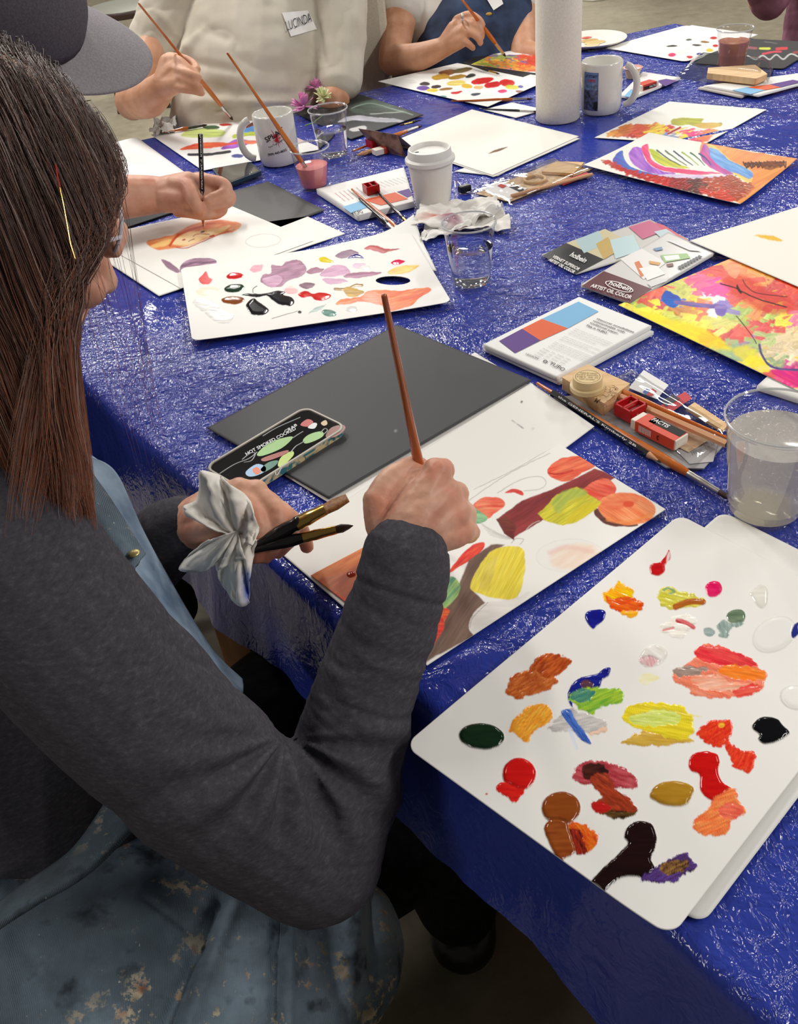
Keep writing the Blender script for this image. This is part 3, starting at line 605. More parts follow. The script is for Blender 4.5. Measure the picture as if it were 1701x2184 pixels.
sheet('paper_sheet', [(662, 1228), (1192, 948), (1419, 1087), (910, 1420)], .0042, .0009, 'unfinished painting of red, yellow and orange pots on shelves under the painting hand', 'painting', art=art_main, base=(241, 239, 234), curl=lambda u, v: .0*u)
def art_blk(c): c.oval(844, 922, 1.8, 1.5, (180, 180, 180), rough=.3)
sheet('charcoal_card', [(442, 914), (846, 694), (1133, 812), (702, 1064)], .0048, .004, 'dark grey card sheet under the phone with the fishing lure picture', 'card', base=(73, 73, 75), art=art_blk, thick=.0012)
# ---- man's drawing sheets
def art_face(c):
    c.poly([(312, 516), (340, 508), (372, 500), (400, 484), (432, 474), (470, 470), (505, 474), (514, 482), (500, 494), (466, 502), (440, 510), (400, 526), (370, 530), (340, 534), (325, 530)], (232, 122, 66), (240, 168, 110), ang=-.25, sf=.3, edge=3)
    c.poly([(365, 520), (392, 500), (440, 490), (470, 486), (494, 480), (476, 494), (440, 508), (400, 524)], (250, 222, 172), (244, 196, 130), edge=3)
    c.poly([(320, 528), (340, 516), (366, 510), (352, 526)], (248, 212, 130), edge=3, op=.8)
    c.stroke([(362, 524), (376, 506), (402, 492), (430, 484)], 5, (206, 80, 40)); c.stroke([(440, 478), (470, 476), (500, 480)], 5, (214, 92, 50), (236, 140, 80))
    c.stroke([(376, 528), (396, 530), (432, 516), (470, 500), (500, 490)], 2, (196, 110, 90)); c.oval(432, 495, 5, 1.8, (90, 70, 80), rot=-.3, rough=.5); c.oval(392, 512, 4, 1.8, (180, 90, 80), rot=-.3, rough=.5)
    c.stroke([(412, 505), (420, 500), (446, 500)], 1.6, (180, 90, 80)); c.stroke([(448, 505), (456, 503)], 3, (190, 70, 70)); c.stroke([(402, 516), (414, 510)], 1.5, (150, 90, 80))
    t = np.arange(25)*2*math.pi/24; c.stroke([(561+37*math.cos(a)+0*a, 514+14*math.sin(a)-2.5*math.cos(a)) for a in t], 1.4, (206, 202, 196))
    c.poly([(343, 554), (362, 560), (384, 578), (376, 582), (358, 572)], (132, 96, 122), (160, 124, 150), ang=.6, sf=.3, h=.0002, wet=.3)
    c.poly([(384, 576), (392, 560), (414, 552), (450, 551), (462, 558), (456, 568), (430, 572), (404, 580), (388, 584)], (120, 86, 110), (196, 158, 186), ang=-.15, sf=.25, h=.0002, wet=.3)
sheet('paper_sheet', [(180, 528), (655, 462), (736, 499), (339, 632)], .002, .004, 'white sheet underneath the portrait drawing, its right corner pointing at the booklet', 'paper', base=(240, 238, 232))
sheet('paper_sheet', [(190, 507), (496, 441), (668, 514), (386, 616)], .003, .0013, 'white sheet with an orange portrait sketch being drawn by the man in the cap', 'drawing', art=art_face, base=(240, 238, 232))
sheet('charcoal_card', [(430, 425), (572, 388), (692, 449), (560, 500)], .0016, .01, 'small dark grey card beneath the phone and drawing beside the cup of pink water', 'card', base=(84, 84, 84), thick=.001)
sheet('charcoal_card', [(60, 505), (240, 450), (400, 445), (215, 505)], .0012, .01, 'black card under the forearm of the man in the cap', 'card', base=(22, 22, 24), thick=.0012)
sheet('paper_sheet', [(150, 330), (290, 292), (400, 372), (230, 430)], .002, .008, 'blank white rounded sheet behind the long-haired woman at the table corner', 'paper', base=(238, 238, 238), rnd=.02)
# ---- mauve mixing sheet
def art_b(c):
    w = dict(wet=.9, h=.0008); s_ = dict(wet=.35, h=.0006, rough=3)
    c.poly([(424, 602), (432, 592), (441, 582), (446, 594), (453, 600), (448, 608), (434, 611)], (216, 40, 44), (234, 70, 64), **s_)
    c.oval(444, 624, 25, 9, (232, 226, 190), rot=-.15, edge=2, op=.6, h=.0004); c.oval(450, 627, 16, 6, (240, 238, 234), rough=1)
    c.oval(501, 591, 18.5, 7, (206, 20, 24), rot=-.1, **w); c.oval(500, 617, 22, 9, (18, 50, 28), rot=-.12, **w); c.oval(497, 643, 24, 8.5, (134, 72, 30), rot=-.02, **w)
    c.poly([(534, 576), (545, 568), (561, 567), (556, 579), (542, 583)], (222, 140, 164), (236, 176, 190), **s_)
    c.poly([(554, 600), (560, 588), (578, 584), (580, 568), (600, 570), (612, 560), (640, 557), (652, 570), (650, 584), (636, 594), (616, 600), (600, 612), (576, 614), (560, 606)], (142, 84, 118), (178, 122, 156), ang=-.2, sf=.25, **s_)
    c.poly([(560, 600), (580, 590), (602, 592), (600, 606), (580, 614)], (186, 130, 166), (206, 160, 190), **s_)
    c.poly([(652, 580), (664, 574), (690, 574), (684, 582), (664, 586)], (136, 80, 110), (160, 100, 130), **s_)
    c.poly([(682, 588), (700, 572), (722, 566), (740, 572), (746, 584), (730, 590), (708, 592)], (194, 140, 176), (212, 166, 196), ang=-.2, **s_)
    c.poly([(732, 590), (756, 584), (790, 582), (814, 584), (790, 592), (750, 595)], (150, 84, 120), (178, 116, 150), ang=-.1, **s_)
    c.poly([(686, 598), (704, 594), (740, 600), (726, 606), (702, 606)], (196, 146, 180), (210, 166, 196), **s_)
    c.poly([(638, 610), (650, 604), (672, 606), (664, 614), (646, 616)], (104, 60, 84), (130, 80, 104), **s_)
    c.poly([(680, 552), (692, 550), (704, 555), (712, 560), (698, 563), (684, 561)], (230, 206, 30), (240, 220, 60), **w)
    c.poly([(714, 549), (728, 538), (752, 536), (764, 542), (752, 550), (730, 554)], (116, 80, 110), (140, 96, 120), **s_)
    c.poly([(740, 554), (756, 545), (764, 546), (776, 553), (756, 553)], (24, 28, 130), rough=2.5, wet=.8, h=.001)
    c.poly([(752, 568), (764, 562), (778, 566), (770, 574), (758, 574)], (224, 190, 210), **s_); c.oval(781, 574, 12, 6, (244, 243, 240), **w)
    c.poly([(776, 534), (796, 526), (812, 530), (826, 534), (852, 534), (832, 540), (818, 543), (800, 538)], (196, 40, 44), (160, 70, 80), ang=.1, **s_)
    c.poly([(833, 562), (844, 557), (856, 559), (864, 562), (852, 567), (838, 567)], (226, 30, 90), **w)
    c.poly([(826, 582), (840, 574), (868, 569), (894, 571), (880, 580), (850, 588), (832, 588)], (236, 176, 60), (246, 214, 120), ang=-.2, **s_)
    # green ochre, dark blacks
    c.stroke([(714, 618), (730, 619), (744, 616), (760, 610), (772, 610)], 6, (150, 110, 34), h=.0006, wet=.6); c.poly([(734, 622), (744, 614), (764, 620), (776, 626), (760, 636), (744, 634)], (176, 134, 40), (220, 180, 50), **s_)
    c.poly([(516, 632), (530, 628), (560, 628), (590, 622), (610, 624), (604, 630), (620, 636), (628, 646), (618, 654), (600, 652), (584, 644), (570, 634), (545, 636), (524, 634)], (12, 10, 18), wet=.9, h=.001)
    c.poly([(526, 652), (540, 638), (552, 646), (566, 654), (574, 664), (562, 674), (540, 674), (530, 664)], (14, 12, 16), wet=.9, h=.0012)
    c.stroke([(540, 626), (540, 618), (548, 612)], 1.6, (20, 16, 20), rough=.5)
    c.poly([(606, 622), (618, 612), (634, 620), (632, 628), (616, 628)], (232, 170, 170), (246, 220, 216), **s_)
    c.poly([(636, 628), (655, 622), (668, 628), (690, 626), (706, 632), (696, 641), (672, 642), (662, 634), (644, 636)], (206, 26, 28), (222, 50, 40), **w)
    c.poly([(716, 652), (730, 640), (768, 636), (782, 624), (812, 622), (850, 624), (880, 620), (912, 618), (918, 626), (896, 640), (880, 656), (850, 664), (828, 666), (800, 650), (770, 646), (740, 652)], (232, 96, 44), (244, 150, 90), ang=-.25, sf=.22, **s_)
    c.poly([(772, 640), (785, 624), (800, 626), (822, 640), (806, 652), (786, 648)], (240, 130, 100), (244, 170, 140), **s_)
    c.oval(702, 671, 16, 8, (96, 140, 132), (150, 186, 176), rot=.2, **w); c.poly([(658, 672), (670, 660), (688, 654), (696, 650), (686, 662), (668, 668)], (150, 180, 176), (190, 206, 200), **s_)
    c.oval(750, 663, 14, 7, (230, 230, 226), **w); c.oval(640, 668, 4, 3, (16, 16, 20)); c.stroke([(580, 682), (600, 676), (620, 670), (634, 666)], 1.5, (120, 120, 120))
    c.poly([(412, 648), (430, 640), (460, 652), (480, 668), (500, 676), (490, 692), (466, 694), (440, 676)], (232, 231, 228), edge=3, wet=.7, h=.0004, rough=4)
sheet('mixing_sheet', [(690, 528), (884, 482), (931, 578), (800, 584)], .004, .005, 'white sheet corner curling out from behind the palette with mauve paint', 'palette paper', base=(241, 240, 236), curl=lift((1, 0), .02, .5))
sheet('mixing_sheet', [(386, 578), (876, 502), (963, 650), (411, 733)], .006, .0009, 'round-cornered palette sheet with mauve and orange paint, below the portrait drawing', 'palette paper', art=art_b, base=(240, 238, 234), rnd=.012, holes=[(838, 601, 37, 9.5, .03)], curl=bend(.004))
# ---- blank sheets and paintings on the far side
def art_mark(c): c.poly([(1040, 328), (1058, 320), (1082, 314), (1070, 321), (1058, 325)], (60, 66, 36), (150, 100, 60), rough=1)
def wht(nm='paper_sheet'): return nm
sheet('paper_sheet', [(968, 366), (1010, 352), (1076, 368), (1060, 376)], .0012, .006, 'small printed white slip peeking out under the blank sheet with a green fleck', 'paper', base=(232, 232, 230))
sheet('paper_sheet', [(846, 310), (1022, 238), (1236, 296), (1052, 378)], .0022, .006, 'lower of two blank white sheets in front of the paper towel roll', 'paper', base=(238, 236, 230))
sheet('paper_sheet', [(836, 303), (1006, 234), (1234, 291), (1050, 374)], .0034, .002, 'blank white sheet with one small green fleck in front of the paper towel roll', 'paper', art=art_mark, base=(242, 239, 230))
def art_w3(c):
    s_ = dict(rough=2, h=.0002, wet=.3)
    c.poly([(386, 288), (410, 276), (450, 274), (480, 280), (470, 292), (430, 294), (400, 294)], (196, 214, 120), (210, 222, 150), **s_); c.oval(450, 272, 18, 4, (60, 90, 60), **s_); c.oval(481, 266, 13, 3, (200, 50, 44), **s_)
    c.poly([(516, 280), (534, 268), (556, 268), (552, 280), (530, 284)], (90, 150, 214), **s_); c.stroke([(500, 292), (530, 286), (552, 286)], 9, (190, 206, 80), **s_)
    c.poly([(384, 320), (410, 308), (446, 304), (490, 306), (470, 314), (430, 318)], (226, 60, 44), (240, 120, 60), **s_); c.poly([(470, 318), (500, 298), (530, 300), (524, 310), (490, 318)], (150, 70, 190), (190, 120, 220), **s_)
    c.stroke([(402, 330), (440, 330), (490, 324)], 6, (40, 36, 50)); c.stroke([(470, 312), (510, 304), (550, 302)], 4, (230, 90, 60)); c.oval(506, 333, 13, 4, (70, 80, 150), **s_); c.oval(530, 304, 20, 4, (236, 130, 100), **s_); c.stroke([(525, 270), (560, 256)], 7, (130, 60, 50), (60, 40, 40))
    c.oval(640, 300, 20, 5, (150, 80, 50), op=.5)
sheet('mixing_sheet', [(322, 288), (520, 246), (690, 318), (432, 364)], .0022, .0022, 'loose paint sheet with lime, red and violet strokes beside the SPLAT mug', 'palette paper', art=art_w3, base=(241, 240, 238))
def art_chalk(c):
    c.poly([(746, 236), (770, 218), (810, 216), (850, 228), (868, 242), (830, 240), (790, 246)], (92, 110, 98), (60, 62, 60), edge=6, rough=3, op=.8); c.stroke([(750, 232), (790, 222), (846, 236), (880, 246)], 2, (130, 150, 136)); c.stroke([(790, 244), (830, 242), (860, 240)], 2, (150, 160, 150))
    c.poly([(720, 262), (752, 248), (800, 252), (850, 256), (858, 262), (800, 262), (760, 258)], (190, 188, 200), (150, 150, 160), rough=2); c.poly([(746, 276), (776, 270), (780, 278), (752, 282)], (190, 190, 190), rough=2); c.oval(742, 206, 18, 8, (100, 70, 64), edge=8, op=.6)
sheet('charcoal_card', [(630, 242), (740, 194), (902, 246), (748, 298)], .002, .0025, 'black card with pale chalky shapes behind the cup of clear water', 'drawing', art=art_chalk, base=(52, 53, 54), thick=.0015)
def art_p2(c):
    s_ = dict(rough=2, h=.0003, wet=.4); rn = random.Random(4)
    for (x, y, rx, ry, a, b) in [(955, 155, 20, 6, (176, 120, 50), (120, 60, 40)), (985, 150, 22, 5, (90, 100, 50), (140, 110, 60)), (940, 165, 20, 6, (200, 160, 60), (180, 130, 50)), (975, 165, 20, 5, (150, 110, 40), (190, 150, 60)), (1003, 163, 12, 4, (60, 62, 56), None), (972, 178, 20, 6, (232, 206, 90), (240, 220, 130)), (995, 185, 12, 5, (226, 190, 70), None), (905, 180, 11, 4, (60, 56, 62), None), (902, 189, 14, 5, (110, 80, 170), None), (930, 186, 11, 4, (50, 48, 52), None), (922, 194, 12, 4, (226, 206, 70), None), (950, 192, 14, 3, (150, 110, 50), None), (973, 199, 12, 3, (206, 50, 50), None), (1028, 174, 24, 7, (206, 36, 34), (224, 60, 50)), (1050, 183, 18, 7, (206, 34, 36), None), (1081, 179, 16, 8, (210, 40, 34), None), (1092, 189, 16, 5, (196, 200, 60), (230, 210, 60)), (1109, 189, 6, 3, (50, 50, 140), None), (1071, 198, 10, 4, (226, 50, 110), None), (1014, 204, 10, 3, (70, 84, 100), None), (1020, 188, 10, 4, (236, 190, 130), None), (944, 209, 8, 3, (90, 150, 150), None), (1050, 195, 8, 4, (248, 248, 248), None), (1108, 200, 10, 3, (130, 70, 50), None), (875, 175, 14, 4, (232, 230, 226), None)]:
        c.oval(x, y, rx, ry, a, b, rot=rn.uniform(-.2, .1), **s_)
sheet('mixing_sheet', [(806, 174), (975, 135), (1180, 170), (1040, 232)], .002, .002, 'far white paint sheet with ochre and red dabs, in front of the navy apron', 'palette paper', art=art_p2, base=(241, 240, 236), curl=lambda u, v: .004*(v**2))
def art_apr(c):
    c.dabs([(1010, 134, (150, 170, 60)), (1030, 126, (232, 190, 60)), (1060, 134, (150, 170, 70)), (1080, 122, (120, 90, 150)), (1090, 130, (240, 200, 70)), (1110, 128, (230, 80, 50)), (1130, 135, (214, 60, 40)), (1100, 142, (236, 150, 60)), (1040, 138, (214, 120, 60)), (1130, 148, (220, 110, 50))], 300, 12, 3, [(1003, 138), (1040, 118), (1150, 120), (1170, 150), (1100, 152)], seed=2, ang=.1)
sheet('charcoal_card', [(985, 136), (1070, 95), (1230, 140), (1150, 176)], .002, .006, 'black board beneath the small yellow and red landscape', 'card', base=(36, 36, 38), thick=.003)
sheet('paper_sheet', [(1004, 138), (1098, 93), (1230, 120), (1140, 156)], .0055, .0018, 'small yellow and red landscape painting under the brush of the woman in the navy apron', 'painting', art=art_apr, base=(240, 238, 234))
sheet('paper_sheet', [(1030, 234), (1092, 219), (1160, 234), (1100, 252)], .0016, .006, 'small white card under the dark brush left of the paper towel roll', 'card', base=(238, 238, 238))
def art_far(c):
    s_ = dict(rough=1.5, h=.0003, wet=.4)
    for (x, y, rx, ry, a) in [(1521, 82, 8, 3, (206, 40, 44)), (1486, 82, 8, 3, (248, 248, 248)), (1468, 85, 6, 2, (90, 96, 90)), (1502, 90, 10, 2.4, (150, 110, 40)), (1432, 99, 12, 2, (40, 40, 36)), (1485, 97, 10, 2, (60, 56, 50)), (1525, 98, 6, 3, (214, 40, 44)), (1513, 108, 8, 4, (236, 206, 70)), (1468, 106, 8, 3, (248, 248, 248)), (1453, 112, 10, 4, (248, 246, 240)), (1432, 118, 8, 4, (232, 60, 110)), (1491, 116, 7, 3, (50, 60, 150)), (1470, 122, 7, 3, (214, 40, 50)), (1433, 91, 12, 3, (246, 246, 246))]: c.oval(x, y, rx, ry, a, **s_)
sheet('paper_sheet', [(1290, 104), (1475, 54), (1616, 74), (1480, 130)], .0016, .006, 'lower white sheet sticking out behind the far paint-dabbed sheet', 'paper', base=(236, 236, 234))
sheet('mixing_sheet', [(1288, 102), (1462, 54), (1600, 84), (1462, 132)], .0028, .002, 'far white paint sheet with small dabs beside the cup of brown water', 'palette paper', art=art_far, base=(240, 239, 235), rnd=.015)
def art_cf(c):
    c.stroke([(1594, 120), (1610, 128), (1625, 120), (1640, 128), (1655, 118), (1670, 128), (1685, 116), (1701, 122)], 3, (190, 190, 190), rough=1); c.stroke([(1592, 103), (1612, 104)], 5, (150, 80, 90)); c.stroke([(1620, 105), (1640, 105)], 5, (206, 210, 70)); c.stroke([(1656, 106), (1676, 104)], 6, (200, 56, 60)); c.stroke([(1626, 116), (1650, 112), (1664, 112)], 4, (206, 60, 80)); c.stroke([(1692, 114), (1710, 112)], 5, (150, 60, 60)); c.stroke([(1630, 90), (1656, 94)], 2, (100, 100, 100))
sheet('charcoal_card', [(1480, 136), (1560, 82), (1760, 92), (1670, 148)], .0015, .0022, 'black card with chalk marks behind the cup of brown water', 'drawing', art=art_cf, base=(50, 50, 52), rnd=.01, thick=.0015)
def art_tree(c):
    c.dabs([(1300, 287, (222, 150, 70)), (1330, 280, (206, 120, 60)), (1345, 290, (196, 50, 40)), (1365, 280, (222, 80, 40)), (1395, 272, (240, 200, 60)), (1400, 286, (236, 210, 60)), (1430, 280, (206, 50, 44)), (1450, 288, (240, 214, 60)), (1490, 285, (226, 40, 120)), (1500, 294, (236, 120, 70)), (1516, 284, (236, 150, 80)), (1470, 294, (226, 60, 110)), (1425, 290, (130, 140, 190)), (1480, 274, (248, 240, 220)), (1440, 277, (250, 248, 240))], 420, 12, 3, [(1296, 288), (1330, 270), (1405, 266), (1430, 274), (1526, 280), (1504, 302), (1440, 298), (1380, 292)], seed=5, ang=-.3, jit=6)
    c.poly([(1430, 262), (1436, 254), (1470, 252), (1500, 253), (1498, 262), (1536, 262), (1534, 270), (1500, 274), (1470, 268), (1440, 268)], (190, 196, 70), (170, 160, 80), ang=.1, sf=.3, rough=3); c.poly([(1480, 266), (1510, 262), (1536, 264), (1530, 271), (1500, 274)], (206, 170, 90), (226, 200, 120), rough=2); c.stroke([(1424, 286), (1450, 272)], 4, (176, 40, 40))
sheet('paper_sheet', [(1267, 294), (1427, 217), (1634, 234), (1500, 309)], .002, .0016, 'white sheet with a small olive tree over red and yellow ground behind the rainbow painting', 'painting', art=art_tree, base=(241, 239, 232))
def art_rain(c):
    s_ = dict(wet=.4, h=.0003, rough=2.5)
    c.poly([(1490, 330), (1496, 308), (1510, 308), (1600, 328), (1700, 345), (1640, 392), (1578, 442), (1556, 430), (1596, 396), (1600, 370), (1560, 346)], (236, 150, 50), (224, 116, 36), ang=-.5, sf=.1, smooth=False, **s_)
    c.poly([(1505, 314), (1530, 320), (1560, 346), (1600, 366), (1602, 390), (1592, 392), (1560, 372), (1525, 350)], (206, 200, 110), (240, 190, 80), ang=.5, **s_)
    c.poly([(1508, 322), (1526, 322), (1556, 344), (1592, 362), (1604, 374), (1596, 384), (1574, 374), (1546, 366), (1520, 350)], (80, 140, 214), (120, 176, 226), ang=.5, sf=.25, **s_)
    c.poly([(1492, 328), (1500, 312), (1512, 322), (1516, 340), (1540, 360), (1562, 372), (1550, 376), (1520, 362), (1500, 346)], (206, 60, 140), (150, 90, 180), ang=.8, sf=.3, **s_)
    c.poly([(1306, 350), (1312, 332), (1326, 324), (1330, 340), (1345, 358), (1376, 370), (1420, 376), (1500, 380), (1490, 388), (1420, 384), (1370, 378), (1330, 368)], (90, 90, 190), (60, 120, 200), ang=.5, **s_)
    c.poly([(1340, 332), (1350, 316), (1368, 318), (1372, 336), (1384, 352), (1410, 366), (1440, 372), (1420, 376), (1380, 370), (1352, 354)], (150, 80, 200), (196, 130, 224), ang=.8, sf=.3, **s_)
    c.poly([(1368, 320), (1380, 310), (1384, 326), (1392, 344), (1420, 358), (1470, 364), (1540, 372), (1480, 374), (1420, 368), (1386, 352)], (226, 50, 110), (240, 90, 140), ang=.5, **s_)
    c.poly([(1384, 324), (1390, 320), (1420, 338), (1450, 352), (1470, 360), (1430, 358), (1400, 346)], (176, 190, 60), (214, 210, 70), ang=.5, **s_)
    for k in range(6): c.stroke([(1400+k*18, 322+k*1.5), (1425+k*16, 340), (1450+k*13, 354)], 3.4, [(60, 90, 70), (90, 120, 80), (40, 70, 100), (150, 180, 90), (60, 110, 90), (60, 80, 130)][k], taper=.5)
    c.poly([(1400, 376), (1460, 374), (1520, 376), (1560, 374), (1540, 382), (1460, 386)], (206, 190, 220), (226, 214, 234), ang=0, **s_)
    c.dabs([(1300, 352, (196, 60, 50)), (1350, 378, (190, 50, 50)), (1400, 395, (196, 44, 40)), (1450, 400, (150, 34, 34)), (1480, 408, (90, 40, 30)), (1520, 400, (176, 70, 40)), (1560, 405, (166, 60, 30)), (1580, 390, (170, 80, 46)), (1540, 425, (206, 60, 40)), (1500, 420, (200, 50, 40))], 700, 9, 3.2, [(1284, 344), (1296, 346), (1340, 368), (1400, 380), (1470, 386), (1560, 378), (1602, 400), (1572, 432), (1545, 434), (1500, 418), (1440, 408), (1380, 388), (1320, 366)], seed=8, h=.0006, wet=.6, jit=5)
    for k in range(26): c.stroke([(1584+k*3.4, 348+((k*7) % 5)), (1588+k*3.4, 356+((k*5) % 7)), (1590+k*3.4, 350)], 2.6, (80, 36, 20), rough=1)
    c.poly([(1620, 352), (1650, 348), (1672, 354), (1640, 366)], (84, 40, 22), (150, 80, 30), sf=.6, rough=3, op=.8)
sheet('paper_sheet', [(1244, 357), (1383, 288), (1698, 344.5), (1577, 441)], .004, .0013, 'white sheet with rainbow arcs over red strokes and an orange right corner', 'painting', art=art_rain, base=(240, 238, 230), curl=bend(.004))
# ---- right-hand portrait painting and its neighbours
def art_port(c):
    S = [(1340, 655, (226, 214, 60)), (1355, 640, (150, 180, 70)), (1380, 632, (214, 60, 50)), (1400, 620, (226, 90, 60)), (1420, 600, (230, 90, 80)), (1430, 640, (50, 110, 200)), (1445, 650, (60, 90, 190)), (1415, 648, (196, 60, 80)), (1450, 625, (200, 200, 90)), (1480, 606, (232, 70, 130)), (1500, 600, (236, 90, 140)), (1525, 612, (236, 40, 150)), (1500, 580, (222, 50, 60)), (1530, 590, (222, 56, 44)), (1556, 565, (240, 150, 80)), (1555, 590, (226, 80, 50)), (1590, 580, (236, 130, 60)), (1620, 590, (236, 160, 70)), (1640, 620, (206, 50, 50)), (1680, 610, (226, 70, 40)), (1690, 650, (214, 60, 50)), (1600, 610, (226, 70, 56)), (1570, 625, (214, 50, 50)), (1640, 655, (200, 40, 44)), (1690, 690, (236, 120, 160)), (1480, 645, (236, 214, 70)), (1460, 660, (206, 130, 40)), (1500, 660, (226, 100, 60)), (1525, 655, (246, 244, 240)), (1540, 660, (130, 110, 190)), (1570, 670, (170, 190, 90)), (1590, 685, (150, 176, 70)), (1610, 665, (230, 140, 60)), (1560, 650, (222, 80, 60)), (1470, 680, (246, 226, 60)), (1430, 680, (206, 212, 70)), (1440, 688, (230, 240, 200)), (1385, 665, (246, 226, 40)), (1410, 690, (250, 232, 40)), (1450, 700, (252, 232, 50)), (1500, 695, (240, 220, 60)), (1540, 690, (226, 220, 110)), (1650, 680, (170, 200, 90)), (1680, 690, (250, 226, 60)), (1500, 715, (236, 130, 60)), (1520, 720, (222, 60, 44)), (1560, 720, (214, 40, 40)), (1580, 712, (236, 80, 60)), (1610, 700, (214, 60, 60)), (1640, 700, (220, 60, 60)), (1590, 735, (150, 130, 170)), (1550, 745, (150, 180, 110)), (1570, 760, (140, 170, 130)), (1530, 755, (176, 196, 100)), (1600, 745, (160, 190, 100)), (1630, 740, (210, 190, 140)), (1660, 740, (222, 200, 160)), (1640, 770, (226, 206, 170)), (1680, 760, (232, 214, 180)), (1640, 720, (180, 196, 120)), (1690, 720, (222, 200, 150)), (1600, 775, (250, 230, 50)), (1620, 790, (244, 220, 60)), (1640, 800, (222, 60, 50)), (1680, 790, (206, 40, 140)), (1690, 815, (236, 30, 130)), (1660, 812, (236, 60, 120)), (1655, 780, (150, 170, 120)), (1480, 730, (246, 226, 50))]
    A = [(1315, 652), (1560, 552), (1900, 640), (1760, 860)]
    c.poly(A, (244, 222, 60), (240, 180, 70), smooth=False, rough=0)
    c.dabs(S, 1500, 17, 7, A, seed=11, jit=7, h=.00025, wet=.35, var=.08)
    c.poly([(1540, 600), (1590, 590), (1640, 620), (1690, 640), (1680, 670), (1630, 668), (1580, 640)], (214, 54, 50), (226, 84, 60), ang=.5, sf=.15, op=.65, edge=8, rough=6)
    c.poly([(1362, 668), (1430, 680), (1500, 700), (1560, 745), (1500, 740), (1420, 710)], (252, 232, 40), (246, 216, 50), ang=.4, op=.8, edge=8, rough=6)
    c.poly([(1560, 748), (1600, 740), (1640, 790), (1600, 782)], (250, 230, 44), op=.7, edge=6, rough=5)
    c.poly([(1408, 636), (1420, 622), (1436, 628), (1450, 640), (1440, 656), (1424, 654)], (30, 110, 206), (60, 80, 180), rough=4, h=.0003)
    c.stroke([(1440, 645), (1490, 652), (1545, 656)], 9, (120, 100, 170), (150, 130, 190)); c.poly([(1524, 654), (1548, 652), (1544, 674), (1528, 672)], (130, 110, 190), (160, 140, 206))
    c.stroke([(1536, 606), (1570, 616), (1580, 622), (1620, 640), (1676, 656)], 2.6, (50, 16, 18), rough=.6); c.poly([(1571, 607), (1576, 616), (1581, 624), (1578, 627), (1570, 616)], (40, 14, 16), rough=.4)
    c.stroke([(1583, 597), (1592, 612), (1615, 626), (1678, 634)], 2, (90, 30, 40), rough=.6); c.stroke([(1570, 675), (1590, 700), (1606, 722), (1612, 734)], 2, (80, 50, 60), rough=.6)
    c.stroke([(1619, 736), (1624, 758), (1640, 780), (1665, 788), (1701, 790)], 5, (96, 84, 140), (70, 60, 120), rough=1)
    c.poly([(1645, 790), (1701, 794), (1760, 800), (1720, 830), (1660, 806)], (206, 20, 130), (240, 50, 120), ang=.5, h=.0003)
    c.poly([(1552, 560), (1566, 558), (1578, 570), (1570, 594), (1556, 588), (1548, 574)], (244, 190, 150), (240, 140, 110), op=.8, rough=3)
sheet('paper_pad', [(1612, 832), (1680, 770), (1860, 830), (1760, 880)], .001, .008, 'white pad poking out under the bottom corner of the colourful portrait', 'pad', base=(236, 234, 230), thick=.006)
sheet('paper_sheet', [(1318, 651), (1560, 551), (1880, 650), (1760, 862)], .008, .0012, 'bright abstract portrait painting in yellow, red and pink at the right edge', 'painting', art=art_port, base=(240, 238, 230))
def art_y(c): c.poly([(1606, 502), (1626, 502), (1650, 504), (1668, 516), (1644, 513), (1622, 508)], (236, 196, 60), (226, 176, 40), rough=1.5)
sheet('paper_sheet', [(1470, 514), (1860, 392), (2010, 500), (1790, 650)], .0105, .003, 'blank white sheet with a yellow streak overlapping the bright portrait painting', 'paper', art=art_y, base=(240, 237, 228))
# ---- pads and booklets
def pad_print(mb):
    z = .0137
    P = lambda *p: patch(mb, p, M_, z)
    for M_, q in ((mat('sky_blue_ink', (120, 180, 220), .5), [(1155, 680), (1233, 643), (1276, 664), (1210, 700)]), (mat('orange_ink', (222, 92, 40), .5), [(1113, 701), (1155, 680), (1210, 700), (1152, 726)]), (mat('violet_ink', (84, 40, 130), .5), [(1064, 727), (1113, 701), (1152, 726), (1098, 753)])): patch(mb, q, M_, z)
    def ln(s, a, b, h, mt=INK, bold=False):
        dx, dy = 1060-1200, 0
        a = np.array(a, float); b = np.array(b, float); up = np.array([.62, -.6])*h*1.25
        writep(mb, s, a, b, a+up, mt, z+.0003, bold)
    ln('Discover possibilities', (1271, 682), (1350, 711), 4.2, bold=True); ln('unimaginable with', (1263, 686), (1330, 711), 4.2, bold=True); ln('traditional paper.', (1256, 690), (1317, 714), 4.2, bold=True); ln('This is YUPO', (1248, 695), (1292, 712), 4.2, bold=True)
    for k in range(13):
        t = k/12; a = (1226-58*t, 702+38*t); b = (1304-58*t-(20 if k in (3, 6) else 0), 733+38*t-(7 if k in (3, 6) else 0)); 
        if k in (4, 8): continue
        ln('lorem ipsum dolor sit amet consectetur'[k:k+30] if 0 else 'paper made for every wet and dry medium', a, b, 1.9, INKG)
    for k in range(4): ln('Weight   Size   Sheets   Pads', (1155-6*k, 744+4.4*k), (1215-6*k, 769+4.4*k), 2.4, INKG)
    ln('LEGION', (1120, 756), (1146, 767), 4, INK); ln('YUPO', (1170, 777), (1200, 793), 8, INK)
    writep(mb, 'o', (1156, 772), (1164, 776), (1161, 767), INK, z)
pp = thing('paper_pad', T(1210, 730, .002), 'stack of two white synthetic-paper pads with blue, orange and violet squares', 'pad')
sheet('lower_pad', [(1030, 748), (1235, 654), (1393, 714), (1192, 822)], .002, .006, None, None, base=(236, 236, 234), thick=.005, parent=None)
sheet('top_pad', [(1030, 742), (1234, 640), (1388, 702), (1187, 812)], .008, .004, None, None, base=(240, 240, 238), thick=.005, extra=pad_print)
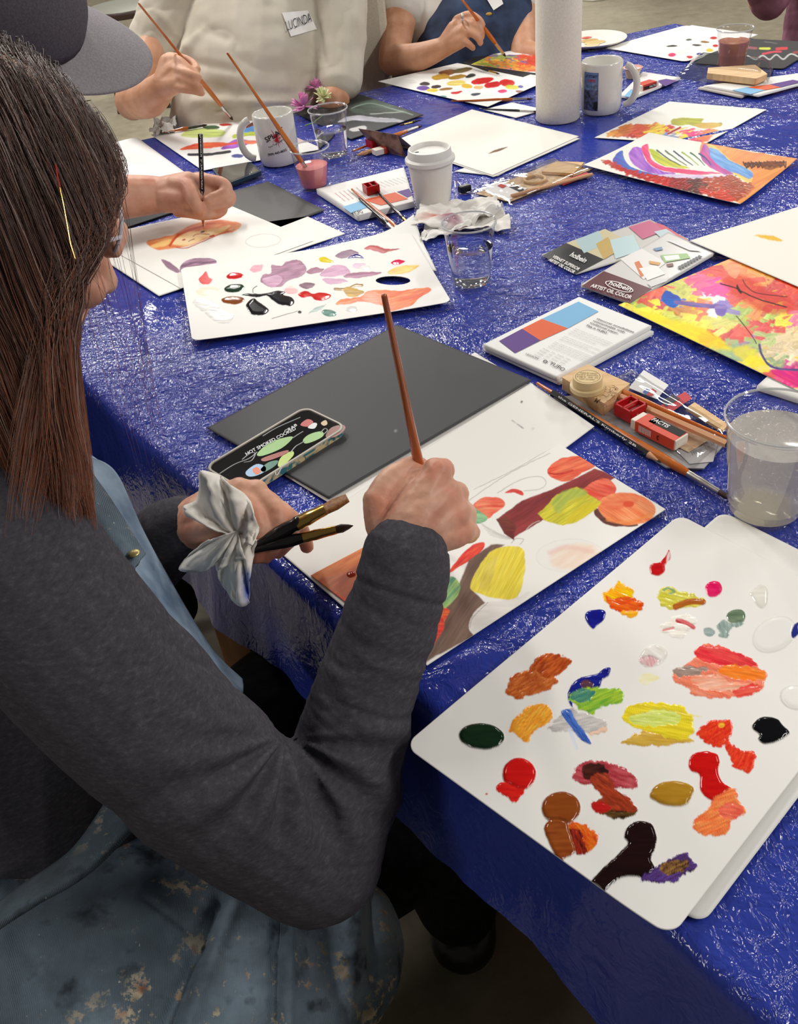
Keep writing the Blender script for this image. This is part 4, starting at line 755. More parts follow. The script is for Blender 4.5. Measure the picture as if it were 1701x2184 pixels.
def adopt(parent, names):
    bpy.context.view_layer.update()
    for n in names:
        o = bpy.data.objects[n]; mw = o.matrix_world.copy(); o.parent = parent; o.matrix_parent_inverse = parent.matrix_world.inverted()
adopt(pp, ['lower_pad', 'top_pad'])
bpy.data.objects['lower_pad'].name = 'page_block'; bpy.data.objects['top_pad'].name = 'cover_page'
def broc_print_b(mb):
    z = .0045
    for c, q in (((24, 24, 26), [(1156, 545), (1207, 518), (1287, 553), (1228, 584)]), ((206, 196, 160), [(1207, 518), (1290, 488), (1345, 517), (1287, 553)]), ((176, 200, 204), [(1226, 512), (1276, 492), (1290, 520), (1245, 540)]), ((196, 166, 96), [(1270, 520), (1296, 505), (1316, 536), (1287, 553)]), ((190, 214, 218), [(1300, 512), (1350, 500), (1366, 534), (1312, 552)]), ((196, 90, 130), [(1340, 484), (1385, 470), (1420, 490), (1370, 510)]), ((206, 70, 90), [(1395, 474), (1415, 480), (1466, 512), (1440, 516)]), ((186, 206, 212), [(1394, 494), (1420, 488), (1450, 508), (1420, 516)])):
        z += .0001; patch(mb, q, mat('ink_%d_%d_%d' % c, c, .35, coat=.4), z)
    writep(mb, 'VERNET SUPERIOR', (1176, 549), (1232, 578), (1182, 544), INKW, z+.0003, True); writep(mb, 'ARTIST OIL COLOR', (1168, 556), (1222, 584), (1174, 551), INKW, z+.0003, True)
    writep(mb, 'holbein', (1213, 546), (1245, 561), (1223, 538), INKW, z+.0003, True)
sheet('brochure', [(1155, 545), (1385, 470), (1468, 513), (1228, 586)], .002, .004, 'black-banded oil colour brochure under the maroon-banded one', 'brochure', base=(206, 204, 200), wet0=.7, extra=broc_print_b, thick=.002)
def broc_print_m(mb):
    z = .009
    for c, q in (((92, 26, 38), [(1240, 610), (1287, 578), (1390, 616), (1343, 647)]), ((232, 230, 228), [(1322, 552), (1368, 530), (1420, 560), (1372, 596)]), ((214, 120, 70), [(1352, 560), (1362, 556), (1378, 584), (1366, 592)]), ((240, 238, 236), [(1362, 572), (1400, 566), (1418, 584), (1380, 598)]), ((150, 190, 120), [(1408, 544), (1464, 540), (1472, 550), (1416, 560)]), ((236, 236, 236), [(1414, 546), (1446, 543), (1450, 552), (1420, 556)]), ((120, 60, 60), [(1420, 563), (1434, 561), (1436, 567), (1424, 569)]), ((110, 140, 180), [(1392, 530), (1410, 526), (1413, 532), (1398, 535)]), ((222, 222, 224), [(1420, 512), (1450, 514), (1496, 536), (1470, 534)]), ((212, 160, 90), [(1384, 556), (1408, 560), (1404, 566), (1384, 562)]), ((214, 214, 214), [(1380, 604), (1430, 590), (1420, 600), (1388, 612)])):
        z += .0001; patch(mb, q, mat('ink_%d_%d_%d' % c, c, .35, coat=.4), z)
    for k in range(8): patch(mb, [(1448+k*6, 566-k*3.2), (1456+k*6, 570-k*3.2), (1452+k*6, 574-k*3.4), (1444+k*6, 570-k*3.2)], INKG, z+.0002)
    writep(mb, 'ARTIST OIL COLOR', (1258, 612), (1344, 639), (1263, 605), INKW, z+.0004, True); writep(mb, 'holbein', (1296, 607), (1342, 622), (1304, 599), INKW, z+.0004, True)
    t = [2*math.pi*k/40 for k in range(40)]
    for cx, cy, rx, ry in ((1320, 611, 30, 9),):
        o_ = [T(cx+rx*math.cos(a)+0*a, cy+ry*math.sin(a)+rx*.28*math.cos(a), z+.0005) for a in t]; i_ = [T(cx+(rx-2)*math.cos(a), cy+(ry-1.4)*math.sin(a)+rx*.27*math.cos(a), z+.0005) for a in t]
        mb.add(o_+i_, [(k, (k+1) % 40, 40+(k+1) % 40, 40+k) for k in range(40)], INKW)
sheet('brochure', [(1238, 612), (1424, 500), (1524, 544), (1343, 650)], .0045, .004, 'maroon-banded oil colour brochure lying on the black-banded one', 'brochure', base=(216, 214, 212), wet0=.7, extra=broc_print_m, thick=.004)
def book_print(mb):
    z = .0125
    for c, q in (((120, 180, 220), [(730, 441), (772, 428), (790, 440), (748, 454)]), ((222, 92, 40), [(774, 426), (842, 410), (870, 424), (812, 438)]), ((84, 40, 130), [(846, 409), (872, 402), (880, 416), (868, 421)])): patch(mb, q, mat('ink_%d_%d_%d' % c, c, .5), z)
    for k in range(6): writep(mb, 'Discover possibilities this is paper', (712+k*9, 412-k*2.3), (734+k*9, 430-k*2.3), (716+k*9, 411-k*2.3), INKG if k > 2 else INKR, z)
    for k in range(8): writep(mb, 'made for wet and dry', (790+k*9, 392-k*2), (812+k*9, 402-k*2), (793+k*9, 391-k*2), INKG, z)
    writep(mb, 'YUPO', (757, 459), (775, 454), (752, 452), INK, z)
sheet('paper_pad', [(676, 414), (862, 368), (884, 442), (764, 472)], .002, .006, 'thin white booklet stack with blue and orange squares left of the lidded coffee cup', 'booklet', base=(238, 236, 234), thick=.010, extra=book_print)
# ================================================================== cups, mugs, brushes and tools
def at_cup(px, py, z=0): return T(px, py, z)
Z0 = .0015
def plastic_cup(px, py, h, rt, rb, level, liq, label, group=None):
    b = T(px, py, Z0); t = thing('plastic_cup', b, label, 'cup', group); w = .0006
    mb = MB(); n = 14; rr = lambda z: rb+(rt-rb)*(z/h)**.9
    prof = [(0.0005, .002), (rb-.004, .002), (rb-.0015, 0), (rb, .002)]
    for k in range(1, n+1):
        z = h*k/n*.93; r = rr(z); prof.append((r, z))
        if k == 2: prof += [(r+.0008, z+.001), (r+.0004, z+.003)]
    prof += [(rt+.0006, h*.955), (rt+.0022, h*.965), (rt+.0024, h*.985), (rt+.0012, h), (rt-.0002, h*.99), (rt-.0004, h*.95)]
    mb.lathe(prof, CLEAR, b, 64); mb.build('cup_wall', t)
    mb = MB(); rim = [(rt+.0016+.0011*math.cos(a), h*.985+.0014*math.sin(a)) for a in np.linspace(0, 2*math.pi, 9)[:-1]]
    mb.lathe(rim, mat('clear_rim', (225, 228, 228), .15, alpha=.55, coat=.5), b, 64, closed=True); mb.build('rim', t)
    if liq:
        L = level*h; mb = MB(); rl = lambda z: rr(z)-.0008
        mb.lathe([(0.0004, .0028), (rb-.0028, .0028)]+[(rl(z), z) for z in np.linspace(.005, L, 8)]+[(rl(L)-.001, L-.0004), (.0004, L-.0004)], liq, b, 64); mb.build('liquid', t)
    return t
CLOUD = liquid('cloudy_water', (236, 230, 212), .42); PINKW = liquid('pink_water', (240, 150, 150), .86); BROWNW = liquid('brown_water', (190, 128, 106), .95)
plastic_cup(1627, 1086, .112, .0475, .034, .80, CLOUD, 'large clear cup of cloudy grey water standing by the foreground palette')
plastic_cup(1006, 604, .096, .038, .027, .60, WATER, 'clear plastic cup two-thirds full of clean water in the middle of the table')
plastic_cup(712, 332, .094, .038, .028, .55, WATER, 'clear plastic cup of water behind the cup of pink water')
plastic_cup(671, 398, .075, .036, .024, .55, PINKW, 'clear plastic cup of cloudy pink water with a brush leaning in it')
plastic_cup(1558, 143, .082, .038, .026, .68, BROWNW, 'clear plastic cup of murky brown paint water at the far end of the table')
# ---- mugs
def mug(px, py, h, r, handle_ang, label, deco=None):
    b = T(px, py, Z0); t = thing('coffee_mug', b, label, 'mug'); w = .0045
    mb = MB(); mb.lathe([(.0003, .003), (r*.80, .003), (r*.83, 0), (r*.90, .001), (r*.965, .007), (r, .016), (r, h-.003), (r-.0012, h-.0006), (r-.0026, h), (r-w+.0006, h-.001), (r-w, h-.004), (r-w, .012), (r*.8, .007), (.0003, .006)], WHITE_CER, b, 72)
    ca, sa = math.cos(handle_ang), math.sin(handle_ang); pts = []
    for a in np.linspace(-1.35, 1.35, 17):
        q = r-.003+.034*max(0, math.cos(a))**.8; z = h*.52+h*.39*math.sin(a)/math.sin(1.35); pts.append(b+np.array([ca*q, sa*q, z]))
    mb.build('mug_body', t)
    mb = MB(); mb.tube(pts, [.0072]*17, WHITE_CER, 14, flat=.75, side=(-sa, ca, 0)); mb.build('handle', t)
    if deco: deco(b, r, h, t)
    return t
def cyl(b, r, a0, dirn=1):     # maps (arc length, height) on to the mug wall; a0 = facing angle
    return lambda u, z, lift=.0003: np.array([b[0]+(r+lift)*math.cos(a0-0+u/r), b[1]+(r+lift)*math.sin(a0+u/r), b[2]+z])
def cyl_text(mb, f, s, u0, z0, u1, z1, hh, mt, bold=True):
    V, F = text2d(s, bold); d = np.array([u1-u0, z1-z0]); L = np.linalg.norm(d); d /= L; nrm = np.array([-d[1], d[0]])
    mb.add([f(u0+d[0]*L*a+nrm[0]*hh*b_, z0+d[1]*L*a+nrm[1]*hh*b_, .0006) for a, b_ in V], F, mt)
def splat(b, r, h, t):
    a0 = math.atan2(CP[1]-b[1], CP[0]-b[0]); f = cyl(b, r, a0); mb = MB(); rn = random.Random(3); k = h/.1
    c0 = (.000, .060*k); pts = []; n = 44
    for i in range(n):
        a = 2*math.pi*i/n; rr = (.0065 if i % 2 else rn.uniform(.008, .024))*k; pts.append(f(c0[0]+rr*math.cos(a), c0[1]+rr*math.sin(a), .0003))
    mb.add(pts+[f(*c0)], [(i, (i+1) % n, n) for i in range(n)], INKR)
    cyl_text(mb, f, 'SPLAT', -.022*k, .052*k, .019*k, .070*k, .0105*k, INK); cyl_text(mb, f, 'Paint Your Imagination', -.018*k, .040*k, .022*k, .056*k, .0045*k, INK, False); cyl_text(mb, f, '(909) 443-8652', -.024*k, .024*k, .017*k, .030*k, .0062*k, INK)
    mb.build('logo', t)
m1 = mug(598, 344, .098, .0415, math.radians(185), 'white ceramic mug with a red splash logo reading SPLAT', splat)
def pic(b, r, h, t):
    a0 = math.atan2(CP[1]-b[1], CP[0]-b[0]); f = cyl(b, r, a0); mb = MB()
    def quad(u0, u1, z0, z1, mt, l):
        n = 8; V = [f(u0+(u1-u0)*i/n, z, l) for z in (z0, z1) for i in range(n+1)]; mb.add(V, [(i, i+1, n+2+i, n+1+i) for i in range(n)], mt)
    quad(-.040, -.006, .012, .086, mat('mug_sky', (92, 122, 176), .2), .0003); quad(-.040, -.006, .012, .052, mat('mug_dark', (36, 40, 58), .2, fn=f_noisecol(160, (20, 24, 36), (90, 100, 150), detail=3)), .0005)
    quad(-.040, -.006, .050, .066, mat('mug_mid', (70, 96, 140), .2, fn=f_noisecol(120, (50, 60, 90), (120, 150, 200), detail=3)), .0004); quad(-.015, -.006, .016, .030, BLACKP, .0006)
    cyl_text(mb, f, 'AT IT\'S BEST', -.035, .076, -.008, .076, .0055, INK); cyl_text(mb, f, 'LIFE', -.030, .068, -.012, .068, .005, INKR)
    mb.build('picture_panel', t)
mug(1280, 236, .100, .0425, math.radians(-28), 'white mug with a blue photograph panel right of the paper towel roll', pic)
# ---- paper coffee cup
b = T(924, 437, Z0); t = thing('coffee_cup', b, 'white paper coffee cup with a plastic lid, reading comfortcup near its base', 'cup')
mb = MB(); mb.lathe([(.0003, .004), (.0285, .004), (.0290, 0), (.0300, 0), (.0335, .030), (.0395, .082), (.0392, .083), (.0003, .081)], CUP_PAPER, b, 72); mb.build('cup_body', t)
mb = MB(); mb.lathe([(.0395, .076), (.0430, .078), (.0436, .081), (.0430, .084), (.0400, .086), (.0385, .087), (.0370, .0975), (.0360, .0995), (.0340, .0998), (.0325, .0985), (.0315, .0925), (.0003, .0925)], WHITE_PL, b, 72)
mb.build('lid', t); mb = MB(); vd = np.array([-.0185, .006, 0]); mb.ell(b+np.array([-.021, .006, .0928]), (.004, .002, .0006), BLACKP); mb.build('drinking_hole', t)
mb = MB(); a0 = math.atan2(CP[1]-b[1], CP[0]-b[0]); f0 = lambda u, z, l=.0003: np.array([b[0]+(.0300+.118*z+l)*math.cos(a0+u/.031), b[1]+(.0300+.118*z+l)*math.sin(a0+u/.031), b[2]+z]); cyl_text(mb, f0, 'comfortcup', -.014, .008, .014, .008, .0052, INK); mb.build('lettering', t)
# ---- paper towel roll (standing on end)
b = T(1189, 252, Z0); t = thing('paper_towel_roll', b, 'tall standing roll of white paper towels in the middle of the table', 'paper towel roll')
mb = MB(); mb.lathe([(.020, 0), (.044, 0), (.0455, .002), (.0458, .14), (.0455, .277), (.044, .279), (.020, .279)], TOWEL, b, 96, closed=True); mb.build('paper', t)
mb = MB(); mb.lathe([(.0185, .0005), (.0199, .0005), (.0199, .2785), (.0185, .2785)], mat('cardboard', (176, 140, 100), .8), b, 48, closed=True); mb.build('core', t)
# ---- brushes and pencils
def frame(a, b_):
    a = np.asarray(a, float); b_ = np.asarray(b_, float); d = b_-a; L = np.linalg.norm(d); return a, d/L, L
def brush(tip, end, label, hm=ORANGE, bristle=HAIRD, ferr=SILVER, r=.0042, fl=.032, bl=.014, flatb=False, group=None, col=None, rb=None, nm='paintbrush'):
    a, d, L = frame(tip, end); t = thing(nm, a, label, 'brush', group)
    P = lambda s: a+d*s; mb = MB(); rf = rb or r*.72
    if flatb:
        sd = np.cross(d, [0, 0, 1]); sd /= np.linalg.norm(sd); mb.tube([P(0), P(bl*.5), P(bl)], [rf*.9, rf*1.25, rf*1.1], bristle, 16, flat=.35, side=np.cross(sd, d))
    else: mb.tube([P(0), P(bl*.25), P(bl*.6), P(bl)], [.0003, rf*.55, rf*.95, rf*.85], bristle, 12)
    mb.build('bristles', t)
    mb = MB(); s0 = bl*.92; q = [P(s0+fl*k/8) for k in range(9)]; rr = [rf*.95, rf, rf, rf*1.05, rf*1.12, rf*1.2, rf*1.12, rf*1.22, rf*1.15]
    mb.tube(q, rr, ferr, 14, flat=.75 if flatb else 1, side=(0, 0, 1)); mb.build('ferrule', t)
    mb = MB(); s1 = s0+fl*.97; H = L-s1; q = [0, .05, .14, .25, .45, .7, .9, 1.0]; rr = [rf*1.1, r*.95, r*1.05, r, r*.72, r*.52, r*.46, r*.40]
    mb.tube([P(s1+H*k) for k in q], rr, hm, 14, rnd=True); mb.build('handle', t); return t
def pencil(tip, end, label, bm=BLACKLAC, r=.0036, txt=None, wood=WOODP, lead=GRAPH, group=None):
    a, d, L = frame(tip, end); t = thing('pencil', a, label, 'pencil', group); P = lambda s: a+d*s
    mb = MB(); mb.tube([P(0), P(.004)], [.0004, .0011], lead, 10); mb.build('lead', t)
    mb = MB(); mb.tube([P(.004), P(.018)], [.0011, r*.97], wood, 12); mb.build('sharpened_wood', t)
    mb = MB(); mb.tube([P(.018), P(L)], [r, r], bm, 6); mb.tube([P(L), P(L+.0005)], [r*.9, r*.5], lead, 6); mb.build('barrel', t, smooth=False)
    if txt:
        mb = MB(); v = CP-a; nn = v-d*(v@d); nn /= np.linalg.norm(nn); up = np.cross(nn, d)
        s, s0, s1, flip = txt; o = nn*(r*.95)
        p0, p1 = (P(s0), P(s1)); u = up if not flip else -up
        write(mb, s, p0+o-u*r*.38, p1+o-u*r*.38, p0+o+u*r*.38, INKW, True, .0002); mb.build('lettering', t)
    return t
def L2(px, py, z): return T(px, py, z)
# long orange brush and black pencil between pad and big cup
brush(L2(1564, 1068, .005), L2(1146, 818, .006), 'long orange-handled round brush lying beside the black drawing pencil', r=.0052, rb=.0034, fl=.042, bl=.020)
pencil(L2(1408, 986, .005), L2(1178, 838, .005), 'black drawing pencil with white lettering against the long orange brush', r=.0042, txt=("the GENERAL'S Kimberly 2B", .17, .035, True))
BAGZ = .009
brush(L2(1258, 806, .016), L2(1552, 935, .016), 'orange-handled brush lying across the clear bag of drawing tools', r=.0042, rb=.0032, fl=.03)
pencil(L2(1300, 836, .015), L2(1549, 948, .015), 'plain wooden pencil lying beside the orange brush on the clear bag', bm=WOODP, r=.0042)
def roundrect(cx, ax, ay, hx, hy, r, n=5):
    out = []
    for sx, sy, a0 in ((1, 1, 0), (-1, 1, 1), (-1, -1, 2), (1, -1, 3)):
        for k in range(n+1):
            a = math.pi/2*(a0+k/n); out.append((sx*(hx-r)+r*math.cos(a), sy*(hy-r)+r*math.sin(a)))
    return [(cx[0]+ax[0]*p+ay[0]*q, cx[1]+ax[1]*p+ay[1]*q) for p, q in out]
def dirs(a, b_):
    d = (T(*b_)-T(*a))[:2]; L = np.linalg.norm(d); d /= L; return d, np.array([-d[1], d[0]]), L
# plastic bag of tools
def bag(q, label, thick, content, name='plastic_bag'):
    c = sum(T(*p) for p in q)/4; t = thing(name, c, label, 'bag'); A, B, C, D = [T(*p, .001) for p in q]; n = 26; V = []; F = []
    for side in (0, 1):
        for j in range(n+1):
            for i in range(n+1):
                u, v = i/n, j/n; p = A*(1-u)*(1-v)+B*u*(1-v)+C*u*v+D*(1-u)*v; e = min(u, 1-u, v, 1-v); hgt = thick*min(1, e*7)**.6
                p = p.copy(); p[2] += .0004 if side == 0 else hgt+.0006+.0022*(fbm(np.array([u*9]), np.array([v*9]), 5)[0]-.4)*(e > 0); V.append(p)
    for s in (0, 1):
        o = s*(n+1)**2
        for j in range(n):
            for i in range(n): k = o+j*(n+1)+i; F.append((k, k+1, k+n+2, k+n+1))
    mb = MB(); mb.add(V, F, BAG); mb.build('film', t); content(t); return t
def slab(parent, name, q, z0, z1, mt, extra=None, bevel=.0006):
    mb = MB(); mb.prism([T(*p, z0)[:2] for p in q], TZ+z0, TZ+z1, mt)
    if extra: extra(mb, z1)
    return mb.build(name, parent, False, bevel if not extra else 0)
PRN = mat('printed_card', (206, 200, 192), .6, fn=f_noisecol(300, (150, 140, 132), (232, 226, 218), detail=3, lo=.4, hi=.55)); TAN = mat('tan_card', (206, 176, 140), .6, fn=f_noisecol(120, (186, 150, 112), (222, 196, 164), detail=3))
def toolbag(t):
    slab(t, 'instruction_leaflet', [(1180, 850), (1420, 1000), (1500, 1002), (1552, 940), (1330, 836)], .002, .004, mat('grey_print', (150, 148, 150), .5))
    slab(t, 'hang_tag', [(1372, 790), (1425, 822), (1400, 852), (1340, 828)], .0045, .0052, mat('white_card', (232, 230, 228), .5), lambda mb, z: (patch(mb, [(1378, 842), (1390, 828), (1400, 834), (1390, 845)], mat('flag_red', (200, 70, 70), .5), z+.0005), patch(mb, [(1370, 836), (1378, 828), (1386, 833), (1378, 842)], mat('flag_blue', (80, 110, 180), .5), z+.0005)))
    slab(t, 'red_card', [(1400, 870), (1460, 836), (1475, 850), (1425, 884)], .005, .0056, mat('red_print', (196, 60, 66), .5)); slab(t, 'dark_card', [(1408, 856), (1436, 842), (1450, 850), (1420, 868)], .0058, .0062, mat('dark_print', (70, 70, 74), .5))
    slab(t, 'sketch_card', [(1398, 930), (1450, 900), (1510, 940), (1468, 966)], .005, .0058, TAN)
    slab(t, 'caption_card', [(1440, 960), (1530, 945), (1520, 985), (1470, 990)], .0044, .0048, mat('pale_print', (176, 172, 172), .5), lambda mb, z: writep(mb, 'How To Draw', (1478, 970), (1540, 940), (1474, 960), INKG, z+.0008))
    slab(t, 'wood_stick', [(1462, 876), (1480, 864), (1552, 912), (1540, 924)], .006, .010, WOOD)
bag([(1232, 835), (1342, 790), (1572, 930), (1482, 1010)], 'clear bag of cards and tools under the eraser and the wooden pencil', .011, toolbag)
# wooden block with round pot
ax, ay, L = dirs((1215, 838), (1300, 884)); c = T(1268, 856); t = thing('wooden_block', c, 'pale wooden block printed with a drawing, beside the black pencil', 'wood block')
q = [(1197, 836), (1252, 808), (1341, 850), (1286, 893)]
mb = MB(); mb.prism([T(*p, 0)[:2] for p in q], TZ+.003, TZ+.021, WOOD); o = mb.build('block', t, False, .0015)
mb = MB(); rn = random.Random(5)
bc = T(1262, 838, .0212); d1, d2, _ = dirs((1197, 836), (1286, 893)); e1, e2, _ = dirs((1286, 893), (1341, 850))
for k in range(26):
    p = T(1300+rn.uniform(-22, 18), 838+rn.uniform(-14, 14), .0214); a = rn.uniform(0, 6); q_ = [p+np.array([math.cos(a+i*.7)*.004*rn.uniform(.3, 1), math.sin(a+i*.7)*.004, 0]) for i in range(4)]; mb.tube(q_, .00018, mat('brown_ink', (110, 74, 44), .6), 4)
write(mb, 'Me o', T(1264, 858, .0214), T(1290, 872, .0214), T(1272, 848, .0214), mat('brown_ink'), True, .0002); mb.build('print', t)
pb = T(1252, 829, .0215); t = thing('round_pot', pb, 'small round cream pot with a printed lid on top of the wooden block', 'pot')
mb = MB(); mb.lathe([(.0003, 0), (.0195, 0), (.0205, .001), (.0205, .006), (.0190, .0065), (.0175, .0068), (.0172, .0155), (.0165, .0165), (.0003, .0165)], CREAM, pb, 56); mb.build('body', t)
mb = MB(); cc = pb+np.array([0, 0, .0168]); up2 = np.array([.35, .94, 0]); rt2 = np.array([.94, -.35, 0])
for k, s in enumerate(['MADE BY HAND', 'SOFT PASTEL', 'NET 20 G', 'KEEP CLOSED']): w = [.010, .0125, .012, .009][k]; p0 = cc-rt2*w+up2*(.006-.0045*k); write(mb, s, p0, p0+rt2*2*w, p0+up2*.0024, mat('brown_ink'), False, .0002)
mb.lathe([(.0140, 0), (.0144, 0)], mat('brown_ink'), cc, 48); mb.build('lid_print', t)
# red sharpener and eraser
def sharpener(c, ang, label, s=1.0, hole=False):
    t = thing('pencil_sharpener', c, label, 'sharpener'); ca, sa = math.cos(ang), math.sin(ang); x = np.array([ca, sa, 0]); y = np.array([-sa, ca, 0]); z = np.array([0, 0, 1]); c = np.asarray(c)+z*.0075*s
    mb = MB(); mb.box(c-z*.004*s, x*.0125*s, y*.0125*s, z*.0035*s, REDP)
    for k in (-1, 0, 1): mb.box(c+x*.0112*s*k+z*.003*s, x*.0013*s, y*.0125*s, z*.0045*s, REDP)
    for k in (-1, 1): mb.box(c+y*.0115*s*k+z*.003*s, x*.0125*s, y*.0012*s, z*.0045*s, REDP)
    mb.build('housing', t, False, .0004); mb = MB(); mb.box(c+x*.006*s+z*.002*s, x*.003*s, y*.008*s, z*.0008, SILVER); mb.build('blade', t, False); return t
d, n_, _ = dirs((1322, 858), (1390, 895)); an = math.atan2(d[1], d[0])
sharpener(T(1343, 885, .0075), an, 'red pencil sharpener between the wooden block and the boxed eraser', 1.05)
d, n_, L = dirs((1362, 902), (1446, 944)); c = T(1404, 922, .0125); t = thing('boxed_eraser', c, 'white eraser in an orange-red FACTIS sleeve lying on the clear bag', 'eraser')
x = np.array([*d, 0]); y = np.array([*n_, 0]); z = np.array([0, 0, 1.]); cz = c+z*.002; HL = L*.56
mb = MB(); mb.box(cz, x*HL, y*.0105, z*.0062, RUB); mb.build('eraser', t, False, .001)
ES = mat('eraser_sleeve', (214, 76, 52), .4); mb = MB(); mb.box(cz+x*HL*.08, x*HL*.86, y*.0109, z*.0066, ES)
top = cz+z*.0068
for (a0, a1, b0, b1, m_) in [(-.72, -.2, -.0108, .0108, ES), (-.45, .92, -.0015, .0105, INK)]:
    mb.add([top+x*HL*a0+y*b0, top+x*HL*a1+y*b0, top+x*HL*a1+y*b1, top+x*HL*a0+y*b1], [(0, 1, 2, 3)], m_)
write(mb, 'FACTIS', top-x*HL*.42+y*.002, top+x*HL*.28+y*.002, top-x*HL*.42+y*.0085, INKW, True, .0003)
fr = cz-y*.0111; write(mb, 'lllIllIIlIl', fr-x*HL*.6-z*.004, fr-x*HL*.05-z*.004, fr-x*HL*.6+z*.004, INKW, True, .0002); write(mb, 'c', fr+x*HL*.2-z*.003, fr+x*HL*.3-z*.003, fr+x*HL*.2+z*.003, INK, True, .0002)
mb.build('sleeve', t, False, .0003)
# ---- phone with the lure picture
q = [(436, 1003), (655, 872), (752, 918), (508, 1052)]
ax, _, L = dirs(q[0], q[1]); _, _, Wd = dirs(q[1], q[2]); c = sum(T(*p, .010) for p in q)/4; x = np.array([*ax, 0]); yv = T(*q[2])-T(*q[1]); y = yv-x*(yv@x); y[2] = 0; y /= np.linalg.norm(y)
hx, hy = L/2*.98, Wd/2*.93; t = thing('smartphone', c, 'smartphone in a patterned case showing a picture of fishing lures', 'phone')
CASE = mat('patterned_case', (150, 150, 120), .4, fn=f_noisecol(90, (70, 130, 140), (226, 206, 160), detail=2, lo=.45, hi=.55)); BEZ = mat('case_rim', (176, 170, 158), .35)
def rr(hx, hy, r, z): return [c+x*p+y*q_+np.array([0, 0, z]) for p, q_ in [(a[0], a[1]) for a in roundrect((0, 0), (1, 0), (0, 1), hx, hy, r, 8)]]
def ringprism(mb, layers, mt, capb=True):
    n = len(layers[0]); V = [p for l in layers for p in l]; F = []
    for i in range(len(layers)-1): F += [(i*n+k, i*n+(k+1) % n, (i+1)*n+(k+1) % n, (i+1)*n+k) for k in range(n)]
    if capb: F.append(tuple(range(n))[::-1])
    mb.add(V, F, mt)
mb = MB(); ringprism(mb, [rr(hx-.001, hy-.001, .013, -.0055), rr(hx, hy, .014, -.0045), rr(hx, hy, .014, .0035)], CASE); ringprism(mb, [rr(hx, hy, .014, .0035), rr(hx-.0008, hy-.0008, .0135, .0048), rr(hx-.003, hy-.003, .012, .0048), rr(hx-.0034, hy-.0034, .012, .0034)], BEZ, False); mb.build('case', t)
mb = MB(); top_ = rr(hx-.0034, hy-.0034, .012, .0036); mb.add(top_, [tuple(range(len(top_)))], mat('dark_screen', (12, 10, 12), .06, coat=1)); mb.build('screen', t, False)
mb = MB(); zs = .0116+.0022
def sp(pts, mt, dz=0): mb.add([T(*p, zs+dz) for p in cat(pts, 4)], [tuple(range(len(pts)*4))], mt)
SG = mat('screen_green', (150, 196, 120), .3); SL = mat('screen_lime', (190, 214, 110), .3); SR = mat('screen_rust', (160, 70, 60), .3); ST = mat('screen_teal', (50, 120, 100), .3); SB = mat('screen_skyblue', (150, 190, 226), .3); SO = mat('screen_orange', (226, 110, 60), .3); SM = mat('screen_ember', (130, 54, 30), .3); SW = mat('screen_white', (220, 224, 226), .3)
sp([(548, 968), (574, 944), (612, 932), (624, 934), (600, 956), (560, 972)], SG); sp([(646, 938), (660, 926), (684, 920), (690, 928), (676, 938), (652, 946)], SG, .0001); sp([(592, 992), (600, 974), (622, 962), (626, 970), (612, 986), (600, 996)], SL, .0001); sp([(558, 978), (590, 966), (614, 960), (610, 968), (580, 980), (562, 984)], SR, .0001)
sp([(556, 1000), (572, 986), (592, 982), (588, 992), (570, 1004), (560, 1006)], ST, .0001); sp([(524, 1006), (546, 990), (564, 994), (566, 1004), (548, 1014), (530, 1016)], SB, .0001); sp([(538, 1002), (548, 996), (556, 1006), (546, 1012)], SO, .0002)
sp([(694, 930), (706, 912), (730, 906), (736, 914), (722, 928), (704, 934)], SM, .0001); sp([(640, 906), (655, 894), (668, 900), (656, 910)], mat('screen_red', (190, 60, 56), .3), .0001); sp([(656, 912), (668, 902), (676, 904), (670, 914)], SW, .0002); sp([(684, 902), (694, 896), (698, 904), (690, 908)], mat('screen_tan', (206, 176, 130), .3), .0002)
for p in ([(468, 1010), (500, 990), (530, 978), (548, 964)], [(520, 986), (536, 982), (544, 968), (534, 966), (516, 980)], [(620, 964), (630, 952), (640, 946), (650, 940)], [(684, 922), (692, 914), (698, 918), (690, 926)], [(586, 1004), (590, 1014), (600, 998)], [(624, 934), (636, 926), (646, 920)], [(560, 930), (590, 912), (640, 890)]): mb.tube([T(*p_, zs+.0003) for p_ in cat(p, 5, False)], .0005, SW, 5)
write(mb, 'HOT SMOKED COOKED', T(526, 972, zs+.0003), T(632, 916, zs+.0003), T(522, 966, zs+.0003), SW, True, .0002); write(mb, 'CRAB', T(608, 924, zs+.0003), T(634, 908, zs+.0003), T(605, 919, zs+.0003), SW, True, .0002)
mb.build('screen_picture', t, False)
mb = MB(); p_ = T(668, 988, .0105); 
for s0, s1 in ((.05, .28),): a_ = c+x*hx*s0-y*0; mb.box(c+x*hx*.25+y*(hy+.0003)+np.array([0, 0, -.0008]), x*.010, y*.0006, np.array([0, 0, .0012]), mat('tan_button', (200, 180, 140), .4))
mb.build('side_button', t, False, .0004)
# small dark phone at the back
q = [(455, 372), (536, 358), (560, 378), (480, 408)]; c2 = sum(T(*p) for p in q)/4; t = thing('smartphone', c2, 'dark phone lying face up behind the hand drawing the portrait', 'phone'); P4 = [T(*p) for p in q]
mb = MB(); mb.prism([p[:2] for p in P4], TZ+.003, TZ+.0125, TEAL); mb.build('case', t, False, .003)
mb = MB(); cc = c2; mb.add([cc+(p-cc)*.9+np.array([0, 0, .0129]) for p in P4], [(0, 1, 2, 3)], GLASSSCR); mb.build('screen', t, False)
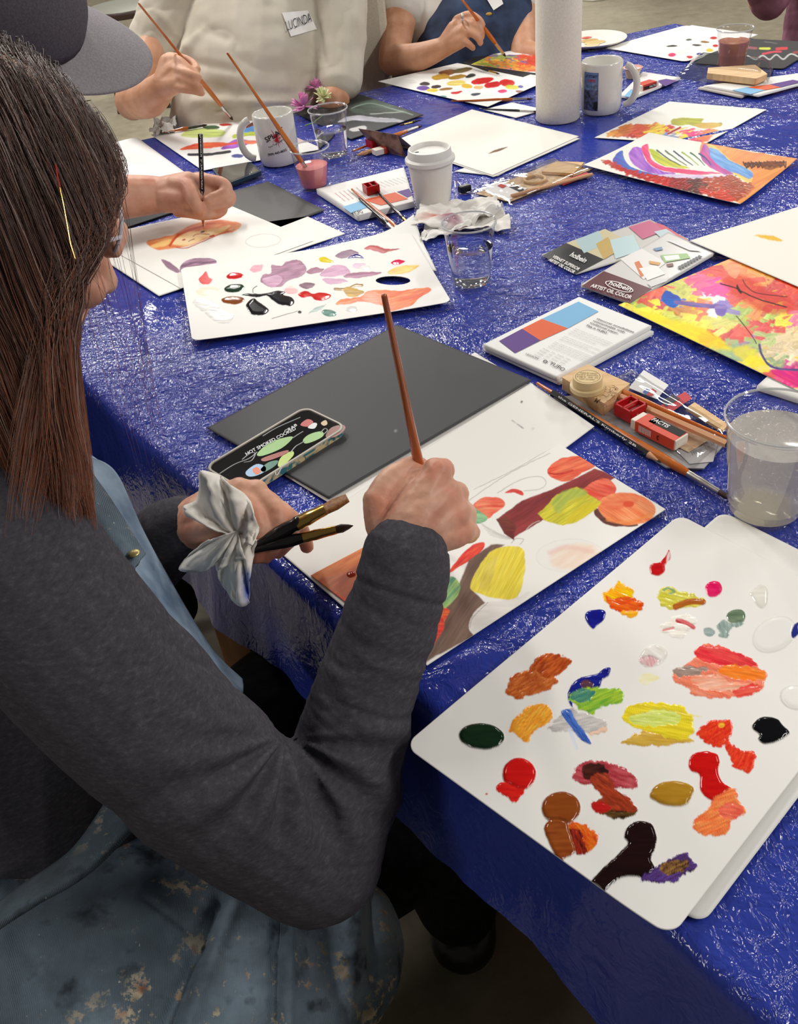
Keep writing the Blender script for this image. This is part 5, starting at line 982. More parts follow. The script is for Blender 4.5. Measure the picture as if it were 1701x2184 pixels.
# ---- centre group: brushes on the booklet, sharpener, clip
brush(L2(873, 480, .008), L2(788, 392, .017), 'black brush with a gold ferrule pointing at the crumpled tissue', hm=BLACKLAC, ferr=GOLD, bristle=HAIRG, r=.0034, fl=.022, bl=.010)
brush(L2(862, 500, .006), L2(750, 404, .0165), 'orange brush lying across the blue and orange booklet', bristle=HAIRG, r=.0044, fl=.02)
brush(L2(845, 496, .005), L2(766, 424, .015), 'thick black brush beside the orange brush on the booklet', hm=BLACKLAC, ferr=SILVER, r=.0050, fl=.022)
sharpener(T(792, 410, .0125), .3, 'red pencil sharpener on the booklet left of the lidded coffee cup')
t = thing('binder_clip', T(985, 402), 'small black and silver clip beside the lidded coffee cup', 'clip'); mb = MB(); mb.box(T(990, 402, .008), (.010, .004, 0), (-.003, .006, 0), (0, 0, .006), BLACKP); mb.build('clip_body', t, False, .002)
mb = MB(); a_ = T(985, 400, .01); mb.tube([a_, a_+np.array([-.004, .02, .004]), a_+np.array([-.010, .024, .004]), a_+np.array([-.012, .004, 0])], .0009, SILVER, 8); mb.build('wire_handle', t)
# wooden mannequin bag in the middle
def manbag(t):
    slab(t, 'backing_card', [(1014, 414), (1180, 348), (1262, 362), (1086, 432)], .002, .0035, TAN)
    slab(t, 'label_card', [(1028, 404), (1066, 388), (1124, 402), (1088, 426)], .004, .0046, mat('white_card'), lambda mb, z: (patch(mb, [(1085, 398), (1092, 392), (1118, 404), (1110, 410)], INK, z+.0008), patch(mb, [(1060, 396), (1068, 392), (1080, 396), (1072, 401)], INKR, z+.0008)))
    mb = MB(); c_ = T(1140, 382, .007); ring = [c_+np.array([.019*math.cos(a), .019*math.sin(a), 0]) for a in np.linspace(0, 2*math.pi, 25)]; mb.tube(ring, .0028, WOOD, 8); mb.build('wooden_ring', t)
    slab(t, 'wood_block', [(1155, 372), (1185, 350), (1245, 352), (1222, 376)], .0045, .010, WOOD)
    mb = MB(); mb.tube([T(1090, 418, .007), T(1262, 372, .007)], .0034, WOODP, 8); mb.build('wooden_stick', t)
    slab(t, 'red_card', [(1190, 388), (1250, 368), (1262, 374), (1200, 396)], .0036, .0042, mat('red_print'))
bag([(1002, 410), (1182, 342), (1272, 362), (1092, 438)], 'clear bag holding a wooden ring and sticks, right of the lidded coffee cup', .012, manbag)
# far right: booklets and a bag with a wood block
for (q_, z_, c_) in (([(1488, 190), (1590, 166), (1650, 178), (1580, 210)], .002, (206, 196, 190)), ([(1500, 186), (1700, 160), (1760, 168), (1616, 207)], .006, (232, 230, 228))):
    def ex(mb, z_=z_):
        if z_ > .003:
            for c3, q3 in (((120, 180, 220), [(1560, 192), (1592, 186), (1630, 192), (1600, 201)]), ((222, 92, 40), [(1592, 186), (1640, 180), (1664, 186), (1630, 192)]), ((84, 40, 130), [(1640, 180), (1690, 170), (1712, 174), (1664, 186)])): patch(mb, q3, mat('ink_%d_%d_%d' % c3, c3, .5), z_+.0045)
    sheet('paper_pad', q_, z_, .008, 'thin '+('grey stack of leaflets' if z_ < .003 else 'white booklet with colour squares')+' under the bagged wood block at the far right', 'booklet', base=c_, thick=.0035, extra=ex)
def farbag(t):
    mb = MB(); mb.prism([T(*p, .0125)[:2] for p in [(1508, 158), (1608, 152), (1634, 172), (1610, 182), (1506, 170)]], TZ+.0125, TZ+.026, WOOD); mb.build('wood_block', t, False, .002)
BZ = bag([(1440, 168), (1476, 132), (1650, 150), (1640, 190)], 'clear bag around a pale wood block in front of the cup of brown water', .028, farbag)
# booklet with eraser behind mug
sheet('paper_pad', [(1320, 208), (1370, 158), (1450, 170), (1350, 212)], .002, .008, 'white booklet with an orange eraser on it behind the photograph mug', 'booklet', base=(234, 230, 230), thick=.005, extra=lambda mb: (patch(mb, [(1400, 172), (1420, 168), (1444, 172), (1418, 184)], mat('ink_84_40_130', (84, 40, 130), .5), .0078), patch(mb, [(1330, 205), (1345, 190), (1352, 192), (1346, 208)], mat('ink_120_180_220', (120, 180, 220), .5), .0078)))
c = T(1378, 182, .0125); d, n_, _ = dirs((1358, 188), (1396, 176)); x = np.array([*d, 0]); y = np.array([*n_, 0]); t = thing('boxed_eraser', c, 'eraser in an orange sleeve with a black band behind the photograph mug', 'eraser')
mb = MB(); mb.box(c, x*.026, y*.011, z*.006, RUB); mb.build('eraser', t, False, .001); mb = MB(); mb.box(c-x*.001, x*.020, y*.0114, z*.0064, ES); fr = c-y*.0116
mb.add([fr-x*.019-z*.0045, fr+x*.017-z*.0045, fr+x*.017+z*.0025, fr-x*.019+z*.0025], [(0, 1, 2, 3)], INK); write(mb, 'FACTIS', fr-x*.002-z*.003, fr+x*.016-z*.003, fr-x*.002+z*.0015, INKW, True, .0003); mb.build('sleeve', t, False)
b = T(1348, 165, Z0); t = thing('creamer_tub', b, 'small plastic creamer tub with a red-printed foil lid behind the photograph mug', 'tub'); mb = MB(); mb.lathe([(.0003, 0), (.014, 0), (.019, .020), (.021, .0205), (.0205, .0215), (.0003, .0215)], CREAM, b, 32); mb.build('tub', t)
mb = MB(); mb.lathe([(.0003, .0222), (.022, .0222), (.0225, .0218)], mat('foil_lid', (226, 170, 160), .35), b, 32); mb.build('foil_lid', t)
# paper plate behind the towel roll
b = T(1262, 92, Z0); t = thing('paper_plate', b, 'small stacked paper plate with ochre paint smears behind the paper towel roll', 'plate'); mb = MB(); mb.lathe([(.0003, .002), (.055, .002), (.065, .005), (.085, .012), (.088, .012), (.086, .009), (.066, .002), (.05, 0), (.0003, 0)], mat('plate_paper', (232, 226, 216), .5), b, 56); mb.build('plate', t)
mb = MB()
for (px, py, s, cc) in ((1256, 86, .017, (206, 170, 100)), (1268, 90, .020, (222, 196, 130)), (1250, 80, .010, (214, 80, 50)), (1262, 96, .014, (230, 210, 160))): p = T(px, py, .0045); mb.ell(p, (s*1.4, s, .0012), mat('ink_%d_%d_%d' % cc, cc, .35))
mb.build('paint', t)
# brushes near the towel roll and on the left
brush(L2(1136, 211, .005), L2(962, 216, .009), 'brown brush with a white band lying on the edge of the far ochre paint sheet', r=.0040, hm=BROWNLAC)
brush(L2(1150, 238, .004), L2(1022, 232, .004), 'thin black brush lying on the small white card by the paper towel roll', hm=BLACKLAC, r=.0026)
brush(L2(1065, 158, .009), L2(1000, 138, .009), 'short black brush resting on the black board under the landscape', hm=BLACKLAC, ferr=GOLD, r=.0032)
brush(L2(850, 268, .006), L2(897, 256, .006), 'small gold-ferruled brush at the right corner of the black chalk card', hm=BLACKLAC, ferr=GOLD, r=.0032, fl=.02)
brush(L2(442, 266, .008), L2(350, 282, .008), 'paint-stained brush lying across the top of the lime and violet paint sheet', hm=BROWNLAC, ferr=GRAPH, r=.0042)
brush(L2(900, 268, .006), L2(752, 322, .006), 'orange pencil-thin brush pointing at the little red sharpener', r=.0045)
sharpener(T(798, 312, .006), .5, 'red pencil sharpener behind the standing brown card')
pencil(L2(757, 332, .004), L2(792, 322, .004), 'short unpainted pencil stub in front of the red sharpener', bm=WOODP, r=.0045)
t = thing('eraser', T(812, 325), 'small white and orange-red eraser beside the pencil stub', 'eraser'); mb = MB(); c = T(808, 322, .007); mb.box(c, (.011, .005, 0), (-.004, .009, 0), (0, 0, .0055), RUB); mb.box(c+np.array([.010, .0045, 0]), (.0045, .002, 0), (-.0042, .0094, 0), (0, 0, .0057), ES); mb.build('rubber', t, False, .001)
# folded standing card
P0 = T(800, 318, .001); P1 = T(866, 336, .001); t = thing('folded_card', P0, 'small folded brown picture card standing up behind the lidded coffee cup', 'card'); mb = MB(); hgt = np.array([0, 0, .042]); off = np.array([.010, .02, 0]); T0 = P0+hgt+np.array([-.03, .01, 0]); T1 = P1+hgt*.95+np.array([-.012, .02, 0]); ni = np.array([0, .001, 0])
mb.add([P0, P1, T1, T0, P0+ni, P1+ni, T1+ni, T0+ni], [(0, 1, 2, 3), (7, 6, 5, 4), (0, 4, 5, 1), (3, 2, 6, 7), (0, 3, 7, 4), (1, 5, 6, 2)], mat('brown_picture', (120, 84, 70), .4, fn=f_noisecol(50, (84, 52, 44), (160, 124, 104), detail=3)))
B0, B1 = T0+ni+off*.1, T1+ni+off*.1; Q0, Q1 = P0+off*2.2, P1+off*2.2; mb.add([T0+ni, T1+ni, Q1, Q0], [(0, 1, 2, 3)], mat('card_back', (200, 186, 170), .6)); mb.build('card', t, False)
# brush standing in the pink water (rests on the cup rim)
tipb = T(668, 392, .008); bd = None
E_ = U(485, 114, 1.62); 
brush(tipb+np.array([0.004, 0, .004]), E_, 'long orange brush standing in the cup of pink water', r=.0048, bristle=HAIRD)
# flower sprig behind the clear cup
fc = T(668, 262, .0); t = thing('flower_sprig', fc, 'small pink and cream artificial blossom lying behind the cup of clear water', 'flower'); rn = random.Random(2); PK = mat('pink_petal', (226, 150, 200), .6, sss=.2); CRM = mat('cream_petal', (222, 226, 176), .6, sss=.2)
for (px, py, zc, rr_, mt) in ((652, 252, .026, .030, PK), (692, 236, .030, .022, CRM), (676, 226, .042, .020, PK)):
    c = T(px, py, 0)+np.array([0, 0, zc]); mb = MB()
    for k in range(26):
        a = rn.uniform(0, 6.28); e = rn.uniform(-.4, 1.5); d = np.array([math.cos(a)*math.cos(e), math.sin(a)*math.cos(e), math.sin(e)]); s = np.cross(d, [0, 0, 1]); s /= np.linalg.norm(s)+1e-9; u = np.cross(s, d); mb.ell(c+d*rr_*.6, (rr_*.5, rr_*.24, .0012), mt, axes=np.array([d, s, u]), seg=8, ring=5)
    mb.build('blossom', t)
mb = MB(); mb.tube([T(650, 268, .006), T(668, 262, .010), T(690, 245, .022)], .0015, mat('green_stem', (110, 140, 70), .6), 6); mb.build('stem', t)
# crumpled paint tissue in the centre
def crumple(name, q, z, amp, label, colf, seed=1, res=44, thick=.0008, fold=3.2):
    A, B, C, D = [T(*p, z) for p in q]; uu, vv = np.meshgrid(np.linspace(0, 1, res), np.linspace(0, 1, res)); u = uu.ravel(); v = vv.ravel()
    P = A[None]*((1-u)*(1-v))[:, None]+B[None]*(u*(1-v))[:, None]+C[None]*(u*v)[:, None]+D[None]*((1-u)*v)[:, None]
    hgt = amp*np.abs(fbm(u*fold, v*fold, seed, 3)-.44)*3.2+amp*.35*np.abs(fbm(u*9, v*9, seed+9, 2)-.37)*2; P[:, 2] += hgt
    P[:, 0] += amp*.8*(fbm(u*4, v*4, seed+3, 2)-.37); idx = np.arange(res*res).reshape(res, res); Q = np.stack([idx[:-1, :-1], idx[:-1, 1:], idx[1:, 1:], idx[1:, :-1]], -1).reshape(-1, 4)
    o = npmesh(name, P, Q, [PAINT], attrs={'tint': ('FLOAT_COLOR', colf(u, v)), 'wet': ('FLOAT', u*0)}); s = o.modifiers.new('thickness', 'SOLIDIFY'); s.thickness = thick; tag(o, label, 'tissue'); return o
def tcol(u, v):
    c = np.tile(srgb((236, 232, 226)), (len(u), 1)); n = fbm(u*4, v*4, 3, 3)
    for (cu, cv_, r, col) in ((.35, .3, .22, (196, 90, 70)), (.2, .42, .16, (150, 90, 120)), (.5, .22, .12, (220, 120, 80))):
        a = np.clip(1.3-np.hypot(u-cu, (v-cv_))/r-(n-.45)*2, 0, 1)[:, None]; c = c*(1-a*.8)+srgb(col)*a*.8
    return c
crumple('crumpled_tissue', [(872, 494), (900, 446), (1062, 424), (1090, 496)], .004, .016, 'crumpled paper tissue stained rust and violet behind the cup of clean water', tcol, 1, 56)
crumple('crumpled_tissue', [(900, 520), (905, 470), (1070, 450), (1060, 470)], .003, .024, 'curled white paper towel piece under the paint-stained tissue', lambda u, v: np.tile(srgb((238, 236, 232)), (len(u), 1)), 5, 40)
crumple('plastic_wrap', [(318, 296), (335, 262), (380, 256), (372, 284)], .003, .02, 'scrunched pale plastic wrap at the far table edge beside the lime paint sheet', lambda u, v: np.tile(srgb((190, 190, 186)), (len(u), 1)), 7, 26)
# ================================================================== people
def remesh(mb, voxel, smooth=4, disp=None, keep_open=False):
    me = bpy.data.meshes.new('r'); me.from_pydata(mb.v, [], mb.f); o = bpy.data.objects.new('r', me); COL.objects.link(o)
    r = o.modifiers.new('r', 'REMESH'); r.mode = 'VOXEL'; r.voxel_size = voxel
    s = o.modifiers.new('s', 'SMOOTH'); s.factor = .5; s.iterations = smooth
    dg = bpy.context.evaluated_depsgraph_get(); m2 = bpy.data.meshes.new_from_object(o.evaluated_get(dg))
    n = len(m2.vertices); V = np.empty(n*3, np.float32); m2.vertices.foreach_get('co', V); V = V.reshape(-1, 3).astype(float)
    Nn = np.empty(n*3, np.float32); m2.vertex_normals.foreach_get('vector', Nn); Nn = Nn.reshape(-1, 3)
    L = np.empty(len(m2.loops), np.int32); m2.loops.foreach_get('vertex_index', L); Q = L.reshape(-1, 4)
    bpy.data.objects.remove(o); bpy.data.meshes.remove(m2); bpy.data.meshes.remove(me)
    if disp is not None: V = V+Nn*disp(V)[:, None]
    return V, Q
BM = mat('tmp', (1, 1, 1))
def P3(p): return U(*p) if len(p) == 3 and abs(p[0]) > 3.5 or (len(p) == 3 and abs(p[1]) > 4.5) else np.asarray(p, float)
def limb(mb, pts, rad, flat=1.0, side=None, n=6, seg=18):
    P = np.array([P3(p) for p in pts]); R = np.asarray(rad, float); L = len(P)
    if L > 2:
        Q = cat(P, n, False); k = np.linspace(0, L-1, len(Q)); R = np.interp(k, range(L), R)
    else: Q = np.array([P[0]+(P[1]-P[0])*t for t in np.linspace(0, 1, 7)]); R = np.interp(np.linspace(0, 1, 7), [0, 1], R)
    mb.tube(Q, list(R), BM, seg, flat=flat, side=side, rnd=True)
def orth(f, u):
    f = np.asarray(f, float); f /= np.linalg.norm(f); u = np.asarray(u, float); u = u-f*(u@f); u /= np.linalg.norm(u); return f, np.cross(f, u), u     # forward, right-hand side, up
def head(mb, c, f, u, s=1.0):
    f, r, u = orth(f, u); A = np.array([f, r, u]); c = np.asarray(c, float); G = lambda a, b, d: c+s*(f*a+r*b+u*d)
    E = lambda a, b, d, ra, rb, rd: mb.ell(G(a, b, d), (ra*s, rb*s, rd*s), BM, axes=A)
    E(-.012, 0, .02, .093, .074, .092); E(.030, 0, -.035, .062, .062, .075); E(.045, 0, -.078, .042, .046, .036); E(.074, 0, -.100, .017, .020, .016)       # skull, face, jaw, chin
    limb(mb, [G(.076, 0, .012), G(.092, 0, -.018), G(.104, 0, -.038)], [.008*s, .010*s, .0125*s]); E(.094, .011, -.042, .010, .008, .008); E(.094, -.011, -.042, .010, .008, .008)   # nose
    for k in (-1, 1):
        E(.070, k*.034, -.030, .020, .020, .018); limb(mb, [G(.078, k*.048, .012), G(.086, k*.028, .020), G(.084, k*.008, .012)], [.008*s, .009*s, .007*s]); E(-.010, k*.076, -.018, .018, .008, .030)   # cheek, brow, ear
    limb(mb, [G(.082, .022, -.068), G(.092, 0, -.064), G(.082, -.022, -.068)], [.004*s, .0075*s, .004*s]); limb(mb, [G(.080, .018, -.074), G(.089, 0, -.076), G(.080, -.018, -.074)], [.004*s, .0078*s, .004*s])
    limb(mb, [G(-.025, 0, -.04), G(-.035, 0, -.13)], [.055*s, .052*s])
    return G
def fingers(mb, chains):
    for pts, r0, r1 in chains:
        k = len(pts); limb(mb, pts, list(np.linspace(r0, r1, k)), n=7, seg=14)
def f_skin(c1, c2, c3):
    def f(nt, b):
        n = noise(nt, 28, 4); n2 = noise(nt, 700, 2); c = ramp(nt, n, [(.3, c1), (.5, c2), (.7, c3)]); nt.links.new(c, b.inputs['Base Color']); p = bump(nt, b, noise(nt, 130, 5, .6), .35, .0012); bump(nt, b, n2, .12, .0004, p)
    return f
SKIN = mat('skin_rosy', (206, 150, 126), .45, spec=.4, sss=.12, fn=f_skin((198, 134, 112), (212, 158, 134), (222, 172, 148)))
SKIN2 = mat('skin_tan', (206, 152, 120), .45, spec=.4, sss=.1, fn=f_skin((192, 136, 104), (206, 152, 120), (214, 164, 134)))
NAIL = mat('fingernail', (196, 160, 146), .2, coat=.4)
def f_knit(nt, b):
    n = noise(nt, 150, 7, .75, scl=(1, 1, 2.2)); n2 = noise(nt, 900, 2)
    c = ramp(nt, n, [(.3, (60, 58, 64)), (.55, (77, 75, 82)), (.72, (100, 97, 105))]); nt.links.new(c, b.inputs['Base Color']); bump(nt, b, n2, .35, .0006)
KNIT = mat('charcoal_knit', (68, 66, 69), .85, spec=.15, fn=f_knit)
def f_denim(a, b_, c_):
    def f(nt, b):
        n = noise(nt, 6, 6, .65); base = ramp(nt, n, [(.30, a), (.5, b_), (.68, c_)])
        w = N(nt, 'ShaderNodeTexWave'); w.inputs['Scale'].default_value = 260; w.inputs['Distortion'].default_value = 1.5; tc = N(nt, 'ShaderNodeTexCoord'); nt.links.new(tc.outputs['Object'], w.inputs['Vector'])
        base = mixc(nt, math_(nt, 'MULTIPLY', w.outputs[1], .22), base, (150, 165, 180))
        sp = ramp(nt, noise(nt, 34, 6, .75, scl=(1, 1, .7)), [(.565, 0.), (.61, 1.)]); md = ramp(nt, noise(nt, 4.5, 2), [(.42, 0.), (.56, 1.)])
        spc = ramp(nt, noise(nt, 50, 1), [(.35, (150, 140, 120)), (.55, (196, 184, 160)), (.75, (150, 90, 60))])
        base = mixc(nt, math_(nt, 'MULTIPLY', sp, md), base, spc)
        dk = ramp(nt, noise(nt, 19, 4, .6), [(.56, 0.), (.66, .7)]); base = mixc(nt, dk, base, (26, 28, 32))
        fine = ramp(nt, noise(nt, 110, 3, .7), [(.70, 0.), (.73, .7)]); base = mixc(nt, fine, base, (200, 196, 184))
        nt.links.new(base, b.inputs['Base Color']); bump(nt, b, w.outputs[1], .3, .0006)
    return f
DENIM = mat('worn_denim', (90, 105, 122), .8, spec=.2, fn=f_denim((50, 56, 60), (86, 102, 114), (134, 152, 168)))
DENIML = mat('faded_denim', (130, 150, 175), .8, spec=.2, fn=f_noisecol(22, (96, 116, 140), (150, 170, 190), .3, .001, detail=8))
BLACKJ = mat('black_denim', (20, 20, 22), .85, spec=.15, fn=f_noisecol(70, (15, 15, 17), (30, 30, 32), .3, .001, detail=7))
def ripple(V, A, B, freq, amp, seed, rr=.12):
    """folds running round a limb between A and B"""
    d = B-A; L = np.linalg.norm(d); d = d/L; q = V-A; t = q@d; perp = q-t[:, None]*d; inside = np.clip(1-np.abs(t/L-.5)*1.6, 0, 1)*(np.linalg.norm(perp, axis=1) < rr)
    s = np.cross(d, [0, 0, 1.]); s /= np.linalg.norm(s); w = perp@s; h = perp@np.cross(s, d)
    n = fbm(t*freq+w*6+h*3, w*9+h*5, seed, 3)
    return amp*(np.abs(2*n-.9)**.7-.45)*inside
def skinmesh(name, V, Q, mt, parent, attrs=None):
    o = npmesh(name, V-np.asarray(parent.location), Q, [mt], attrs=attrs); o.parent = parent; return o
def grow(parent, name, mb, voxel, mt, smooth=4, disp=None):
    V, Q = remesh(mb, voxel, smooth, disp); return skinmesh(name, V, Q, mt, parent)
# ------------------------------------------------------------------ the long-haired painter in front
def loc(px, py):                                   # sight direction, and the right / up directions seen there
    v = ray(px, py); v = v/np.linalg.norm(v); u = UP-v*(UP@v); u /= np.linalg.norm(u); return v, np.cross(v, u), u
_v, _r, _u = loc(0, 450)
HC = U(-26, 452, .70); HF = _r*.94+_v*.34-_u*.10; HU = _u*.90-_v*.42
t = thing('person', (-.34, .52, .42), 'person with long dark hair, charcoal sweater and denim apron, painting in the foreground', 'person'); W1 = t
mb = MB(); G = head(mb, HC, HF, HU, 1.0)
limb(mb, [G(-.03, 0, -.08), U(-30, 930, .84), U(-60, 1100, .90)], [.050, .050, .085])
limb(mb, [U(-60, 1080, .90), U(40, 1400, .94), U(70, 1700, .98), U(200, 2000, 1.02)], [.098, .095, .095, .12])
SH, EL, WR = U(-50, 1120, .675), U(668, 1822, .80), U(866, 1180, .790)
limb(mb, [U(-60, 1060, .86), SH, U(280, 1500, .715), EL], [.05, .045, .040, .032]); limb(mb, [EL, U(775, 1500, .79), U(845, 1270, .79), WR], [.032, .030, .027, .0285])
# right hand closed round the brush
fingers(mb, [
    ([(866, 1190, .79), (872, 1120, .787), (932, 1010, .796)], .026, .0135), ([(868, 1180, .79), (890, 1110, .785), (957, 1052, .797)], .026, .0130), ([(866, 1180, .792), (900, 1130, .788), (976, 1093, .80)], .024, .0128), ([(866, 1180, .796), (910, 1150, .795), (986, 1134, .806)], .024, .0125),
    ([(850, 1170, .80), (818, 1120, .805), (803, 1068, .806)], .020, .0135),
    ([(803, 1068, .806), (832, 1024, .812), (868, 1000, .820), (890, 992, .830)], .0130, .0095),
    ([(928, 1004, .798), (944, 1002, .812), (926, 1000, .836), (905, 1008, .846)], .0125, .0085), ([(957, 1052, .797), (975, 1052, .822), (945, 1050, .855), (918, 1046, .862)], .0122, .0088), ([(976, 1093, .80), (992, 1096, .830), (955, 1094, .866), (925, 1090, .868)], .0120, .0085), ([(986, 1134, .806), (1000, 1136, .832), (968, 1136, .862), (940, 1130, .868)], .0115, .0078)])
limb(mb, [(830, 1090, .81), (880, 1050, .818), (925, 1050, .82)], [.018, .020, .018]); limb(mb, [(850, 1130, .81), (930, 1110, .825)], [.024, .020])
# left arm and hand with the tissue and spare brushes
SHL, ELL, WRL = U(70, 1040, 1.02), U(262, 1232, 1.0), U(392, 1128, .928)
limb(mb, [U(0, 1060, .94), SHL, ELL], [.05, .04, .035]); limb(mb, [ELL, WRL], [.038, .027])
fingers(mb, [
    ([(392, 1128, .928), (450, 1080, .915), (512, 1046, .898)], .026, .0135), ([(395, 1125, .925), (460, 1085, .912), (545, 1048, .900)], .024, .013), ([(395, 1125, .925), (470, 1100, .91), (570, 1072, .903)], .024, .0125), ([(395, 1130, .925), (470, 1120, .91), (586, 1098, .908)], .024, .0115),
    ([(392, 1128, .928), (425, 1128, .900), (450, 1128, .888), (476, 1127, .880)], .018, .0105),
    ([(512, 1050, .898), (545, 1100, .885), (556, 1145, .884), (544, 1186, .892)], .0130, .0088), ([(545, 1052, .90), (588, 1092, .890), (592, 1140, .888), (566, 1186, .897)], .0125, .0085), ([(570, 1074, .903), (612, 1104, .897), (616, 1146, .898), (592, 1176, .905)], .0120, .0082), ([(586, 1098, .908), (620, 1106, .910), (642, 1130, .915), (654, 1166, .925)], .0112, .0078)])
limb(mb, [(440, 1110, .91), (530, 1100, .905)], [.026, .022])
# legs
HR, KR, AR = U(260, 2050, 1.0), U(925, 1760, 1.16), U(1000, 2500, 1.38)
limb(mb, [HR, KR], [.085, .058]); limb(mb, [KR, np.array([KR[0]+.02, KR[1]+.02, .08])], [.056, .038]); limb(mb, [np.array([KR[0]+.02, KR[1]+.02, .05]), np.array([KR[0]+.06, KR[1]+.18, .035])], [.036, .03])
HL, KL = U(190, 1900, 1.12), U(650, 1450, 1.27)
limb(mb, [HL, KL], [.085, .058]); limb(mb, [KL, np.array([KL[0]+.02, KL[1]+.02, .08])], [.056, .038]); limb(mb, [np.array([KL[0]+.02, KL[1]+.02, .05]), np.array([KL[0]+.05, KL[1]+.2, .035])], [.036, .03])
def hand_detail(V):
    n = fbm(V[:, 0]*150, V[:, 1]*150+V[:, 2]*90, 5, 3)-.44; d = np.zeros(len(V)); kn = [U(932, 1010, .78), U(957, 1052, .78), U(976, 1093, .785), U(986, 1134, .79)]; wr = U(866, 1180, .77)
    for k in kn:                                   # tendons on the back of the hand
        a = wr; ab = k-a; tt = np.clip((V-a)@ab/(ab@ab), 0, 1); dist = np.linalg.norm(V-a-tt[:, None]*ab, axis=1); d += .0020*np.exp(-(dist/.0042)**2)*np.sin(np.pi*np.clip(tt, .05, .95))
    return d-.0006+n*.0016
V, Q = remesh(mb, .0021, 3, hand_detail)
rd = np.zeros(len(V))                                                # pinker knuckles and fingertips
for p_, r_k in [((928, 1004, .785), .010), ((957, 1052, .785), .010), ((976, 1093, .79), .010), ((986, 1134, .795), .011), ((950, 985, .80), .012), ((803, 1068, .79), .014), ((540, 1188, .89), .014), ((566, 1188, .895), .014), ((655, 1168, .92), .014), ((545, 1100, .875), .010), ((588, 1092, .88), .010), ((612, 1104, .89), .010), ((405, 1130, .90), .022), ((250, 590, .70), .02)]: rd += np.exp(-(np.linalg.norm(V-U(*p_), axis=1)/r_k)**2)
rd = np.clip(rd*.8+(fbm(V[:, 0]*60, V[:, 1]*60+V[:, 2]*50, 7, 3)-.44)*.8, 0, 1)[:, None]; tint = np.ones((len(V), 3))*(1-rd)+np.array([.97, .74, .70])*rd
SKINW = mat('painter_skin', (214, 160, 134), .45, spec=.4, sss=.12, fn=lambda nt, b: (f_skin((206, 146, 122), (220, 168, 142), (230, 184, 158))(nt, b), nt.links.new(mixc(nt, 1.0, b.inputs['Base Color'].links[0].from_socket, N(nt, 'ShaderNodeAttribute', attribute_name='tint').outputs['Color'], 'MULTIPLY'), b.inputs['Base Color'])))
body = skinmesh('body', V, Q, SKINW, t, {'tint': ('FLOAT_COLOR', tint)})
def nail(parent, p, n, d, w=.0052, l=.0062, mt=NAIL):
    n = np.asarray(n, float); d = np.asarray(d, float); d /= np.linalg.norm(d); n = n-d*(n@d); n /= np.linalg.norm(n); s = np.cross(d, n); m_ = MB(); m_.ell(np.asarray(p), (l, w, .0012), mt, axes=np.array([d, s, n]), seg=14, ring=8); m_.build('fingernail', parent)
def vd(p): v = CP-p; return v/np.linalg.norm(v)
for (a, b_) in (((545, 1160, .881), (541, 1192, .885)), ((580, 1168, .886), (566, 1190, .890)), ((648, 1150, .915), (656, 1170, .919)), ((458, 1128, .874), (478, 1127, .872))):
    A_, B_ = U(*a), U(*b_); nail(body, B_+vd(B_)*.0035-(B_-A_)*.25, vd(B_), B_-A_)
# sweater
mb = MB()
limb(mb, [U(-60, 985, .84), U(-60, 1120, .90), U(40, 1400, .94), U(60, 1700, .98), U(120, 1860, 1.0)], [.08, .122, .12, .125, .13])
limb(mb, [U(-60, 1060, .84), U(-50, 1120, .70), U(90, 1290, .695), U(280, 1500, .715), U(470, 1680, .75), EL], [.085, .073, .070, .0665, .066, .060])
limb(mb, [U(668, 1815, .80), U(730, 1660, .80), U(775, 1480, .79), U(830, 1330, .785), U(858, 1235, .785), U(864, 1190, .787)], [.060, .054, .0455, .041, .0385, .037])
limb(mb, [U(0, 1060, .94), SHL, ELL], [.07, .055, .048]); limb(mb, [ELL, U(355, 1150, .95), U(385, 1128, .935)], [.048, .038, .034])
AX = U(-50, 1120, .675)
def knit_disp(V):
    d = ripple(V, EL, U(864, 1200, .787), 42, .0075, 3, .075)+ripple(V, AX, EL, 15, .006, 9, .11)
    # folds fanning out of the crook of the elbow
    c = U(622, 1575, .745); q = V-c; r = np.linalg.norm(q, axis=1); x, y = PX(V); x0, y0 = 618, 1568; an = np.arctan2(y-y0, x-x0); rp = np.hypot(x-x0, y-y0)
    fan = np.sin(an*13+1.2*np.sin(rp*.01)+.8)*np.exp(-((rp-130)/150.)**2)*np.clip(rp/60, 0, 1)*((V-EL)@FW < .02); d += .0055*fan*np.clip((np.sin(an)+.35), 0, 1)
    # cuff seam
    a = WR; dd = (WR-EL)/np.linalg.norm(WR-EL); tt = (V-a)@dd; rr_ = np.linalg.norm(V-a-tt[:, None]*dd, axis=1) < .08
    d += rr_*(-.0022*np.exp(-((tt+.030)/.0022)**2)+.0010*(tt > -.030)*(tt < .01))
    return d
V, Q = remesh(mb, .0028, 3, knit_disp)
sw = skinmesh('sweater', V, Q, KNIT, t)
# trousers
mb = MB(); limb(mb, [U(215, 2000, .98), HR, KR], [.13, .10, .072]); limb(mb, [KR, np.array([KR[0]+.02, KR[1]+.02, .10])], [.072, .055]); limb(mb, [U(215, 2000, .98), HL, KL], [.13, .10, .074]); limb(mb, [KL, np.array([KL[0]+.02, KL[1]+.02, .10])], [.072, .055])
grow(t, 'trousers', mb, .004, BLACKJ, 4, lambda V: .007*(fbm(V[:, 0]*14, V[:, 1]*14+V[:, 2]*9, 4, 3)-.44))
for K_ in (KR, KL):
    mb = MB(); limb(mb, [np.array([K_[0]+.02, K_[1], .045]), np.array([K_[0]+.05, K_[1]+.19, .038])], [.048, .042]); grow(t, 'shoe', mb, .004, BLACKP)
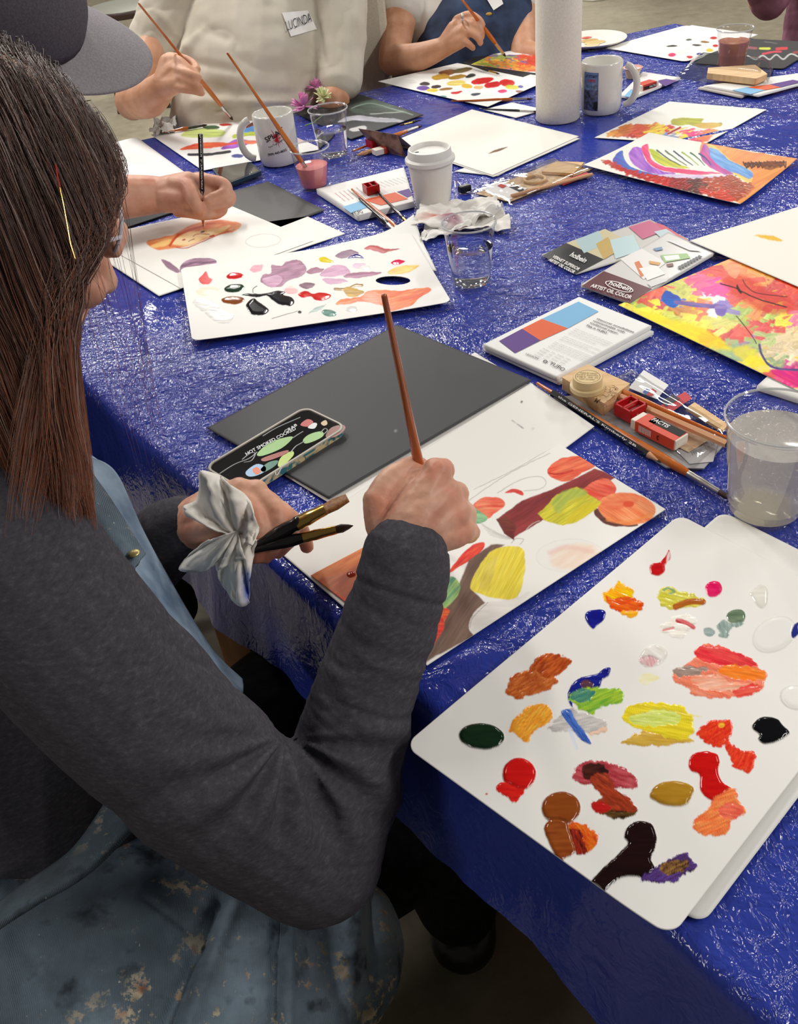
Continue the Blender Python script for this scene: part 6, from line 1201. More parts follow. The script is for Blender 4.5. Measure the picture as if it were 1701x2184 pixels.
# apron: skirt over hip and lap, waistband, bib, straps
mb = MB(); limb(mb, [U(-60, 2290, .90), U(130, 2215, .93), U(350, 2130, .95), U(560, 2070, .96), U(665, 2030, .975)], [.20, .200, .172, .132, .098])
def pleat(V):
    x, y = PX(V); a = .010*(fbm(x*.004+y*.0015, y*.0012, 3, 3)-.44)*2
    for (x0, y0, x1, y1, w, h) in ((470, 1920, 360, 2184, 16, -.011), (600, 1950, 590, 2184, 14, -.010), (618, 1950, 612, 2184, 16, .007), (760, 1890, 735, 2184, 24, .009), (800, 1900, 800, 2100, 14, -.007), (500, 1930, 400, 2184, 18, .006), (330, 1830, 300, 1900, 8, -.002), (290, 1905, 440, 2010, 5, -.0025), (440, 2010, 430, 2100, 5, -.002), (480, 2015, 590, 2035, 5, -.002)):
        dx, dy = x1-x0, y1-y0; tt = np.clip(((x-x0)*dx+(y-y0)*dy)/(dx*dx+dy*dy), 0, 1); dist = np.hypot(x-x0-tt*dx, y-y0-tt*dy); a = a+h*np.exp(-(dist/w)**2)
    return a
grow(t, 'apron_skirt', mb, .003, DENIM, 4, pleat)
def ribbon(name, parent, edgeA, edgeB, mt, n=40, m_=8, bulge=.0, th=.003, wob=.0, seed=1):
    A_ = cat([P3(p) for p in edgeA], max(2, n//(len(edgeA)-1)), False); B_ = cat([P3(p) for p in edgeB], max(2, n//(len(edgeB)-1)), False)
    k = np.linspace(0, 1, n); A_ = np.stack([np.interp(k, np.linspace(0, 1, len(A_)), A_[:, i]) for i in range(3)], 1); B_ = np.stack([np.interp(k, np.linspace(0, 1, len(B_)), B_[:, i]) for i in range(3)], 1)
    V = []; 
    for j in range(m_+1):
        s = j/m_; V.append(A_*(1-s)+B_*s-FW[None]*(bulge*math.sin(math.pi*s)+wob*(fbm(k*9, k*0+s*3, seed, 2)[:, None]-.37)*2))
    V = np.concatenate(V); idx = np.arange(len(V)).reshape(m_+1, n); Q = np.stack([idx[:-1, :-1], idx[:-1, 1:], idx[1:, 1:], idx[1:, :-1]], -1).reshape(-1, 4)
    V = V-np.asarray(W1.location) if parent is not None else V
    o = npmesh(name, V, Q, [mt]); s_ = o.modifiers.new('thickness', 'SOLIDIFY'); s_.thickness = th; s_.offset = 0
    if parent is not None: o.parent = parent
    return o
ribbon('waistband', t, [(-30, 1950, .80), (53, 1890, .81), (159, 1812, .83), (240, 1695, .87)], [(-30, 1995, .765), (70, 1930, .775), (190, 1860, .80), (300, 1750, .84)], DENIM, bulge=.006, th=.006, wob=.002)
ribbon('bib', t, [(90, 930, .80), (190, 1110, .80), (320, 1330, .79), (420, 1450, .79), (500, 1530, .80)], [(165, 962, .86), (242, 1005, .87), (300, 1130, .885), (372, 1262, .90), (448, 1385, .905), (514, 1452, .905)], DENIML, n=60, m_=16, bulge=-.018, th=.004, wob=.006)
ribbon('pocket_facing', t, [(118, 960, .815), (170, 1060, .80), (240, 1170, .79), (286, 1218, .79)], [(160, 968, .845), (215, 1040, .83), (268, 1120, .81), (308, 1185, .80)], DENIM, bulge=.006, th=.004, wob=.003)
ribbon('strap', t, [(38, 893, .745), (70, 962, .74), (110, 1015, .735), (172, 1075, .74)], [(62, 880, .75), (96, 948, .755), (140, 1010, .755), (176, 1060, .75)], DENIML, bulge=.004, th=.004)
ribbon('shoulder_strap', t, [(60, 892, .755), (70, 858, .760), (100, 850, .765), (118, 880, .775), (126, 930, .79), (150, 960, .81)], [(42, 880, .75), (50, 846, .755), (98, 838, .765), (140, 872, .785), (152, 930, .81), (172, 962, .83)], DENIML, bulge=.003, th=.004)
mb = MB(); rg = [U(60+20*math.cos(a), 890+28*math.sin(a), .738) for a in np.linspace(.6, 5.9, 18)]; mb.tube(rg, .0016, GOLD, 8); mb.build('buckle', t)
mb = MB(); bp = U(286, 1180, .785); mb.ell(bp, (.005, .005, .002), mat('aged_brass', (206, 190, 130), .35, metal=.7)); mb.build('button', t)
# glasses
f_, r_, u_ = orth(HF, HU); GF = mat('glasses_rim', (214, 206, 214), .15, coat=.6); gl = MB()
for k in (-1, 1):
    c = G(.080, k*.030, .020); ring = [c+r_*.026*math.cos(a)+u_*.020*math.sin(a)-f_*.004*abs(math.cos(a)) for a in np.linspace(0, 2*math.pi, 25)]; gl.tube(ring, .0017, GF, 8)
    gl.tube([G(.076, k*.057, .026), G(.04, k*.077, .020), G(-.01, k*.080, .004)], .0016, GF, 8)
gl.tube([G(.084, -.006, .024), G(.088, 0, .026), G(.084, .006, .024)], .0014, GF, 8); gl.build('glasses', t)
# hair
HAIR = mat('brown_hair', rough=.42, spec=.5, fn=lambda nt, b: nt.links.new(N(nt, 'ShaderNodeAttribute', attribute_name='tint').outputs['Color'], b.inputs['Base Color']))
def strands(parent, name, C0, f, r, u, n, length, seed, grav=np.array([0, 0, -1.]), rx=(.100, .082, .100), fwdlim=.55, wid=.00022, cfun=None, seg=17, spread=1.0, limit=True):
    rn = np.random.RandomState(seed); R3 = np.array([f, r, u]); pts = []
    th = rn.rand(n*4)*2*math.pi; ph = np.arccos(1-rn.rand(n*4)*1.15); d = np.stack([np.sin(ph)*np.cos(th), np.sin(ph)*np.sin(th), np.cos(ph)], 1)
    ok = (d[:, 0] < fwdlim-.1*np.abs(d[:, 1])) | (d[:, 2] > .75); d = d[ok][:n]; n = len(d)
    e = np.array(rx); P = d*e; part = np.stack([d[:, 0]*0-.08, np.sign(d[:, 1]+1e-6)*1.0, d[:, 0]*0+.15], 1); vel = part-d*(part*d).sum(1)[:, None]*0
    g = np.array([grav@f, grav@r, grav@u]); P = P*1.0; L = length*(0.75+.35*rn.rand(n)); out = [P.copy()]; off = rn.randn(n, 3)*.05; lay = 1.0+rn.rand(n)*.12; lim = .068-.025*rn.rand(n)**2; pull = (d[:, 0] > .0); frt = 1-.75*rn.rand(n)**1.6
    for k in range(seg):
        w = min(1, k/5.); v = vel*(1-w)+g[None]*w*1.4+off*(1+spread*k/seg)
        v /= np.linalg.norm(v, axis=1)[:, None]; P = P+v*(L/seg)[:, None]
        q = P/(e*lay[:, None]); rr_ = np.linalg.norm(q, axis=1); push = rr_ < 1; P = np.where(push[:, None], P/rr_[:, None], P)
        P[:, 0] = np.minimum(P[:, 0], (lim+np.clip(P[:, 2], 0, .2)*.40+np.clip(-P[:, 2]-.02, 0, .14)*.42-P[:, 1]*(r@_r))/(f@_r)) if limit else P[:, 0]
        if limit:
            tg = (frt*(.094+np.clip(-P[:, 2]-.03, 0, .14)*.26)-P[:, 1]*(r@_r))/(f@_r); P[:, 0] = np.where(pull & (P[:, 2] < .005), P[:, 0]*.7+tg*.3, P[:, 0])
        lo = (P[:, 2] < -.02) & (P[:, 2] > -.15); fr = np.hypot((P[:, 0]-.01)/.088, P[:, 1]/.070); fx = lo & (fr < 1.12)
        P[:, 1] = np.where(fx, P[:, 1]/np.maximum(fr/1.12, .3), P[:, 1]); out.append(P.copy())
    S = np.stack(out, 1); gid = rn.choice(n, max(8, n//26), replace=False); near = np.empty(n, int)
    for k0 in range(0, n, 2000): near[k0:k0+2000] = gid[np.argmin(((S[k0:k0+2000, 0][:, None]-S[gid, 0][None])**2).sum(2), 1)]
    wgt = (np.linspace(0, 1, seg+1)**.8*.72)[None, :, None]; S = S*(1-wgt)+(S[near]+(S[:, :1]-S[near][:, :1])*.12)*wgt
    S += (np.stack([fbm(S[:, :, 0]*30+k, S[:, :, 2]*22, k+seed, 2) for k in range(3)], -1)-.37)*.008*np.linspace(0, 1, seg+1)[None, :, None]
    Wd = S@R3+C0; m = seg+1; view = FW[None, None]; tan = np.gradient(Wd, axis=1); s1 = np.cross(tan, view); s1 /= np.linalg.norm(s1, axis=2)[..., None]+1e-9; s2 = np.cross(tan, s1); s2 /= np.linalg.norm(s2, axis=2)[..., None]+1e-9
    w = wid*np.interp(np.linspace(0, 1, m), [0, .7, 1], [1, .9, .25])[None, :, None]
    ring = np.stack([Wd+s1*w*math.cos(a)+s2*w*math.sin(a) for a in (0, 2.1, 4.2)], 2); V = ring.reshape(-1, 3)
    base = (np.arange(n)*m*3)[:, None, None]+(np.arange(m-1)*3)[None, :, None]; a = base+np.array([0, 1, 2])[None, None]; b_ = base+np.array([1, 2, 0])[None, None]
    Q = np.stack([a, b_, b_+3, a+3], -1).reshape(-1, 4); col = cfun(rn, n, m, Wd)
    return skinmesh(name, V, Q, HAIR, parent, {'tint': ('FLOAT_COLOR', np.repeat(col.reshape(-1, 3), 3, axis=0))})
def hcol(rn, n, m, Wd):
    dk = srgb((88, 70, 64)); au = srgb((178, 108, 78)); gy = srgb((196, 178, 166)); mh = srgb((128, 90, 74)); a = rn.rand(n)[:, None, None]; s = np.linspace(0, 1, m)[None, :, None]; k = np.clip(s*1.25-.25+(a-.5)*.7, 0, 1)
    c = dk*(1-k)+(mh*(1-a)+au*a)*k; g = ((rn.rand(n) < .07)[:, None, None])*.6; return c*(1-g)+gy*g
mbh = MB(); hA = np.array([f_, r_, u_])
mbh.ell(G(-.018, 0, .012), (.098, .081, .098), BM, axes=hA, seg=28, ring=18)
NEAR = 1 if (G(0, 1, 0)-HC)@FW < 0 else -1
mbh.ell(G(-.004, .070*NEAR, -.09), (.072, .016, .125), BM, axes=hA); limb(mbh, [G(-.05, .050*NEAR, -.02), G(-.045, .072*NEAR, -.13)], [.05, .034]); limb(mbh, [G(-.06, 0, -.02), G(-.085, 0, -.15)], [.06, .045])
shell = grow(t, 'hair_base', mbh, .004, mat('dark_hair_base', (46, 32, 28), .6, fn=f_noisecol(60, (34, 24, 22), (66, 44, 36), .6, .003, scl=(3, 3, .3), detail=5)), 3)
strands(t, 'hair', G(-.016, 0, .010), f_, r_, u_, 9000, .245, 4, rx=(.099, .088, .105), wid=.00026, cfun=hcol, grav=np.array([0, 0, -1.])+UP*(-.45)+RT*.20, fwdlim=.80)
strands(t, 'loose_hair', G(-.016, 0, .010), f_, r_, u_, 140, .235, 9, rx=(.102, .091, .108), wid=.00014, cfun=hcol, grav=np.array([0, 0, -1.])+UP*(-.45)-RT*.02, fwdlim=.80, spread=5., limit=False)
# tissue in the left hand
mb = MB(); mb.tube([U(118, 350, .585), U(124, 385, .583), U(136, 440, .583), U(150, 520, .585), U(160, 552, .587)], .0004, GOLD, 6); mb.tube([U(119, 352, .583), U(123, 380, .582), U(128, 398, .582)], .0005, REDP, 6); mb.build('hair_tinsel', t)
def fan(V, F, C, P, edge, nr=14, na=40, amp=.008, k=5, bul=.012, ph=0):
    E_ = cat([U(*e) for e in edge], 10, False); kk = np.linspace(0, 1, len(E_)); q = np.linspace(0, 1, na); E_ = np.stack([np.interp(q, kk, E_[:, i]) for i in range(3)], 1); P = U(*P); o = len(V)
    for j in range(nr+1):
        s = j/nr; ring = P+(E_-P)*s; dd = (amp*s**.8*np.sin(q*k*2*math.pi+ph+1.5*np.sin(3*s+q*5))+amp*1.1*np.abs(fbm(q*11, q*0+s*5, 3, 3)-.44)*4*s)[:, None]+bul*math.sin(math.pi*s*.8)
        V += list(ring-FW[None]*dd)
    for j in range(nr):
        for i in range(na-1): a = o+j*na+i; F.append((a, a+1, a+na+1, a+na))
V_ = []; F_ = []
fan(V_, F_, 0, (512, 1150, .872), [(404, 1100, .895), (402, 1080, .89), (422, 1062, .885), (432, 1010, .885), (462, 1010, .88), (485, 1026, .88), (522, 1052, .875), (548, 1092, .872), (554, 1130, .872), (548, 1160, .872)], k=4, amp=.008, bul=.014)
fan(V_, F_, 0, (508, 1130, .868), [(455, 1150, .885), (408, 1180, .90), (388, 1208, .905), (398, 1216, .90), (440, 1218, .89), (468, 1200, .885), (476, 1212, .88), (500, 1196, .876), (530, 1190, .872)], k=4, amp=.006, bul=.010, ph=1)
fan(V_, F_, 0, (512, 1140, .868), [(466, 1200, .885), (470, 1236, .885), (486, 1262, .882), (512, 1288, .88), (530, 1286, .88), (537, 1250, .876), (540, 1190, .872), (552, 1150, .87)], k=2.5, amp=.006, bul=.008, ph=2)
V_ = np.array(V_); x, y = PX(V_); bl = np.clip(1.25-np.hypot((x-528)/16, (y-1252)/36)+(fbm(x*.06, y*.06, 3)-.45), 0, 1)[:, None]; rs = np.clip(1.1-np.hypot((x-518)/10, (y-1112)/40)+(fbm(x*.1, y*.1, 5)-.45), 0, 1)[:, None]*.6
colT = srgb((241, 237, 229))*(1-bl)+srgb((120, 146, 228))*bl; colT = colT*(1-rs)+srgb((214, 160, 140))*rs
o = npmesh('tissue', V_-V_.mean(0), F_, [PAINT], attrs={'tint': ('FLOAT_COLOR', colT), 'wet': ('FLOAT', x*0)}); o.location = V_.mean(0); s_ = o.modifiers.new('thickness', 'SOLIDIFY'); s_.thickness = .0012; tag(o, 'crumpled white tissue with a blue stain held in the painter\'s left hand', 'tissue')
def lin(a, b_, s): return a+(b_-a)*s
brush(U(741, 1062, .882), U(478, 1196, .876), 'flat black brush with gold ferrule and wide golden bristles held with the tissue', hm=BLACKLAC, ferr=GOLD, bristle=HAIRG, r=.0066, rb=.0068, fl=.030, bl=.026, flatb=True)
brush(U(753, 1121, .880), U(470, 1190, .876), 'round black brush with dark pointed bristles held below the flat one', hm=BLACKLAC, ferr=GOLD, bristle=HAIRD, r=.0056, rb=.0044, fl=.032, bl=.018)
# brush in the right hand: from the paper up through the grip
tip = T(930, 1172, .006); gp = U(893, 992, .826); d_ = gp-tip; best = min((abs(PX((tip+d_*k)[None])[1][0]-632), k) for k in np.linspace(1, 4, 400)); 
brush(tip, tip+d_*best[1], 'orange brush held upright in the painter\'s right hand', hm=BROWNLAC, r=.0056, rb=.0034, fl=.03)
# ------------------------------------------------------------------ the other people
def tee_mat(nm, c1, c2): return mat(nm, c2, .85, spec=.15, fn=lambda nt, b: (f_noisecol(9, c1, c2, .5, .004, detail=4)(nt, b)))
def wrinkle(amp, f=9, seed=2): return lambda V: amp*(np.abs(2*fbm(V[:, 0]*f, V[:, 2]*f*1.3+V[:, 1]*3, seed, 3)-.9)**.8-.4)
def hairmass(parent, c, f, u, s, mt, long_=0):
    f, r, u = orth(f, u); m_ = MB(); A = np.array([f, r, u]); m_.ell(c-f*.020*s+u*.022*s, (.094*s, .084*s, .096*s), BM, axes=A)
    if long_: limb(m_, [c-f*.05-u*.02, c-f*.06-u*long_], [.06, .05], flat=1.3, side=r)
    grow(parent, 'hair', m_, .005, mt, 3, lambda V: .005*(fbm(V[:, 0]*70, V[:, 1]*70+V[:, 2]*8, 3, 3)-.44))
# woman with the name sticker
TEE = tee_mat('oatmeal_tee', (196, 188, 172), (214, 207, 193)); TEEW = tee_mat('white_tee', (218, 212, 202), (232, 228, 222))
t = thing('person', (-.2, 2.6, .45), 'person in an oatmeal T-shirt with a handwritten name sticker, painting at the far edge', 'person'); SD = np.array([1, .1, 0])
mb = MB(); hc = U(575, -190, 2.18); ff = np.array([.05, -.9, -.35]); uu_ = np.array([0, -.35, .95]); head(mb, hc, ff, uu_)
limb(mb, [U(560, -70, 2.26), U(545, 120, 2.31), U(530, 380, 2.40)], [.11, .115, .13], flat=1.3, side=SD)
limb(mb, [U(395, -40, 2.27), U(330, 90, 2.24), U(282, 218, 2.17)], [.050, .046, .040]); limb(mb, [U(282, 215, 2.17), U(318, 210, 2.08), U(352, 178, 2.03)], [.040, .040, .027])
fingers(mb, [([(352, 180, 2.03), (358, 135, 2.02)], .027, .020), ([(352, 178, 2.03), (375, 150, 2.01)], .026, .022), ([(352, 185, 2.03), (380, 178, 2.0)], .026, .018),
    ([(352, 128, 2.02), (378, 128, 2.00), (405, 150, 1.99), (420, 160, 1.995)], .0115, .0085), ([(350, 142, 2.02), (380, 150, 1.99), (408, 160, 1.98), (424, 166, 1.99)], .0115, .008), ([(352, 158, 2.02), (382, 168, 1.99), (412, 180, 1.985), (426, 186, 1.99)], .011, .008), ([(354, 178, 2.02), (384, 188, 1.99), (412, 193, 1.99), (430, 199, 1.995)], .0105, .0075),
    ([(360, 122, 2.03), (392, 126, 2.03), (412, 136, 2.02), (420, 148, 2.0)], .011, .0085)])
limb(mb, [U(722, -40, 2.28), U(730, 110, 2.25), U(712, 215, 2.22)], [.046, .040, .034]); limb(mb, [U(712, 215, 2.22), U(690, 300, 2.36), U(650, 330, 2.30)], [.038, .033, .026]); limb(mb, [U(650, 330, 2.30), U(610, 340, 2.24)], [.024, .018])
limb(mb, [U(530, 380, 2.40), U(480, 450, 2.15)], [.10, .07]); limb(mb, [U(560, 380, 2.40), U(620, 450, 2.15)], [.10, .07])
for px in (480, 620): K_ = U(px, 450, 2.15); limb(mb, [K_, np.array([K_[0], K_[1]+.03, .06])], [.06, .04])
b3 = grow(t, 'body', mb, .0035, SKIN2, 3); w3loc = t
hairmass(t, hc, ff, uu_, 1, mat('grey_hair', (150, 140, 130), .6))
mb = MB(); limb(mb, [U(560, -66, 2.28), U(545, 60, 2.27), U(535, 170, 2.27), U(520, 300, 2.34), U(525, 400, 2.40)], [.10, .130, .138, .150, .155], flat=1.28, side=SD)
limb(mb, [U(420, -50, 2.28), U(372, 10, 2.26), U(330, 95, 2.25)], [.085, .078, .066]); limb(mb, [U(700, -50, 2.29), U(722, 30, 2.27), U(722, 172, 2.23)], [.085, .070, .056])
def w3d(V): 
    x, y = PX(V); d = wrinkle(.010, 8, 4)(V)
    for (x0, y0, x1, y1, w, h) in ((395, 110, 430, 60, 10, .008), (430, 60, 480, 80, 12, -.006), (400, 130, 500, 150, 10, -.006), (330, 20, 400, 100, 10, .005), (430, 190, 620, 205, 14, -.010), (420, 215, 640, 215, 14, .008), (680, 50, 690, 130, 8, -.006), (460, 236, 660, 220, 6, -.006)):
        dx, dy = x1-x0, y1-y0; tt = np.clip(((x-x0)*dx+(y-y0)*dy)/(dx*dx+dy*dy), 0, 1); dist = np.hypot(x-x0-tt*dx, y-y0-tt*dy); d = d+h*np.exp(-(dist/w)**2)
    return d
shirt3 = grow(t, 't_shirt', mb, .004, TEE, 4, w3d)
TR = mat('grey_trousers', (120, 118, 112), .8)
mb = MB(); limb(mb, [U(530, 400, 2.42), U(480, 450, 2.15)], [.135, .085]); limb(mb, [U(560, 400, 2.42), U(620, 450, 2.15)], [.135, .085])
for px in (480, 620): K_ = U(px, 450, 2.15); limb(mb, [K_, np.array([K_[0], K_[1]+.03, .08])], [.075, .055])
grow(t, 'trousers', mb, .006, TR)
def surf(px, py, dep0, objs):       # first hit of a sight line on a built surface
    bpy.context.view_layer.update(); o_ = Vector(CP); d = Vector(ray(px, py)).normalized(); best = None
    for ob in objs:
        mi = ob.matrix_world.inverted(); hit, loc, no, _ = ob.ray_cast(mi @ o_, (mi.to_3x3() @ d))
        if hit:
            w = np.array(ob.matrix_world @ loc)
            if best is None or np.linalg.norm(w-CP) < np.linalg.norm(best-CP): best = w
    return best if best is not None else U(px, py, dep0)
def sticker(parent, q, objs, text, tq, dep, th=.0012):
    n = 14; A, B, C, D = [np.array(p, float) for p in q]; V = []
    for j in range(n+1):
        for i in range(n+1):
            u, v = i/n, j/n; p = A*(1-u)*(1-v)+B*u*(1-v)+C*u*v+D*(1-u)*v; w = surf(p[0], p[1], dep, objs); V.append(w)
    V = np.array(V); G_ = V.reshape(n+1, n+1, 3)
    for _ in range(6): G_[1:-1, 1:-1] = (G_[:-2, 1:-1]+G_[2:, 1:-1]+G_[1:-1, :-2]+G_[1:-1, 2:])/4
    V = G_.reshape(-1, 3); V = V+np.array([vd(p) for p in V])*.004; mb = MB(); F = [(j*(n+1)+i, j*(n+1)+i+1, (j+1)*(n+1)+i+1, (j+1)*(n+1)+i) for j in range(n) for i in range(n)]
    mb.add(V, F, mat('sticker_paper', (244, 242, 240), .5)); 
    if text:
        Vt, Ft = text2d(text); a, b_, c_ = [np.array(p, float) for p in tq]; out = []
        for u, v in Vt: p = a+(b_-a)*u+(c_-a)*v; w = surf(p[0], p[1], dep, objs); out.append(w+vd(w)*.010)
        mb.add(out, Ft, mat('marker_ink', (58, 56, 60), .5))
    return mb.build('name_sticker', parent)
sticker(t, [(601, 27), (656, 22), (676, 62), (620, 78)], [shirt3], 'LUCINDA', [(612, 66), (666, 46), (608, 46)], 2.1)
tp = T(497, 257, .006); e_ = U(296, 8, 1.90)
brush(tp, e_, 'orange brush held by the person with the name sticker', r=.0050, rb=.0036, fl=.035, bristle=HAIRD)
# woman with the navy apron
t = thing('person', (.33, 2.85, .45), 'person in a white T-shirt and navy apron painting beside the paper towel roll', 'person')
mb = MB(); hc = U(985, -230, 2.45); head(mb, hc, ff, uu_); limb(mb, [U(985, -110, 2.52), U(990, 40, 2.56), U(1000, 260, 2.64)], [.105, .11, .125], flat=1.3, side=SD)
limb(mb, [U(872, -60, 2.52), U(850, 50, 2.48), U(838, 128, 2.42)], [.050, .044, .038]); limb(mb, [U(838, 128, 2.42), U(890, 122, 2.37), U(948, 100, 2.33)], [.038, .034, .023])
fingers(mb, [([(948, 100, 2.33), (968, 60, 2.31)], .024, .018), ([(948, 98, 2.33), (985, 70, 2.30)], .024, .020), ([(950, 100, 2.33), (985, 85, 2.30)], .022, .018),
    ([(975, 42, 2.31), (1000, 32, 2.29), (1020, 42, 2.28), (1028, 52, 2.28)], .0115, .0082), ([(985, 52, 2.30), (1008, 52, 2.28), (1024, 66, 2.28), (1027, 78, 2.285)], .0115, .008), ([(985, 66, 2.30), (1005, 70, 2.28), (1020, 82, 2.28), (1024, 92, 2.285)], .011, .0075), ([(978, 84, 2.30), (996, 92, 2.29), (1008, 102, 2.29)], .0105, .0075), ([(972, 45, 2.32), (992, 40, 2.33), (1012, 52, 2.31)], .011, .0085)])
limb(mb, [U(1095, -60, 2.54), U(1110, 40, 2.50), U(1118, 118, 2.44)], [.050, .045, .038]); limb(mb, [U(1118, 118, 2.44), U(1180, 120, 2.36)], [.036, .026]); limb(mb, [U(1180, 120, 2.36), U(1210, 122, 2.33)], [.022, .014])
for px in (960, 1060): K_ = U(px, 330, 2.38); limb(mb, [U(px, 270, 2.62), K_], [.10, .07]); limb(mb, [K_, np.array([K_[0], K_[1]+.03, .06])], [.06, .04])
grow(t, 'body', mb, .0035, SKIN2, 3); hairmass(t, hc, ff, uu_, 1, mat('sandy_hair', (140, 110, 80), .6))
mb = MB(); limb(mb, [U(985, -100, 2.54), U(990, 40, 2.555), U(1000, 250, 2.64)], [.10, .124, .135], flat=1.28, side=SD); limb(mb, [U(890, -70, 2.53), U(868, -25, 2.51), U(860, 12, 2.49)], [.075, .068, .060]); limb(mb, [U(1080, -70, 2.55), U(1098, -25, 2.53), U(1106, 0, 2.51)], [.075, .068, .058])
sh4 = grow(t, 't_shirt', mb, .004, TEEW, 4, wrinkle(.008, 9, 7))
NAVY = mat('navy_canvas', (38, 56, 90), .75, fn=f_noisecol(20, (28, 42, 70), (50, 70, 106), .3, .002))
mb = MB(); limb(mb, [U(1030, -90, 2.50), U(1030, 0, 2.52), U(1022, 90, 2.53), U(1005, 180, 2.57), U(1000, 330, 2.62)], [.075, .112, .130, .142, .15], flat=1.26, side=SD)
V, Q = remesh(mb, .005, 3, wrinkle(.008, 8, 3)); V[:, 1] -= .0
ap4 = skinmesh('apron', V, Q, NAVY, t)
mb = MB(); ri = U(985, 38, 2.275); mb.lathe([(.0098+.0012*math.cos(a), .0022*math.sin(a)) for a in np.linspace(0, 6.283, 9)[:-1]], SILVER, (0, 0, 0), 24, closed=True, fn=lambda p: tuple(ri+np.array(p)@np.array([FW, UP, RT]))); mb.build('ring', t)
mb = MB(); limb(mb, [U(960, 300, 2.64), U(960, 330, 2.38)], [.12, .085]); limb(mb, [U(1060, 300, 2.64), U(1060, 330, 2.38)], [.12, .085])
for px in (960, 1060): K_ = U(px, 330, 2.38); limb(mb, [K_, np.array([K_[0], K_[1]+.03, .08])], [.072, .05])
grow(t, 'trousers', mb, .006, TR)
sticker(t, [(1034, -8), (1066, -10), (1073, 8), (1052, 22)], [ap4, sh4], '', [(1040, 5), (1060, 0), (1040, 0)], 2.4)
mb = MB(); mb.ell(surf(1042, 30, 2.4, [ap4]), (.008, .003, .004), mat('yellow_paint', (210, 170, 60), .5)); mb.build('paint_mark', t)
brush(T(1078, 121, .009), U(955, -40, 2.17), 'orange brush held by the person in the navy apron', r=.0052, rb=.0036, fl=.04, bristle=HAIRD)
# person in mauve at the top right corner
t = thing('person', (1.75, 3.3, .45), 'person in a mauve sweater at the top right corner, elbow bent', 'person'); MAU = mat('mauve_knit', (140, 92, 112), .85, spec=.1, fn=f_noisecol(18, (124, 80, 98), (152, 104, 124), .3, .003))
mb = MB(); hc = U(1800, -420, 3.0); head(mb, hc, np.array([-.6, -.8, -.2]), uu_); limb(mb, [U(1800, -300, 3.1), U(1800, -60, 3.15), U(1790, 200, 3.2)], [.10, .12, .13], flat=1.2, side=SD); limb(mb, [U(1700, -200, 3.08), U(1622, 0, 3.02)], [.05, .04]); limb(mb, [U(1622, 0, 3.02), U(1600, -90, 2.85)], [.036, .028]); limb(mb, [U(1600, -95, 2.85), U(1590, -150, 2.8)], [.026, .015]); limb(mb, [U(1900, -200, 3.12), U(1940, 60, 3.0)], [.05, .04])
for px in (1740, 1860): K_ = U(px, 330, 2.9); limb(mb, [U(px, 200, 3.2), K_], [.10, .07]); limb(mb, [K_, np.array([K_[0], K_[1]+.03, .06])], [.06, .04])
grow(t, 'body', mb, .005, SKIN2, 3); hairmass(t, hc, np.array([-.6, -.8, -.2]), uu_, 1, mat('dark_hair', (60, 46, 40), .6), .2)
mb = MB(); limb(mb, [U(1800, -300, 3.12), U(1790, -60, 3.15), U(1775, 90, 3.18), U(1790, 230, 3.2)], [.10, .135, .14, .14], flat=1.2, side=SD); limb(mb, [U(1720, -230, 3.10), U(1680, -90, 3.06), U(1640, 0, 3.02)], [.09, .072, .062]); limb(mb, [U(1640, 0, 3.02), U(1600, -80, 2.86)], [.062, .045]); limb(mb, [U(1900, -220, 3.12), U(1940, 60, 3.0)], [.09, .06])
grow(t, 'sweater', mb, .005, MAU, 4, wrinkle(.010, 9, 9))
mb = MB()
for px in (1740, 1860): K_ = U(px, 330, 2.9); limb(mb, [U(px, 220, 3.2), K_], [.13, .085]); limb(mb, [K_, np.array([K_[0], K_[1]+.03, .08])], [.072, .05])
grow(t, 'trousers', mb, .006, BLACKJ)
# man with the cap
t = thing('person', (-.75, 1.35, .45), 'person in a dark grey baseball cap sketching with a black pencil', 'person'); _v, _r, _u = loc(120, 80); CF = _r*.97+_v*.12-_u*.16; CU = _u*.80-_v*.60; C0 = U(-10, 30, 1.14); f2, r2, u2 = orth(CF, CU)
mb = MB(); Gm = head(mb, C0, CF, CU, .94)
TB = np.array([-.80, 1.20, 0]); limb(mb, [Gm(-.04, 0, -.1), np.array([-.62, 1.34, .93]), np.array([-.74, 1.32, .80]), np.array([-.86, 1.26, .50])], [.055, .09, .125, .13])
ME = U(60, 455, 1.62); MW = U(338, 415, 1.69); MS = np.array([-.66, 1.50, .95])
limb(mb, [np.array([-.66, 1.38, .92]), MS, ME], [.06, .055, .045]); limb(mb, [ME, U(220, 425, 1.66), MW], [.044, .041, .032])
limb(mb, [np.array([-.62, 1.30, .92]), np.array([-.55, 1.12, .88]), np.array([-.50, 1.18, .80])], [.055, .048, .04])
fingers(mb, [([(338, 415, 1.69), (400, 395, 1.665)], .030, .024), ([(338, 420, 1.69), (400, 425, 1.66)], .028, .024), ([(340, 418, 1.69), (430, 388, 1.67)], .028, .018),
    ([(372, 392, 1.66), (398, 398, 1.645), (412, 425, 1.635), (424, 448, 1.645)], .0150, .0100), ([(440, 385, 1.66), (475, 392, 1.655), (482, 408, 1.65), (444, 425, 1.645)], .0125, .0088), ([(445, 400, 1.67), (488, 415, 1.665), (485, 432, 1.66), (446, 442, 1.655)], .0125, .0088), ([(400, 425, 1.665), (470, 440, 1.675), (462, 455, 1.672), (436, 458, 1.665)], .0125, .0088), ([(380, 450, 1.668), (400, 452, 1.66), (430, 458, 1.66), (448, 458, 1.662)], .0115, .009)])
limb(mb, [(395, 420, 1.665), (440, 415, 1.675)], [.026, .022])
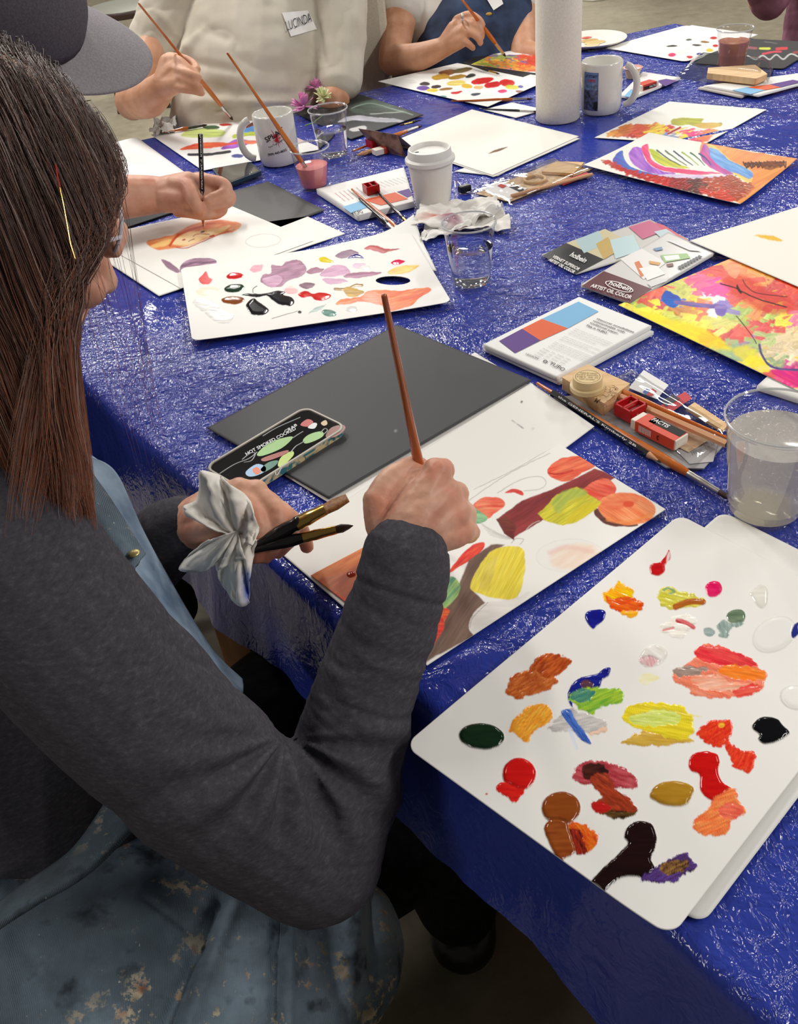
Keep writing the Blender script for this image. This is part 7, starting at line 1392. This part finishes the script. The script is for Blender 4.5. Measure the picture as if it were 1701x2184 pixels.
limb(mb, [np.array([-.86, 1.28, .50]), np.array([-.50, 1.42, .50])], [.09, .065]); limb(mb, [np.array([-.50, 1.42, .50]), np.array([-.48, 1.40, .06])], [.06, .04])
grow(t, 'body', mb, .0028, SKIN, 3)
mb = MB(); SHM = mat('charcoal_tee', (44, 46, 52), .85); limb(mb, [np.array([-.60, 1.32, .95]), np.array([-.73, 1.32, .80]), np.array([-.86, 1.26, .50])], [.10, .145, .15]); limb(mb, [np.array([-.66, 1.38, .92]), MS, MS*.55+ME*.45], [.085, .075, .062]); limb(mb, [np.array([-.64, 1.30, .92]), np.array([-.56, 1.14, .88])], [.08, .062]); grow(t, 't_shirt', mb, .005, SHM, 4, wrinkle(.006))
mb = MB(); limb(mb, [np.array([-.86, 1.28, .48]), np.array([-.50, 1.42, .50])], [.12, .08]); limb(mb, [np.array([-.50, 1.42, .50]), np.array([-.48, 1.40, .08])], [.075, .055]); grow(t, 'trousers', mb, .006, BLACKJ)
CAPD = mat('cap_dark_cloth', (76, 73, 79), .85, spec=.15, fn=f_noisecol(420, (86, 82, 88), (102, 98, 104), .3, .0008)); CAPL = mat('cap_brim_cloth', (108, 104, 112), .85, spec=.15, fn=f_noisecol(420, (150, 145, 150), (168, 162, 167), .3, .0008))
cap = MB(); n1, n2 = 20, 40; V = []; F = []
for i in range(n1+1):
    th = (math.pi/2+.05)*i/n1
    for k in range(n2):
        a = 2*math.pi*k/n2; q = np.array([.108*math.sin(th)*math.cos(a), .093*math.sin(th)*math.sin(a), .102*math.cos(th)**.9 if th < 1.57 else -.006]); V.append(Gm(0, 0, .016)+q@np.array([f2, r2, u2])-f2*.008)
for i in range(n1):
    for k in range(n2): F.append((i*n2+k, (i+1)*n2+k, (i+1)*n2+(k+1) % n2, i*n2+(k+1) % n2))
cap.add(V, F, CAPD); co = cap.build('cap_crown', t); s_ = co.modifiers.new('thickness', 'SOLIDIFY'); s_.thickness = .003
sm = MB()
for a in (0, math.pi/3, 2*math.pi/3, math.pi, 4*math.pi/3, 5*math.pi/3):
    sm.tube([Gm(0, 0, .016)+np.array([.1085*math.sin(th)*math.cos(a), .0935*math.sin(th)*math.sin(a), .1025*math.cos(th)**.9])@np.array([f2, r2, u2])-f2*.008 for th in np.linspace(.05, 1.5, 14)], .0016, CAPL, 6)
sm.ell(Gm(0, 0, .016)+u2*.099-f2*.008, (.007, .007, .005), CAPL); sm.build('cap_seams', t)
V = []; n1, n2 = 16, 30
for i in range(n1+1):
    s = i/n1
    for k in range(n2+1):
        b = -1.12+2.24*k/n2; base = np.array([.106*math.cos(b), .092*math.sin(b)]); ext = .094*math.cos(b*.95)**.55 if abs(b*.95) < 1.57 else 0
        p = base+np.array([1, 0])*ext*s+np.array([0, math.sin(b)])*.006*s; V.append(Gm(0, 0, .014)+f2*(p[0]-.010)+r2*p[1]+u2*(-.016*(p[1]/.085)**2-.03*ext*s*.9))
Q = [(i*(n2+1)+k, i*(n2+1)+k+1, (i+1)*(n2+1)+k+1, (i+1)*(n2+1)+k) for i in range(n1) for k in range(n2)]
br = npmesh('cap_brim', np.array(V)-np.asarray(t.location), Q, [CAPL], parent=None); br.parent = t; s_ = br.modifiers.new('thickness', 'SOLIDIFY'); s_.thickness = .004
hm = MB(); hm.ell(Gm(-.03, 0, -.03), (.075, .079, .05), BM, axes=np.array([f2, r2, u2])); grow(t, 'hair', hm, .005, mat('short_brown_hair', (70, 54, 46), .7))
pencil(T(433, 484, .003), U(427, 286, 1.60), 'black pencil with white lettering held by the person in the cap', r=.0042, txt=("the GENERAL'S Kimberly", .05, .16, True))
# ------------------------------------------------------------------ chairs at the back
def chair(name, c, label, mt, seatm, ang=0, hgt=.95, cover=False):
    t = thing(name, c, label, 'chair'); ca, sa = math.cos(ang), math.sin(ang); X = np.array([ca, sa, 0]); Y = np.array([-sa, ca, 0]); Z = np.array([0, 0, 1.]); c = np.asarray(c, float)
    for (a, b_) in ((-1, -1), (1, -1), (-1, 1), (1, 1)):
        m_ = MB(); m_.tube([c+X*a*.20+Y*b_*.19+Z*.45, c+X*a*.21+Y*b_*.21], [.018, .013], mt, 8); m_.build('leg', t)
    m_ = MB(); m_.box(c+Z*.455, X*.22, Y*.21, Z*.02, seatm); m_.build('seat', t, False, .01)
    m_ = MB(); m_.box(c+Y*.21+Z*(.45+(hgt-.45)/2), X*.21, Y*.016+Z*-.0, Z*(hgt-.45)/2, seatm if cover else mt); m_.build('backrest', t, False, .012); return t
DKW = mat('dark_wood', (58, 42, 36), .4); LINEN = mat('linen_cover', (206, 200, 182), .85, fn=f_noisecol(160, (196, 190, 170), (216, 210, 194), .4, .001, scl=(1, 1, 6)))
chair('wooden_chair', (-.30, 2.78, 0), 'dark wooden chair of the person with the name sticker', DKW, DKW, 0, .90)
chair('wooden_chair', (.35, 3.05, 0), 'dark wooden chair behind the navy apron', DKW, DKW, 0, .86)
ch = thing('covered_chair', (.02, 2.95, 0), 'linen-covered chair standing between the two people at the far edge', 'chair'); cb = ch
c_ = U(780, 90, 2.62); mb = MB(); mb.box((c_[0], c_[1], .52), (.055, 0, 0), (0, .2, 0), (.0, 0, .52), LINEN); o_ = mb.build('cover', cb, False, .02)
mb = MB(); mb.box((c_[0], c_[1]-.02, .46), (.052, 0, 0), (0, .17, 0), (0, 0, .01), LINEN); mb.build('seat', cb, False, .005)
rt_ = ray(262, 10); rp = CP+rt_*(-(CAMZ-.50)/rt_[2]); t = thing('round_stool', (rp[0], rp[1], 0), 'round grey-topped stool with a dark rim in the background top left', 'stool')
mb = MB(); mb.lathe([(.0003, .50), (.19, .50), (.20, .495), (.20, .47), (.0003, .47)], mat('grey_top', (112, 112, 102), .5), (rp[0], rp[1], 0), 40); mb.build('seat', t)
mb = MB(); mb.lathe([(.2005, .496), (.205, .49), (.205, .465), (.2005, .46)], DKW, (rp[0], rp[1], 0), 40, closed=True); mb.build('rim', t)
for a in (.8, 2.4, 3.9, 5.5):
    mb = MB(); mb.tube([(rp[0]+.13*math.cos(a), rp[1]+.13*math.sin(a), .47), (rp[0]+.19*math.cos(a), rp[1]+.19*math.sin(a), 0)], [.016, .013], DKW, 8); mb.build('leg', t)
